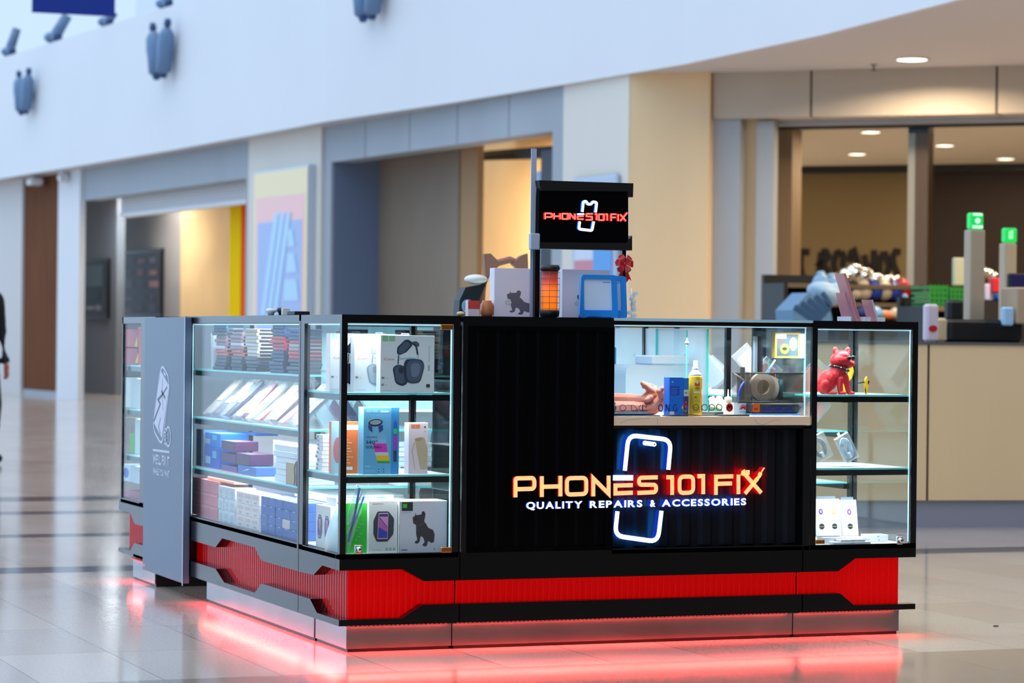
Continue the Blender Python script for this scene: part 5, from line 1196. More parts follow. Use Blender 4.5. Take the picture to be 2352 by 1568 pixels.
b = MB(); dy_ = (SY(598, 1200, .04)[0]-SY(683, 1200, .04)[0])/5; b.box(0, .1, .002, dy_-.002, .0003, .0350, C(206, 190, 188), bev=.0015); b.build('small_box', loc=(.04, SY(598, 1200, .04)[0]-4*dy_, .3525+.0355+.0004), label='lone beige box inserted among the blue boxed cables', cat='box')
for i in range(3):
    b = MB(); b.box(0, .3, 0, .46, .0003, .0085, C(238, 240, 244), bev=.001); b.build('flat_carton', loc=(.15, .60+i*.01, .3527+.146+i*.009), label=f'wide flat white carton, {["bottom", "middle", "top"][i]} of three above the blue boxed cables', cat='box', group='wide flat white cartons')
b = MB(); b.box(0, .26, 0, .44, 0, .143, C(220, 226, 232), bev=.002); b.build('storage_box', loc=(.155, .61, .3527), label='white carton hidden behind the blue boxed cables', cat='box')
# goods behind the corner case's middle shelf: slanted screen protectors
for i, (c, nm_) in enumerate((((200, 214, 222), 'silvery'), ((140, 60, 130), 'magenta'), ((40, 90, 150), 'deep blue'), ((190, 206, 214), 'pale'))):
    lean_pack((.22+.055*i, .66+.02*i, .7755), (0, math.radians(50), PI/2+.3), C(*c, .3), f'{nm_} screen protector pack slanting behind the corner case', 'slanting screen protector packs', L_=.2, T=.01, lab=False)
for i in range(9):
    b = MB(); b.box(0, .13, 0, .12, .0003, .0175, C(*[(226, 228, 232), (206, 214, 222), (190, 200, 210)][i % 3]), bev=.001)
    if i == 3: b.box(.002, .128, -.001, 0, .001, .0165, C(110, 40, 110))
    b.build('tablet_case_box', loc=(.40+.003*(i % 2), .535, Z3+.0004+i*.0183), label=f'flat pale tablet case box, {ORD[8-i]} behind the pink speaker carton', cat='box', group='flat tablet case boxes')
# far case
for nm_, u0, u1, v0, v1, zb, m, l in (('snack_carton', 289, 316, 756, 795, .9785+.075, C(204, 36, 44), 'upper red carton in the far display case'), ('snack_carton', 289, 318, 796, 833, .9785, C(190, 34, 50), 'lower red carton in the far display case'),
      ('carton', 316, 326, 752, 833, .9785, C(226, 80, 50), 'orange red pack at the right of the far display case'), ('tub', 288, 325, 868, 942, .7745, C(220, 230, 228), 'white plastic tub in the far display case'),
      ('carton', 298, 308, 996, 1050, Z3, C(90, 190, 30), 'lime green box in the far display case'), ('carton', 309, 325, 962, 1056, Z3, C(226, 240, 240), 'white box right of the lime green box'),
      ('bag', 284, 322, 1068, 1125, .3525+.075, C(220, 234, 244), 'white and blue bag on the bottom of the far display case'), ('carton', 286, 322, 1128, 1165, .3525, C(190, 110, 130), 'dusty pink carton on the bottom of the far display case')):
    o, z = syb(nm_, u0, u1, v0, v1, .05, .12, zb, m, l, None, (lambda b, fr, W, Hh: b.disc(fr, W*.15, Hh*.5, W*.15, Hh*.3, C(60, 110, 200), .001)) if nm_ == 'bag' else ((lambda b, fr, W, Hh: b.flat(fr, [(W*.75, Hh*.1), (W, Hh*.1), (W, Hh*.7)], C(246, 200, 40), .001)) if nm_ == 'snack_carton' else None))

# ------------------------------------------------------------------ right front case: bulldog speakers
def blob(name, parts, m, par, loc=(0, 0, 0), vox=.0016, sm=3, **k):
    b = MB()
    for p in parts:
        if p[0] == 'e': b.ell(p[1], p[2], m, seg=14, rings=10, rot=p[3] if len(p) > 3 else None)
        else: b.tube(p[1], p[2], m, 10); [b.ell(q, rr_2, m, seg=10, rings=8) for q, rr_2 in zip(p[1], p[2])]
    o = b.build(name, par, loc, **k)
    rm = o.modifiers.new('merge', 'REMESH'); rm.mode = 'VOXEL'; rm.voxel_size = vox; rm.use_smooth_shade = True
    s_ = o.modifiers.new('smooth', 'SMOOTH'); s_.iterations = sm; s_.factor = .5
    return o
DR = C(206, 30, 38, .55); ZRT = .9215
x0, _z = FX(1886, 905, .07); k_ = .00158
t = thing('bulldog_figure', 'matte red sitting bulldog figure wearing black sunglasses and a studded collar', 'figurine', (x0, .10, ZRT))
def dq(u, v, y=0): return ((u-1886)*k_, y, (904-v)*k_)
P = [('e', dq(1905, 888, .0), (.028, .034, .026)), ('e', dq(1914, 872, 0), (.038, .036, .045), (0, .5, 0)), ('e', dq(1935, 858, -.004), (.030, .032, .036), (0, .35, 0)), ('e', dq(1941, 845, -.004), (.030, .031, .026)),
     ('e', dq(1944, 822, -.006), (.038, .037, .030)), ('e', dq(1960, 829, -.014), (.029, .028, .021)), ('e', dq(1968, 830, -.020), (.017, .021, .014)), ('e', dq(1948, 812, -.006), (.032, .033, .022)),
     ('t', [dq(1939, 868, -.028), dq(1936, 885, -.031), dq(1937, 900, -.033)], [.014, .011, .010]), ('t', [dq(1954, 862, -.02), dq(1958, 884, -.024), dq(1962, 899, -.027)], [.014, .011, .010]),
     ('t', [dq(1954, 862, .02), dq(1955, 884, .022), dq(1957, 899, .022)], [.014, .011, .010]),
     ('e', dq(1942, 901, -.038), (.016, .011, .007)), ('e', dq(1968, 901, -.031), (.015, .011, .007)), ('e', dq(1916, 901, -.034), (.022, .010, .007)), ('e', dq(1898, 884, -.026), (.020, .014, .024)), ('e', dq(1898, 884, .026), (.020, .014, .024)), ('e', dq(1916, 901, .03), (.022, .010, .007))]
for s_, ex, tl in ((-1, 1934, -.35), (1, 1961, .3)):
    P.append(('e', dq(ex, 801, -.008-.008*s_), (.0135, .006, .019), (0, tl, .2)))
blob('body', P, DR, t, sm=8)
b = MB(); c0 = V(dq(1943, 842, -.004)); n_ = 20
cir = [c0+V((.034*math.cos(a_), .034*math.sin(a_), -.010*math.cos(a_))) for a_ in [2*PI*k/n_ for k in range(n_)]]
b.tube(cir, .0055, BLP, 8, True); b.build('collar', t); b = MB()
for k in range(0, 20, 2): q = c0+(cir[k]-c0)*1.16; b.ell(q, .0026, CHR, seg=8, rings=6)
b.build('collar_studs', t)
b = MB(); 
for u_, v_, yy in ((1958, 817, -.035), (1972, 816, -.024)): b.ell(dq(u_, v_, yy-.006), (.0105, .005, .009), C(14, 14, 18, .15), rot=(0, 0, .4))
b.tube([dq(1958, 815, -.038), dq(1972, 815, -.028)], .0016, BLP, 6); b.tube([dq(1958, 815, -.038), dq(1936, 815, -.032)], .0015, DR, 6); b.build('sunglasses', t)
b = MB(); b.ell(dq(1975, 825, -.026), (.005, .007, .004), C(120, 16, 24, .3)); b.build('nose', t)
for s_, ex, tl in ((-1, 1934, -.35), (1, 1961, .3)):
    b = MB(); b.ell(V(dq(ex, 802.5, -.008-.008*s_))+V((0, -.0035, 0)), (.0065, .003, .010), C(232, 100, 104, .5), rot=(0, tl, .2)); b.build('inner_ear', t)
YL = C(244, 190, 30, .4)
x1, z1 = FX(1920, 840, .26)
t = thing('gadget_stand', 'yellow ring shaped gadget standing behind the red bulldog', 'gadget', (x1, .26, ZRT)); b = MB(); n_ = 20
b.tube([(.035+.032*math.cos(a_), 0, .085+.036*math.sin(a_)) for a_ in [2*PI*k/n_ for k in range(n_)]], .011, YL, 8, True); b.box(.02, .05, -.01, .02, 0, .045, YL, bev=.004); b.build('ring', t)
x1 = FX(1986, 900, .09)[0]
t = thing('toy_figure', 'small yellow and black gadget between the bulldog and the reflection', 'gadget', (x1, .09, ZRT)); b = MB()
b.prism([(0, .04), (.004, .058), (.010, .068), (.014, .060), (.013, .04), (.018, .03), (.012, .012), (.011, .0), (.006, .0), (.005, .014)], 0, .01, 1, YL); b.build('body', t)
b = MB(); b.prism([(-.03, .044), (.0, .05), (.002, .044), (-.03, .040)], .002, .008, 1, C(60, 66, 76)); b.prism([(.013, .03), (.022, .05), (.012, .052)], .001, .009, 1, BLP); b.prism([(.0, .03), (.006, .015), (.004, .0), (.001, .012)], -.001, .0, 1, BLP); b.build('clip', t)
# middle shelf: coiled cable packs
ZRM = .6435
def cable_pack(u0, v0, y, W, Hh, rz, tilt, label, cm):
    x, _ = FX(u0, 1075, y); o = thing('cable_pack', label, 'packet', (x, y, ZRM+.012), (0, tilt, rz), group='bagged cables on the middle shelf of the right case')
    b = MB(); b.box(0, W, 0, .02, 0, Hh, PLA); b.box(W*.3, W*.5, .008, .011, Hh, Hh+.015, PLB); b.build('clear_bag', o)
    b = MB()
    for k in range(3): n_ = 16; b.tube([(W*.5+(W*.36-.005*k)*math.cos(a_), .010, Hh*.5+(Hh*.38-.006*k)*math.sin(a_)) for a_ in [2*PI*j/n_ for j in range(n_)]], .0035, cm, 6, True)
    b.build('coiled_cable', o); b = MB(); b.box(W*.42, W*.58, .004, .016, Hh*.1, Hh*.3, C(236, 240, 246)); b.build('plug', o)
cable_pack(1878, 1000, .10, .075, .10, 0, -.45, 'clear pack of a coiled grey cable at the left of the middle shelf, right case', C(120, 130, 140))
cable_pack(1946, 1006, .08, .06, .105, 0, -.5, 'slanted clear pack of a pale blue charging cable beside the case post', C(170, 200, 226))
b = MB(); b.box(0, .15, 0, .12, 0, .003, WHT); b.build('paper_sheet', loc=(2.0, .10, ZRM), label='white paper sheet under the cable packs, right case', cat='paper')
# bottom shelf: grip boxes leaning plus flat cartons
GR = [(96, 60, 160), (214, 150, 90), (110, 60, 150), (150, 150, 170), (160, 166, 190)]
def grip(u0, u1, v0, y, discs, label):
    x0, W, Hh = px_box(u0, u1, v0, y, .375); o = thing('phone_grip_box', label, 'box', (x0, y, .38), (-.18, 0, 0), group='phone grip boxes on the bottom shelf of the right case')
    b = MB(); b.box(0, W, 0, .018, 0, Hh, WHT, bev=.001); b.box(W*.1, W*.9, .010, .018, Hh, Hh+.012, C(70, 84, 96)); b.build('carton', o); b = MB(); fr = FRF(); n = len(discs)
    for i, c in enumerate(discs):
        cx = W*(i+.5)/n; b.disc(fr, cx, Hh*.66, .0095, .0115, C(*c)); b.disc(fr, cx, Hh*.66, .005, .006, C(*[min(255, q+80) for q in c]), .0007); b.disc(fr, cx, Hh*.26, .0115, .011, C(40, 48, 60)); b.rect(fr, cx-.012, Hh*.25, cx+.012, Hh*.262, C(206, 190, 130), .0008)
    b.build('printed_front', o)
grip(1878, 1937, 1148, .10, GR[:2], 'white phone grip box with a purple and an orange disc on the bottom shelf')
grip(1940, 1976, 1150, .10, GR[2:3], 'white phone grip box with a single purple disc on the bottom shelf')
for i, (u0, u1, y, z0, h) in enumerate(((1917, 2000, .03, .3525, .0085), (1932, 1988, .032, .3615, .0085), (1892, 1945, .075, .3525, .024), (1998, 2040, .12, .3525, .013), (1994, 2040, .12, .366, .013))):
    x0 = FX(u0, 1240, y)[0]; W = FX(u1, 1240, y)[0]-x0; b = MB(); b.box(0, W, 0, .055 if i < 2 else .06, 0, h, C(230, 232, 236), bev=.0008)
    b.rect(FRF(), W*.45, h*.4, W*.55, h*.6, C(110, 110, 120)); b.build('flat_box', loc=(x0, y, z0+.0003), label=['flat white charger box lying at the front, lower one', 'flat white charger box lying at the front, upper one', 'thicker white box under the phone grip boxes', 'lower flat white box at the back right', 'upper flat white box at the back right'][i]+' of the bottom shelf', cat='box', group='flat white boxes, right case')
# rear right case: leaning packs seen behind
cl_ = [(226, 120, 110), (196, 206, 214), (232, 150, 130), (150, 206, 160), (214, 210, 206), (236, 160, 150)]
cn_ = ['coral', 'silver', 'peach', 'mint green', 'pearl', 'salmon']
for lv, zz, cx_, cw_ in ((0, .9065, 2.06, 'right column, '), (1, .7665, 2.06, 'right column, '), (0, .9065, 1.84, 'inner column, '), (1, .7665, 1.84, 'inner column, ')):
    for i in range(6 if lv == 0 else 5):
        c = cl_[(i+lv*2) % 6]; lean_pack((cx_+.02*(i % 2), .62+.25*i, zz+.008), (0, math.radians(-42 if i % 2 else 40), -.3), C(*c, .4), f'{cn_[(i+lv*2) % 6]} pack on the {["top", "second"][lv]} shelf of the rear right case, {cw_}{["nearest", "second", "third", "fourth", "fifth", "last"][i]}', 'slanting packs in the rear right case', L_=.19, T=.014, lab=False)
for i in range(5):
    b = MB(); b.box(0, .3, 0, .12, 0, .05, C(*[(226, 230, 234), (206, 200, 196)][i % 2]), bev=.002); b.build('carton', loc=(1.85, .6+.28*i, .5625), label=f'white carton on the third shelf of the rear right case, {["nearest", "second", "middle", "fourth", "furthest"][i]}', cat='box', group='white cartons in the rear right case')
# ------------------------------------------------------------------ things on top of the kiosk
TOP = 1.2005
# hanging sign on two posts
ys = .22
t = thing('overhead_sign', 'black lit sign board raised on two posts above the counter', 'sign')
def Q(u, v, y=ys): return FX(u, v, y)
b = MB(); q = [Q(*p) for p in ((1238, 450), (1240, 416), (1443, 424), (1443, 560), (1440, 574), (1236, 570))]; b.prism(q, ys, ys+.05, 1, BLF); b.build('board', t)
for k, pl in enumerate((((1236, 414), (1453, 421), (1452, 453), (1440, 452), (1440, 440), (1240, 438)), ((1240, 556), (1437, 558), (1450, 541), (1450, 575), (1240, 571)))):
    b = MB(); b.prism([Q(*p) for p in pl], ys-.008, ys+.058, 1, BLP); b.build('clamp_rail', t)
for (u0, u1, vb) in ((1231, 1242, 726), (1431, 1440, 728)):
    b = MB(); a, c = Q(u0, 640), Q(u1, 640); b.box(a[0], c[0], ys+.01, ys+.03, TOP, Q(u0, 560)[1], BLM); b.build('post', t)
b = MB(); a, c = Q(1218, 573), Q(1240, 536); b.box(a[0], c[0], ys-.004, ys+.02, a[1], c[1], mat('pale plastic', (170, 184, 204), .35), bev=.003); b.build('side_bracket', t)
b = MB(); a, c = Q(1224, 726), Q(1240, 340); b.box(a[0], c[0], ys+.031, ys+.036, TOP, c[1], mat('pale plastic')); b.build('back_pole', t)
def zs(x, y): return Q(1020+x/4.356, 380+y/4.356)
k4 = 1/4.356/650
def sl2(name, strokes, wd, f, s_, rr=0): sletter(name, strokes, wd*k4, f=f, s_=s_, bk=s_, rr=rr, conv=zs, yf=ys-.012, yb=ys-.002, par=t)
RF = mat('lit coral letter', (255, 120, 104), .4, emit=.95); RS = mat('red letter glow', (255, 14, 14), .4, emit=1.6); BS = mat('blue letter glow', (40, 130, 240), .4, emit=1.2)
G2 = [('p', [[(1000, 538), (1000, 478), (1060, 480), (1072, 492), (1072, 505), (1060, 516), (1000, 516)]]), ('h', [[(1090, 538), (1090, 476)], [(1150, 538), (1150, 478)], [(1090, 508), (1150, 508)]]), ('o', [['c', (1172, 482), (1228, 483), (1228, 536), (1172, 535)]]),
      ('n', [[(1246, 540), (1246, 480), (1298, 538), (1298, 482)]]), ('e', [[(1385, 508), (1325, 508), (1325, 536), (1385, 538)]]), ('s', [[(1478, 484), (1414, 484), (1414, 510), (1470, 512), (1470, 544), (1408, 544)]]),
      ('one', [[(1498, 486), (1516, 486), (1516, 548)]]), ('zero', [['c', (1538, 488), (1588, 489), (1588, 548), (1538, 547)]]), ('one', [[(1602, 488), (1622, 488), (1622, 552)]]), ('f', [[(1712, 488), (1660, 488), (1660, 556)], [(1660, 520), (1706, 520)]]), ('i', [[(1730, 556), (1730, 486)]]), ('x', [[(1752, 490), (1808, 556)], [(1752, 556), (1822, 472)]])]
for nm_, st in G2: sl2('letter_'+nm_, st, 17, RF, RS, .002)
sl2('phone_outline_top', [[(1372, 465), (1382, 362), (1412, 358), (1424, 388), (1462, 388), (1476, 362), (1516, 372), (1504, 470)]], 28, FWH, BS, .006)
sl2('phone_outline_bottom', [[(1346, 560), (1338, 628), (1350, 638), (1468, 652), (1486, 560)]], 28, FWH, BS, .006); sl2('accent_bar', [[(1322, 487), (1390, 487)]], 18, FWH, BS)
# lantern speaker
x, _ = FX(1262, 727, .10); r_ = .0385; hh = FX(1262, 606, .10)[1]-TOP
t = thing('lantern_speaker', 'cylindrical speaker glowing orange between black end caps', 'speaker', (x, .10, TOP))
b = MB(); b.lathe([(r_*.62, 0), (r_*.9, .002), (r_*.97, .02), (r_*.9, .026)], BLP); b.build('base_cap', t)
b = MB(); b.lathe([(r_*.9, hh-.024), (r_*.98, hh-.016), (r_*.86, hh-.004), (r_*.6, hh-.006), (r_*.58, hh-.014)], BLP); b.build('top_cap', t)
gm = mat('orange glow tube', (250, 110, 30), .4, emit=.8)
nt2 = gm.node_tree; tc_ = nt2.nodes.new('ShaderNodeTexCoord'); sx_ = nt2.nodes.new('ShaderNodeSeparateXYZ'); cr_ = nt2.nodes.new('ShaderNodeValToRGB'); nt2.links.new(tc_.outputs['Generated'], sx_.inputs[0]); nt2.links.new(sx_.outputs[2], cr_.inputs[0])
cr_.color_ramp.elements[0].color = srgb(250, 128, 30); cr_.color_ramp.elements[1].color = srgb(54, 12, 10); cr_.color_ramp.elements[1].position = .98
e_ = cr_.color_ramp.elements.new(.5); e_.color = srgb(246, 112, 26); e_ = cr_.color_ramp.elements.new(.74); e_.color = srgb(170, 40, 20)
nt2.links.new(cr_.outputs[0], nt2.nodes['Principled BSDF'].inputs['Emission Color']); nt2.links.new(cr_.outputs[0], nt2.nodes['Principled BSDF'].inputs['Base Color'])
b = MB(); b.lathe([(r_*.80, .024), (r_*.82, hh*.5), (r_*.80, hh-.022)], gm); b.build('light_tube', t)
b = MB(); n_ = 7
for k in range(n_): b.tube([((r_*.93)*math.cos(a_), (r_*.93)*math.sin(a_), .03+k*(hh-.06)/(n_-1)) for a_ in [2*PI*j/20 for j in range(20)]], .0012, mat('bright clear plastic', (120, 100, 96), .1, alpha=.7), 6, True)
for k in range(8):
    a_ = 2*PI*(k+.5)/8; b.tube([(r_*.93*math.cos(a_), r_*.93*math.sin(a_), .024), (r_*.95*math.cos(a_), r_*.95*math.sin(a_), hh-.03)], .0009, mat('bright clear plastic'), 5)
b.build('clear_cage', t)
# white cartons with a dog picture
for i, (u0, u1, v0, y, l) in enumerate(((1135, 1228, 615, .26, 'white carton with a grey dog picture left of the glowing speaker'), (1291, 1400, 618, .275, 'white carton with a dog picture behind the blue tablet case'))):
    x0 = FX(u0, 700, y)[0]; W = FX(u1, 700, y)[0]-x0; Hh = FX(u0, v0, y)[1]-TOP; t = thing('speaker_carton', l, 'box', (x0, y, TOP), group='white cartons on the counter top')
    if i: y_off = .0
    b = MB(); b.box(0, W, 0, .05, 0, Hh, C(238, 232, 242, .45), bev=.001); b.build('carton', t); b = MB(); fr = FRF()
    dzz = lambda x, y: ((x-497)/400*W, (1500-y)/465*Hh)
    pg = [(670, 1290), (712, 1275), (735, 1320), (790, 1370), (850, 1400), (862, 1450), (830, 1455), (780, 1400), (720, 1360), (690, 1330)]
    b.flat(fr, rounded([(W*(.30+(p[0]-1596)/330*.62), Hh*(.05+(1020-p[1])/475*.5)) for p in body], .0012, True, 3), C(104, 104, 116)); b.disc(fr, *dzz(640, 1362), W*.1, Hh*.06, C(196, 214, 200), .0003); b.disc(fr, *dzz(640, 1362), W*.07, Hh*.035, C(216, 210, 222), .0005); b.build('printed_front', t)
# blue tablet cases
BC = C(24, 136, 222, .4)
def tabcase(u0, u1, v0, y, l, inner):
    x0 = FX(u0, 726, y)[0]; W = FX(u1, 726, y)[0]-x0; Hh = FX(u0, v0, y)[1]-TOP; t = thing('tablet_case', l, 'tablet case', (x0, y, TOP), (-.04, 0, 0), group='blue tablet cases')
    o_ = rounded([(0, 0), (W, 0), (W*.97, Hh), (W*.06, Hh)], .012, True); i_ = rounded([(W*.12, Hh*.18), (W*.86, Hh*.18), (W*.84, Hh*.90), (W*.12, Hh*.90)], .006, True)
    b = MB(); n = len(o_)
    for k in range(n):
        q = [o_[k], o_[(k+1) % n], i_[(k+1) % n], i_[k]]; b.prism([(p[0], p[1]) for p in q], 0, .016, 1, BC)
    b.prism([(W*.18, 0.004), (W*.82, 0.004), (W*.76, Hh*.1), (W*.24, Hh*.1)], -.012, -.002, 1, BC); b.build('bumper_frame', t)
    b = MB(); b.prism([(p[0], p[1]) for p in rounded([(W*.11, Hh*.17), (W*.87, Hh*.17), (W*.85, Hh*.91), (W*.11, Hh*.91)], .006, True)], .006, .012, 1, inner); b.rect((V((0, .006, 0)), AX, AZ), W*.62, Hh*.82, W*.8, Hh*.84, C(110, 150, 200)); b.build('screen_insert', t)
tabcase(1352, 1441, 632, .185, 'rear blue tablet case peeking out at the right', C(170, 196, 230, .3)); tabcase(1331, 1420, 630, .13, 'front blue bumper tablet case with a pale screen insert', C(206, 224, 246, .3))
# red ribbon bow
x, z = FX(1433, 606, .205); t = thing('ribbon_bow', 'red ribbon bow tied to the right sign post', 'bow', (x, .205, z)); RB = C(190, 16, 24, .35)
b = MB()
for a_ in (0, .9, 2.1, 3.0, 4.0, 5.2):
    c_, s_ = math.cos(a_), math.sin(a_); b.put([V((c_*p-s_*q, -.006-.004*abs(q)*100*0-yy, s_*p+c_*q)) for p, q, yy in ((0, 0, 0), (.022, .012, .010), (.034, .013, .002), (.038, 0, -.004), (.034, -.013, .002), (.022, -.012, .010))], [(0, 1, 2, 3, 4, 5), (5, 4, 3, 2, 1, 0)], RB)
b.ell((0, -.008, 0), (.008, .007, .008), RB, seg=10, rings=6); b.build('loops', t)
b = MB()
for s_ in (-1, 1): b.prism([(s_*.002, 0), (s_*.030, -.062), (s_*.020, -.056), (s_*.010, -.070)], -.004, -.002, 1, RB)
b.build('tails', t)
# clear trinkets, orange box, amber jar, round disc
t = thing('trinket_stand', 'cluster of clear plastic trinkets at the right of the blue tablet cases', 'ornament', (FX(1450, 727, .24)[0], .24, TOP)); b = MB(); rr3 = random.Random(2)
b.box(-.012, .012, -.01, .01, 0, .006, PLB)
for k in range(9): b.ell((rr3.uniform(-.012, .018), rr3.uniform(-.01, .01), .012+.0105*k), (.011, .008, .010), PLB, seg=10, rings=6)
b.build('trinkets', t); b = MB(); b.tube([(0, 0, 0), (0, 0, .115)], .002, CHR, 6); b.build('rod', t)
def top_box(name, u0, u1, v0, y, dep, m, l, cat='box', gfx=None, zz=TOP):
    x0 = FX(u0, 720, y)[0]; W = FX(u1, 720, y)[0]-x0; Hh = FX(u0, v0, y)[1]-zz; t = thing(name, l, cat, (x0, y, zz)); b = MB(); b.box(0, W, 0, dep, 0, Hh, m, bev=.0012); b.build('carton', t)
    if gfx: b = MB(); gfx(b, FRF(), W, Hh); b.build('printed_front', t)
    return t
top_box('sweet_box', 1075, 1101, 690, .24, .03, C(236, 214, 220), 'small red and white box at the left of the white dog carton', gfx=lambda b, fr, W, Hh: b.rect(fr, 0, Hh*.48, W, Hh, C(226, 72, 62)))
x, _ = FX(1118, 722, .27); b = MB(); b.lathe([(.018, 0), (.024, .012), (.024, .045), (.017, .055), (.017, .06)], C(200, 120, 70, .3), seg=18)
b.build('amber_jar', loc=(x, .27, TOP), label='amber round jar between the small red box and the dog carton', cat='jar')
x, _ = FX(1058, 724, .2); b = MB(); b.ell((0, 0, .009), (.016, .012, .009), C(226, 196, 150)); b.build('wooden_pebble', loc=(x, .2, TOP), label='pale tan rounded pebble at the left end of the counter top', cat='pebble')
# things standing on the rear case
yr = 2.08
def QR(u, v): return FX(u, v, yr)
t = thing('desk_lamp', 'black desk device with a white round head, blurred behind the counter', 'lamp', (QR(1085, 720)[0], yr, TOP)); x0 = QR(1085, 720)[0]
b = MB(); b.prism([(QR(u, v)[0]-x0, QR(u, v)[1]-TOP) for u, v in ((1050, 724), (1052, 690), (1066, 660), (1112, 652), (1100, 680), (1092, 700), (1092, 724))], -.02, .05, 1, C(26, 30, 36)); b.build('body', t)
b = MB(); q = QR(1093, 641); b.ell((q[0]-x0, 0, q[1]-TOP), (.052, .05, .021), C(236, 236, 226)); b.build('head', t); b = MB(); q = QR(1070, 703); b.ell((q[0]-x0, -.022, q[1]-TOP), (.028, .006, .03), C(130, 164, 196)); b.build('screen', t)
t = thing('cat_ear_headband', 'soft brown headband with two pointed ears behind the white dog carton', 'headband', (QR(1167, 640)[0], yr, TOP)); x0 = QR(1167, 720)[0]; BR = C(166, 118, 96, .7)
b = MB(); cv = [QR(u, v) for u, v in ((1110, 724), (1112, 670), (1122, 630), (1145, 604), (1175, 596), (1205, 608), (1222, 640), (1228, 724))]; b.tube([(q[0]-x0, .02, q[1]-TOP) for q in cv], .016, BR, 8); b.build('band', t)
for ps in (((1116, 640), (1113, 583), (1128, 582), (1152, 606)), ((1178, 606), (1196, 588), (1213, 582), (1215, 640))):
    b = MB(); b.prism([(QR(u, v)[0]-x0, QR(u, v)[1]-TOP) for u, v in ps], .0, .03, 1, BR); b.build('ear', t)
# small gadgets on top of the side case
for nm_, u0, u1, v0, x, m, l in (('bulb', 616, 629, 708, .05, WHT, 'small white bulb on top of the side case'), ('web_camera', 638, 657, 706, .05, C(20, 24, 32, .3), 'black dome camera on top of the side case'), ('charger', 671, 700, 715, .05, C(24, 28, 40), 'low dark gadget on top of the side case near the corner')):
    ya, yb = SY(u0, 720, x)[0], SY(u1, 720, x)[0]; hh = SY(u0, v0, x)[1]-TOP; t = thing(nm_, l, 'gadget', (x, (ya+yb)/2, TOP)); b = MB(); w2 = min((ya-yb)/2, .05 if nm_ == 'charger' else .024)
    if nm_ == 'charger': b.box(-.03, .03, -w2, w2, 0, hh, m, bev=.002)
    else: b.lathe([(w2*.5, 0), (w2*.55, hh*.3), (w2*.95, hh*.6), (w2*.7, hh*.95), (w2*.1, hh)], m, seg=16)
    b.build('body', t)
    if nm_ == 'web_camera': b = MB(); b.box(-.01, .02, -w2-.018, -w2, 0, hh*.95, WHT, bev=.002); b.build('side_cover', t)
# racked pink cases on the right display case
for i, (u0, u1, ub, v0, c_, l) in enumerate(((1939, 1947, 1978, 628, (206, 140, 134), 'tallest pinkish phone case leaning on top of the right display case'), (1941, 1950, 1962, 672, (216, 196, 212), 'clear and red edged case leaning beside the tallest pinkish one'),
        (1958, 1966, 1975, 680, (214, 190, 190), 'rosy clear case right of the tallest pinkish one'), (2001, 2009, 2020, 688, (226, 180, 196), 'short pink case standing alone at the right on the display case'))):
    y = .10+.035*i; x1 = FX(ub, 735, y)[0]; z1 = FX(u0, v0, y)[1]; xt = FX((u0+u1)/2, v0, y)[0]; t = thing('phone_case', l, 'phone case', (x1, y, TOP), group='leaning cases on the right display case')
    b = MB(); dx = xt-x1; b.prism([(-.010, 0), (0, 0), (dx, z1-TOP), (dx-.008, z1-TOP)], 0, .075, 1, C(*c_, .3) if i == 0 else PLB); b.build('shell', t)
    b = MB(); b.prism([(-.012, 0), (-.0105, 0), (dx-.0085, z1-TOP), (dx-.010, z1-TOP)], 0, .075, 1, C(206, 128, 134, .3)); b.build('edge', t)
for x, y, l in ((FX(1960, 735, .14)[0], .09, 'clear plastic tray holding the leaning pinkish cases'), (FX(2016, 735, .2)[0], .19, 'clear plastic tray holding the short pink case')):
    t = thing('case_tray', l, 'tray', (x-.03, y, TOP)); b = MB(); b.box(-.005, .055, 0, .11, 0, .0005, PLB); b.box(-.008, -.005, 0, .11, 0, .018, PLB); b.box(.055, .058, 0, .11, 0, .018, PLB); b.build('tray', t)

# ------------------------------------------------------------------ things on the worktop behind the window
WK = .8395
def wbox(name, u0, u1, v0, y, dep, m, l, gfx=None, cat='box', zz=WK, rot=0):
    x0 = FX(u0, 940, y)[0]; W = FX(u1, 940, y)[0]-x0; Hh = FX(u0, v0, y)[1]-zz; t = thing(name, l, cat, (x0, y, zz), (0, 0, rot)); b = MB(); b.box(0, W, 0, dep, 0, Hh, m, bev=.001); b.build('body', t)
    if gfx: b = MB(); gfx(b, FRF(), W, Hh); b.build('print', t)
    return t
def g_gel(b, fr, W, Hh):
    b.rect(fr, W*.05, Hh*.54, W*.72, Hh*.77, C(24, 70, 180)); 
    for k in range(4): b.rect(fr, W*.1, Hh*(.57+.045*k), W*(.5+.1*(k % 2)), Hh*(.58+.045*k), C(120, 160, 230), .0006)
    b.rect(fr, W*.03, Hh*.04, W*.36, Hh*.12, WHT); b.disc(fr, W*.22, Hh*.88, W*.06, Hh*.02, C(160, 206, 250))
t = wbox('screen_kit_box', 1537, 1569, 866, .035, .05, C(18, 110, 216), 'blue upright repair kit box left of the yellow spray can', g_gel)
b = MB(); x_ = FX(1569, 940, .035)[0]-t.location.x; Hh = FX(1569, 866, .035)[1]-WK
b.box(x_+.0004, x_+.022, .0, .049, 0, Hh*.98, C(24, 120, 214)); fr2 = FRF(); b.rect(fr2, x_+.002, 0, x_+.021, Hh*.5, C(84, 50, 110)); b.rect(fr2, x_+.002, Hh*.52, x_+.021, Hh*.68, C(216, 214, 200)); b.disc(fr2, x_+.008, Hh*.6, .002, .003, C(70, 130, 60), .0008); b.disc(fr2, x_+.014, Hh*.6, .002, .003, C(70, 130, 60), .0008)
for k in range(3): b.disc(fr2, x_+.011, Hh*(.12+.12*k), .003, .004, C(176, 120, 120), .0008)
b.build('side_print', t)
x, _ = FX(1596, 956, .075); hh = FX(1596, 828, .075)[1]-WK; r_ = .0262
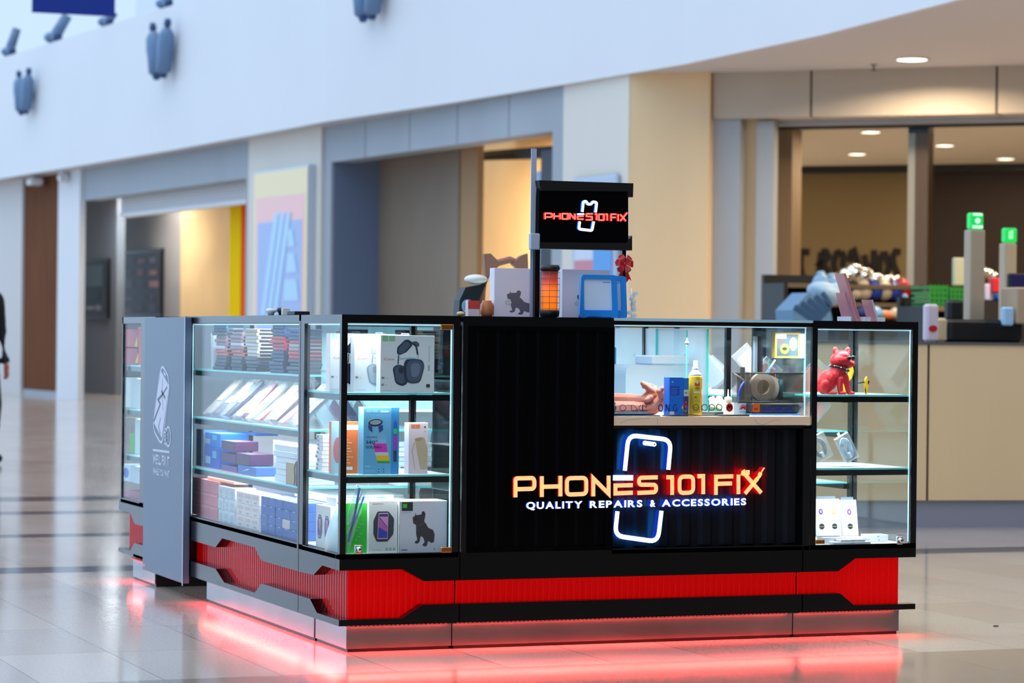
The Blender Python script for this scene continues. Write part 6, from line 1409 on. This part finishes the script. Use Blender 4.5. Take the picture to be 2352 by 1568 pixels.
t = thing('spray_can', 'yellow spray can with a white nozzle on the worktop behind the window', 'spray can', (x, .075, WK)); b = MB()
b.lathe([(r_*.94, 0), (r_, .003), (r_, .145), (r_*.95, .149)], C(226, 180, 20, .28), seg=28); b.build('can', t)
b = MB(); b.lathe([(r_*.94, .1492), (r_*.8, .158), (r_*.5, .167), (r_*.45, .172)], WHT, seg=24); b.lathe([(r_*.46, .172), (r_*.46, .180), (r_*.3, .182), (r_*.3, hh)], WHT, seg=16); b.build('nozzle_cap', t)
b = MB(); c_y = lambda a_, z: V((r_*1.008*math.sin(a_), -r_*1.008*math.cos(a_), z))
def cyl_poly(pts, m): b.put([c_y(a_, z) for a_, z in pts], [tuple(range(len(pts)))], m)
def cyl_rect(a0, a1, z0, z1, m, n=6):
    for k in range(n): s0_, s1_ = a0+(a1-a0)*k/n, a0+(a1-a0)*(k+1)/n; cyl_poly([(s0_, z0), (s1_, z0), (s1_, z1), (s0_, z1)], m)
cyl_rect(-.5, .25, .112, .124, C(214, 60, 40)); cyl_rect(-.45, .2, .100, .108, C(190, 120, 20)); cyl_rect(-.25, 0, .120, .134, C(236, 230, 220)); cyl_rect(-.6, .3, .086, .092, C(240, 232, 200)); cyl_rect(-.75, .45, .052, .060, C(206, 160, 60)); cyl_rect(-.5, -.2, .067, .073, C(150, 90, 30)); cyl_rect(.55, 1.1, .02, .14, C(196, 150, 30)); cyl_rect(.6, 1.0, .08, .10, C(226, 226, 226)); cyl_rect(-.7, .4, .012, .035, C(190, 140, 30))
b.build('printed_label', t)
# glue bottle
x, _ = FX(1672, 955, .14); t = thing('glue_bottle', 'small white glue bottle with a pointed nozzle on the worktop', 'bottle', (x, .14, WK)); b = MB(); b.box(-.02, .02, -.012, .012, 0, .048, C(236, 238, 240, .4), bev=.003); b.build('body', t)
b = MB(); b.lathe([(.015, .048), (.014, .066), (.012, .068), (.0035, .072), (.0015, .098)], C(222, 226, 206, .4), seg=16); b.build('nozzle', t)
# desk organiser with tools
yo = .17; x0, _ = FX(1724, 930, yo); x1, _ = FX(1844, 930, yo); z0_ = FX(1780, 924, yo)[1]; z1_ = FX(1780, 857, yo)[1]
MESH = mat('black wire mesh', (24, 22, 22), .45, alpha=.36)
t = thing('desk_organizer', 'black mesh desk organiser full of tape rolls and tools', 'organiser', (x0, yo, z0_)); W = x1-x0; Hh = z1_-z0_
b = MB(); b.box(0, W, 0, .0015, 0, Hh, MESH); b.box(0, W, .12, .1215, 0, Hh, MESH); b.box(W-.0015, W, 0, .12, 0, Hh, MESH); b.box(0, .0015, 0, .12, 0, Hh, MESH); b.box(0, W, 0, .12, 0, .003, BLP); b.build('mesh_bin', t)
b = MB(); b.tube([(0, 0, Hh), (W, 0, Hh), (W, .12, Hh), (0, .12, Hh)], .0028, BLP, 6, True); b.tube([(0, 0, .002), (W, 0, .002), (W, .12, .002), (0, .12, .002)], .0028, BLP, 6, True); b.build('rim', t)
b = MB(); b.box(-.055, -.004, .0, .05, 0, Hh, MESH); b.tube([(-.055, 0, Hh), (-.004, 0, Hh), (-.004, .05, Hh), (-.055, .05, Hh)], .0025, BLP, 6, True); b.build('side_pocket', t)
def roll(xc, yc, ro, ri, wd, m, l, tilt):
    o = thing('tape_roll', l, 'tape roll', (x0+xc, yo+yc, z0_+.004+ro), (PI/2, 0, tilt), group='tape rolls in the organiser'); n = 32; b = MB(); vs = []
    for z in (-wd/2, wd/2):
        for rad in (ro, ri):
            for k in range(n): vs.append((rad*math.cos(2*PI*k/n), rad*math.sin(2*PI*k/n), z))
    fs = []
    for k in range(n):
        k2 = (k+1) % n; fs += [(k, k2, 2*n+k2, 2*n+k), (n+k, 3*n+k, 3*n+k2, n+k2), (k, n+k, n+k2, k2), (2*n+k, 2*n+k2, 3*n+k2, 3*n+k)]
    b.put(vs, fs, m, None, False); b.build('tape', o)
roll(.062, .03, .054, .028, .02, C(196, 170, 152, .5), 'wide cream tape roll in the front of the organiser', .05)
roll(.098, .06, .050, .026, .018, C(222, 204, 186, .5), 'paler tape roll behind the wide cream one', .08); roll(.132, .09, .046, .024, .018, C(206, 190, 160, .5), 'rearmost tape roll near the right end of the organiser', .1)
def tool(name, x, y, z0, p1, rad, m, l, cat, tip=None):
    o = thing(name, l, cat, (x0+x, yo+y, z0_+z0)); b = MB(); b.tube([(0, 0, 0), p1], rad, m, 8); b.build('handle', o)
    if tip: b = MB(); q = V(p1); b.tube([q*1.0, q*tip[0]], [tip[1], tip[2]], tip[3], 8); b.build('tip', o)
tool('screwdriver', .078, .10, .05, (.040, -.02, .075), .0065, C(70, 120, 196, .25), 'blue handled screwdriver leaning out of the organiser', 'screwdriver', (1.5, .0045, .004, C(196, 190, 200, .2)))
tool('brush', .046, .104, .03, (.001, 0, .055), .003, C(226, 196, 180), 'small wooden brush standing in the organiser', 'brush', (1.75, .0055, .0055, C(190, 150, 120)))
tool('tweezers', .02, .105, .03, (.003, 0, .06), .003, BLP, 'black tweezers with a pale tip in the organiser', 'tweezers', (1.3, .006, .004, C(206, 214, 190)))
tool('marker', .025, .115, .03, (.006, 0, .055), .0045, C(176, 182, 190), 'grey marker pen beside the black tweezers', 'pen')
tool('marker', .108, .108, .04, (.002, 0, .045), .0032, WHT, 'left white marker cap sticking up at the right of the organiser', 'pen'); tool('marker', .131, .108, .04, (.001, 0, .05), .0032, WHT, 'right white marker cap sticking up at the right of the organiser', 'pen')
tool('cotton_swab', .155, .105, .05, (.002, 0, .06), .0016, C(206, 150, 110), 'thin brass tweezers at the right end of the organiser', 'tweezers')
tool('spudger', .166, .08, .01, (-.004, -.01, .075), .010, C(24, 92, 110, .3), 'teal tube standing at the right end inside the organiser', 'tube')
o = thing('pliers', 'pliers with blue handles hung on the left pocket of the organiser', 'pliers', (x0-.035, yo-.012, z0_+.05)); b = MB(); b.tube([(-.022, 0, -.045), (-.021, 0, -.02), (-.012, 0, .01), (.0, 0, .032)], [.004, .0048, .0048, .004], C(20, 60, 170, .3), 8); b.build('handle', o)
b = MB(); b.tube([(.0, 0, .032), (-.02, 0, .048), (-.042, 0, .060)], [.004, .0028, .0012], C(130, 110, 100, .3), 8); b.build('jaw', o)
b = MB(); b.box(-.010, .008, .006, .016, -.04, .085, C(40, 38, 38, .6), bev=.002); b.build('case_sheath', o)
b = MB(); xa, _ = FX(1728, 955, .15); xb, _ = FX(1836, 955, .15); b.box(0, xb-xa, 0, .14, .006, z0_-WK-.001, C(24, 20, 18, .4), bev=.006); b.box(-.004, xb-xa+.003, -.004, .142, 0, .006, C(70, 130, 200, .3)); b.build('power_bank_station', loc=(xa, .15, WK), label='dark low console with a blue foot under the organiser', cat='console')
# low things along the worktop
wbox('tray', 1612, 1662, 945, .08, .06, C(134, 146, 154, .3), 'grey flat tray right of the spray can', cat='tray')
wbox('circuit_board', 1655, 1722, 952, .03, .05, C(24, 26, 34, .35), 'thin dark phone board lying before the glue bottle', cat='phone part')
wbox('glass_pack', 1683, 1716, 926, .2, .004, C(176, 206, 230, .15), 'pale blue glass sheet pack leaning before the organiser', cat='packet', rot=.1)
b = MB(); rr4 = random.Random(8)
for k in range(9): b.ell((rr4.uniform(-.03, .03), rr4.uniform(-.02, .02), .014+rr4.uniform(0, .028)), (rr4.uniform(.012, .02), rr4.uniform(.01, .016), rr4.uniform(.008, .014)), C(236, 232, 238, .8), seg=8, rings=6, rot=(rr4.uniform(0, 3), rr4.uniform(0, 3), 0))
x, _ = FX(1652, 935, .3); o = b.build('tissue', loc=(x, .30, WK+.018), label='crumpled white tissue heap behind the glue bottle', cat='tissue'); m_ = o.modifiers.new('merge', 'REMESH'); m_.mode = 'VOXEL'; m_.voxel_size = .0025
b = MB()
for k in range(7): b.ell((rr4.uniform(-.03, .03), rr4.uniform(-.02, .02), .012+rr4.uniform(0, .02)), (rr4.uniform(.010, .02), rr4.uniform(.008, .014), rr4.uniform(.006, .012)), C(240, 110, 140, .6), seg=8, rings=6, rot=(rr4.uniform(0, 3), rr4.uniform(0, 3), 0))
x, _ = FX(1640, 905, .42); o = b.build('cloth', loc=(x, .42, WK+.026), label='crumpled pink cloth behind the white tissue', cat='cloth'); m_ = o.modifiers.new('merge', 'REMESH'); m_.mode = 'VOXEL'; m_.voxel_size = .0025
b = MB(); b.box(0, .09, 0, .09, 0, .030, C(176, 184, 190, .4), bev=.004); b.build('parts_box', loc=(FX(1625, 905, .40)[0], .375, WK+.0005), label='grey parts box under the pink cloth', cat='box') if False else None
t = thing('phone_glass', 'clear glass sheets with dark edges lying at the left of the worktop', 'glass sheet', (1.055, .03, WK)); b = MB(); b.box(0, .19, 0, .16, 0, .004, C(96, 120, 160, .12)); b.build('lower_sheet', t); b = MB(); b.box(.01, .17, .02, .15, .0055, .010, C(130, 180, 220, .12)); b.box(.01, .17, .019, .0198, .0055, .010, C(14, 60, 70)); b.build('upper_sheet', t)
b = MB(); b.tube([(1.25, .022, WK+.003), (1.30, .018, WK+.003), (1.36, .016, WK+.007), (1.40, .022, WK+.003), (1.5, .02, WK+.003), (1.58, .04, WK+.004), (1.62, .10, WK+.004)], .0018, BLP, 6); b.build('cable', label='thin black cable snaking along the front of the worktop', cat='cable')
# inner bench behind the worktop with machines
b = MB(); b.box(1.06, 1.62, .70, 1.15, .0, .78, mat('white cabinet', (214, 226, 230), .4)); b.build('inner_bench', label='white inner bench behind the repair worktop', cat='bench')
yb_ = .78
x0_, _ = FX(1437, 900, yb_); x1_, _ = FX(1592, 900, yb_); zt_ = FX(1500, 838, yb_)[1]
t = thing('repair_machine', 'large rounded white repair machine behind the hands', 'machine', (x0_, yb_, .7805)); b = MB(); W = x1_-x0_; Hh = zt_-.7805
b.prism(rounded([(0, 0), (0, Hh), (W, Hh), (W, 0)], .035), 0, .25, 1, C(176, 196, 214, .35)); b.build('housing', t); b = MB(); b.box(W*.42, W*.98, .02, .2, Hh+.001, Hh+.038, C(218, 228, 238, .4), bev=.006); b.build('lid', t)
b = MB(); b.lathe([(.02, 0), (.02, .03), (.012, .034)], C(236, 236, 240), seg=14); b.lathe([(.0205, .026), (.0205, .03)], C(226, 120, 140), seg=14); b.build('cotton_jar', loc=(x0_+W*.9+.02, yb_+.02, .7805+Hh+.0395) if False else (x0_+W+.035, yb_+.08, .7805), label='small white jar right of the repair machine', cat='jar')
yc2 = .9; x0_, _ = FX(1408, 850, yc2); x1_, _ = FX(1453, 850, yc2); zt_ = FX(1430, 795, yc2)[1]
t = thing('tool_case', 'teal blue upright tool case at the left behind the window', 'tool case', (x0_-.04, yc2+.16, .7805)); W = x1_-x0_+.04; Hh = zt_-.7805
b = MB(); b.box(0, W, 0, .08, 0, Hh, C(30, 146, 196, .4), bev=.008); b.build('shell', t); b = MB(); b.box(W*.62, W*.9, -.01, -.001, Hh*.35, Hh*.62, C(200, 228, 244, .3), bev=.003); b.build('latch', t); b = MB(); b.box(0, W, -.004, -.0005, Hh*.2, Hh*.26, C(190, 220, 236)); b.build('seam', t)
for i in range(6):
    b = MB(); b.box(0, .10, 0, .06, 0, .022, C(*[(216, 226, 232), (190, 200, 208)][i % 2], .4), bev=.002); b.build('parts_drawer', loc=(1.37+.105*(i % 2), .95+.0*i, .7805+.024*(i//2)), label=f'small pale parts drawer, {["bottom", "middle", "top"][i//2]} {["left", "right"][i % 2]}, on the inner bench', cat='drawer', group='parts drawers on the inner bench')
t = thing('glass_screen', 'standing glass screen with a white knob inside the window', 'screen', (1.52, .40, WK)); b = MB(); b.box(0, .004, 0, .004, 0, .32, GLE); b.build('edge', t); b = MB(); b.box(0, .004, .0045, .12, 0, .32, GL2); b.build('pane', t)
b = MB(); b.ell((-.002, -.006, .27), (.008, .006, .010), CHR); b.build('knob', t)
# boxed yellow gadget in the window case
yk = .43; x0_, _ = FX(1780, 800, yk); x1_, _ = FX(1838, 800, yk); zb_, zt_ = FX(1800, 822, yk)[1], FX(1800, 763, yk)[1]
t = thing('gadget_carton', 'black carton with a yellow frame and a yellow robot toy picture', 'box', (x0_, yk, zb_)); W = x1_-x0_; Hh = zt_-zb_; b = MB(); b.box(0, W, 0, .03, 0, Hh, C(236, 190, 90)); b.box(W*1.0, W*1.2, 0.001, .03, 0, Hh*.97, C(206, 206, 206)); b.build('carton', t)
fr = FRF(); b = MB(); b.rect(fr, W*.08, Hh*.08, W*.92, Hh*.92, C(96, 110, 116)); b.rect(fr, W*.02, Hh*.75, W*.45, Hh*.95, C(206, 206, 200), .0006); b.rect(fr, W*.1, Hh*.6, W*.36, Hh*.66, C(200, 80, 70), .0007); b.disc(fr, W*.38, Hh*.36, W*.18, Hh*.2, C(236, 206, 70), .0008); b.disc(fr, W*.38, Hh*.36, W*.1, Hh*.07, C(60, 70, 60), .001); b.disc(fr, W*.72, Hh*.55, W*.16, Hh*.26, C(176, 190, 160), .0008); b.build('printed_front', t)
t = thing('box_shelf', 'small clear shelf holding the yellow framed carton', 'shelf', (x0_-.01, yk-.05, zb_-.0065)); b = MB(); b.box(0, W+.05, 0, .09, 0, .005, GL); b.box(0, .004, .085, .09, -(zb_-.0065-.9215), 0, GLE); b.box(W+.046, W+.05, .085, .09, -(zb_-.0065-.9215), 0, GLE); b.build('shelf_panel', t)
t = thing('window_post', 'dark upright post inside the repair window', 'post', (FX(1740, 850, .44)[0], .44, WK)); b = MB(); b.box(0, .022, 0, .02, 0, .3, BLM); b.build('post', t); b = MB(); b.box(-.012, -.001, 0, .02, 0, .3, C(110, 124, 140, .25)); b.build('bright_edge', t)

# ------------------------------------------------------------------ the technician's hands
SK = mat('skin', (190, 112, 92), .5); SK.node_tree.nodes['Principled BSDF'].inputs['Subsurface Weight'].default_value = .15
SK.node_tree.nodes['Principled BSDF'].inputs['Subsurface Radius'].default_value = (.01, .004, .002)
p_ = thing('person', 'technician hidden behind the black front, both hands working on the worktop', 'person', (.80, .62, 0))
def W3(u, v, y): q = FX(u, v, y); return V((q[0], y, q[1]))-V((.80, .62, 0))
def hand(name, shoulder, elbow, wrist, palm, fingers, thumb, extra=()):
    P = [('t', [elbow, wrist.lerp(elbow, .45), wrist], [.040, .033, .023]), ('t', [wrist, palm], [.024, .026])]
    P += [('e', palm, (.030, .022, .026))]
    for f_ in fingers: P.append(('t', f_, [.0118, .0112, .0105, .0092][:len(f_)]))
    P.append(('t', thumb, [.014, .0125, .0105][:len(thumb)]))
    return blob(name, P, SK, p_, vox=.0024, sm=2)
y1_ = .17
w1, pl1 = W3(1478, 921, y1_), W3(1497, 906, y1_)
hand('right_hand', None, W3(1395, 925, y1_+.08), w1, pl1, [
    [pl1+V((.0, -.014, .012)), W3(1488, 891, y1_-.015), W3(1480, 884, y1_-.018), W3(1476, 880, y1_-.014)],
    [pl1+V((.004, -.006, .016)), W3(1494, 892, y1_), W3(1484, 883, y1_), W3(1479, 887, y1_-.01)],
    [pl1+V((.010, .004, .016)), W3(1502, 893, y1_+.018), W3(1495, 886, y1_+.02), W3(1488, 886, y1_+.015)],
    [pl1+V((.016, .012, .010)), W3(1508, 898, y1_+.034), W3(1505, 891, y1_+.036), W3(1500, 889, y1_+.03)]],
    [w1+V((.01, -.012, .008)), W3(1494, 914, y1_-.03), W3(1486, 919, y1_-.034)])
y2_ = .15
w2_, pl2 = W3(1519, 926, y2_), W3(1525, 908, y2_)
hand('left_hand', None, W3(1400, 944, y2_+.03), W3(1500, 938, y2_), W3(1526, 912, y2_), [
    [pl2+V((.004, -.016, .012)), W3(1534, 899, y2_-.025), W3(1545, 902, y2_-.03), W3(1549, 909, y2_-.028)],
    [pl2+V((.008, -.006, .016)), W3(1538, 896, y2_-.010), W3(1550, 898, y2_-.014), W3(1555, 906, y2_-.012)],
    [pl2+V((.012, .006, .016)), W3(1541, 896, y2_+.008), W3(1553, 899, y2_+.006), W3(1559, 907, y2_+.006)],
    [pl2+V((.016, .016, .008)), W3(1543, 900, y2_+.024), W3(1553, 904, y2_+.024), W3(1557, 911, y2_+.022)]],
    [pl2+V((-.012, -.014, .0)), W3(1514, 899, y2_-.03), W3(1521, 893, y2_-.034)])
DK = C(30, 34, 42, .8); pr_ = lambda x, y, z: V((x, y, z))-V((.80, .62, 0))
blob('clothed_body', [('e', pr_(.80, .95, .50), (.17, .15, .13)), ('t', [pr_(.80, .95, .52), pr_(.80, .88, .72), pr_(.80, .78, .90)], [.15, .15, .14]), ('e', pr_(.68, .74, .93), (.07, .07, .06)), ('e', pr_(.92, .74, .93), (.07, .07, .06)),
     ('t', [pr_(.93, .73, .93), pr_(1.02, .58, .86), W3(1400, 925, y1_+.08)], [.058, .05, .044]), ('t', [pr_(.68, .73, .93), pr_(.82, .42, .875), W3(1400, 944, y2_+.03)], [.058, .05, .044]),
     ('t', [pr_(.72, .95, .47), pr_(.70, .62, .46), pr_(.70, .60, .10)], [.09, .075, .05]), ('t', [pr_(.88, .95, .47), pr_(.90, .62, .46), pr_(.90, .60, .10)], [.09, .075, .05]),
     ('e', pr_(.70, .55, .045), (.05, .12, .045)), ('e', pr_(.90, .55, .045), (.05, .12, .045))], DK, p_, vox=.009)
blob('head', [('t', [pr_(.80, .78, .95), pr_(.81, .70, 1.02)], [.055, .05]), ('e', pr_(.81, .66, 1.055), (.075, .092, .10)), ('e', pr_(.81, .572, 1.04), (.012, .016, .014)), ('e', pr_(.735, .67, 1.05), (.010, .018, .026)), ('e', pr_(.885, .67, 1.05), (.010, .018, .026)), ('e', pr_(.81, .60, .985), (.035, .03, .03))], SK, p_, vox=.005)
blob('hair', [('e', pr_(.81, .69, 1.083), (.083, .095, .078))], C(28, 20, 16, .7), p_, vox=.005)
b = MB(); b.lathe([(.17, 0), (.17, .02), (.03, .03), (.03, .30), (.15, .31), (.15, .335)], BLP); b.build('stool', loc=(.80, .97, 0), label='low black stool hidden behind the counter front', cat='stool')
# ------------------------------------------------------------------ passer-by at the left edge
fl = un(-56, 1064, 2, 0)
p2 = thing('person', 'person in dark clothes mostly cut off by the left edge of the picture', 'person', (fl.x, fl.y, 0), (0, 0, .3))
DK2 = C(12, 14, 22, .8)
blob('clothed_body', [('t', [V((0, 0, .92)), V((0, 0, 1.15)), V((0, 0, 1.38))], [.15, .14, .16]), ('e', (-.15, 0, 1.40), (.09, .09, .08)), ('e', (.15, 0, 1.40), (.09, .09, .08)), ('t', [V((.19, 0, 1.38)), V((.24, .03, 1.12)), V((.22, -.10, .88))], [.065, .052, .04]),
     ('t', [V((-.19, 0, 1.38)), V((-.24, .03, 1.12)), V((-.22, .08, .88))], [.065, .052, .04]), ('t', [V((.09, 0, .90)), V((.10, -.12, .50)), V((.10, -.08, .08))], [.105, .075, .05]), ('t', [V((-.09, 0, .90)), V((-.09, .08, .50)), V((-.09, .24, .12))], [.105, .075, .05]),
     ('e', (.10, -.14, .05), (.05, .13, .05)), ('e', (-.09, .20, .07), (.05, .13, .05))], DK2, p2, vox=.014)
blob('head', [('t', [V((0, 0, 1.42)), V((0, -.01, 1.53))], [.06, .055]), ('e', (0, -.02, 1.63), (.075, .095, .115)), ('e', (0, -.115, 1.61), (.012, .018, .018)), ('e', (-.075, -.01, 1.62), (.01, .02, .03)), ('e', (.075, -.01, 1.62), (.01, .02, .03))], SK, p2, vox=.007)
blob('hair', [('e', (0, .005, 1.67), (.085, .10, .095))], C(24, 18, 14, .7), p2, vox=.007)
for s_, yy in ((1, -.12), (-1, .09)):
    P = [('e', (s_*.22, yy, .82), (.018, .04, .05))]+[('t', [V((s_*.22, yy-.03+.02*k, .79)), V((s_*.22, yy-.035+.02*k, .75)), V((s_*.212, yy-.03+.02*k, .72+.006*abs(k-1.5)))], [.010, .009, .008]) for k in range(4)]+[('t', [V((s_*.21, yy-.04, .83)), V((s_*.20, yy-.06, .79)), V((s_*.20, yy-.06, .76))], [.011, .010, .008])]
    blob('hand', P, SK, p2, vox=.005)
q = un(2286, 1438, 2, 0); b = MB(); b.prism([(-.012, -.006), (.010, -.008), (.014, .004), (-.004, .008)], .0005, .004, 2, C(96, 60, 44, .7)); b.build('litter_scrap', loc=(q.x, q.y, 0), label='tiny brown scrap lying on the bare floor at the right', cat='litter')
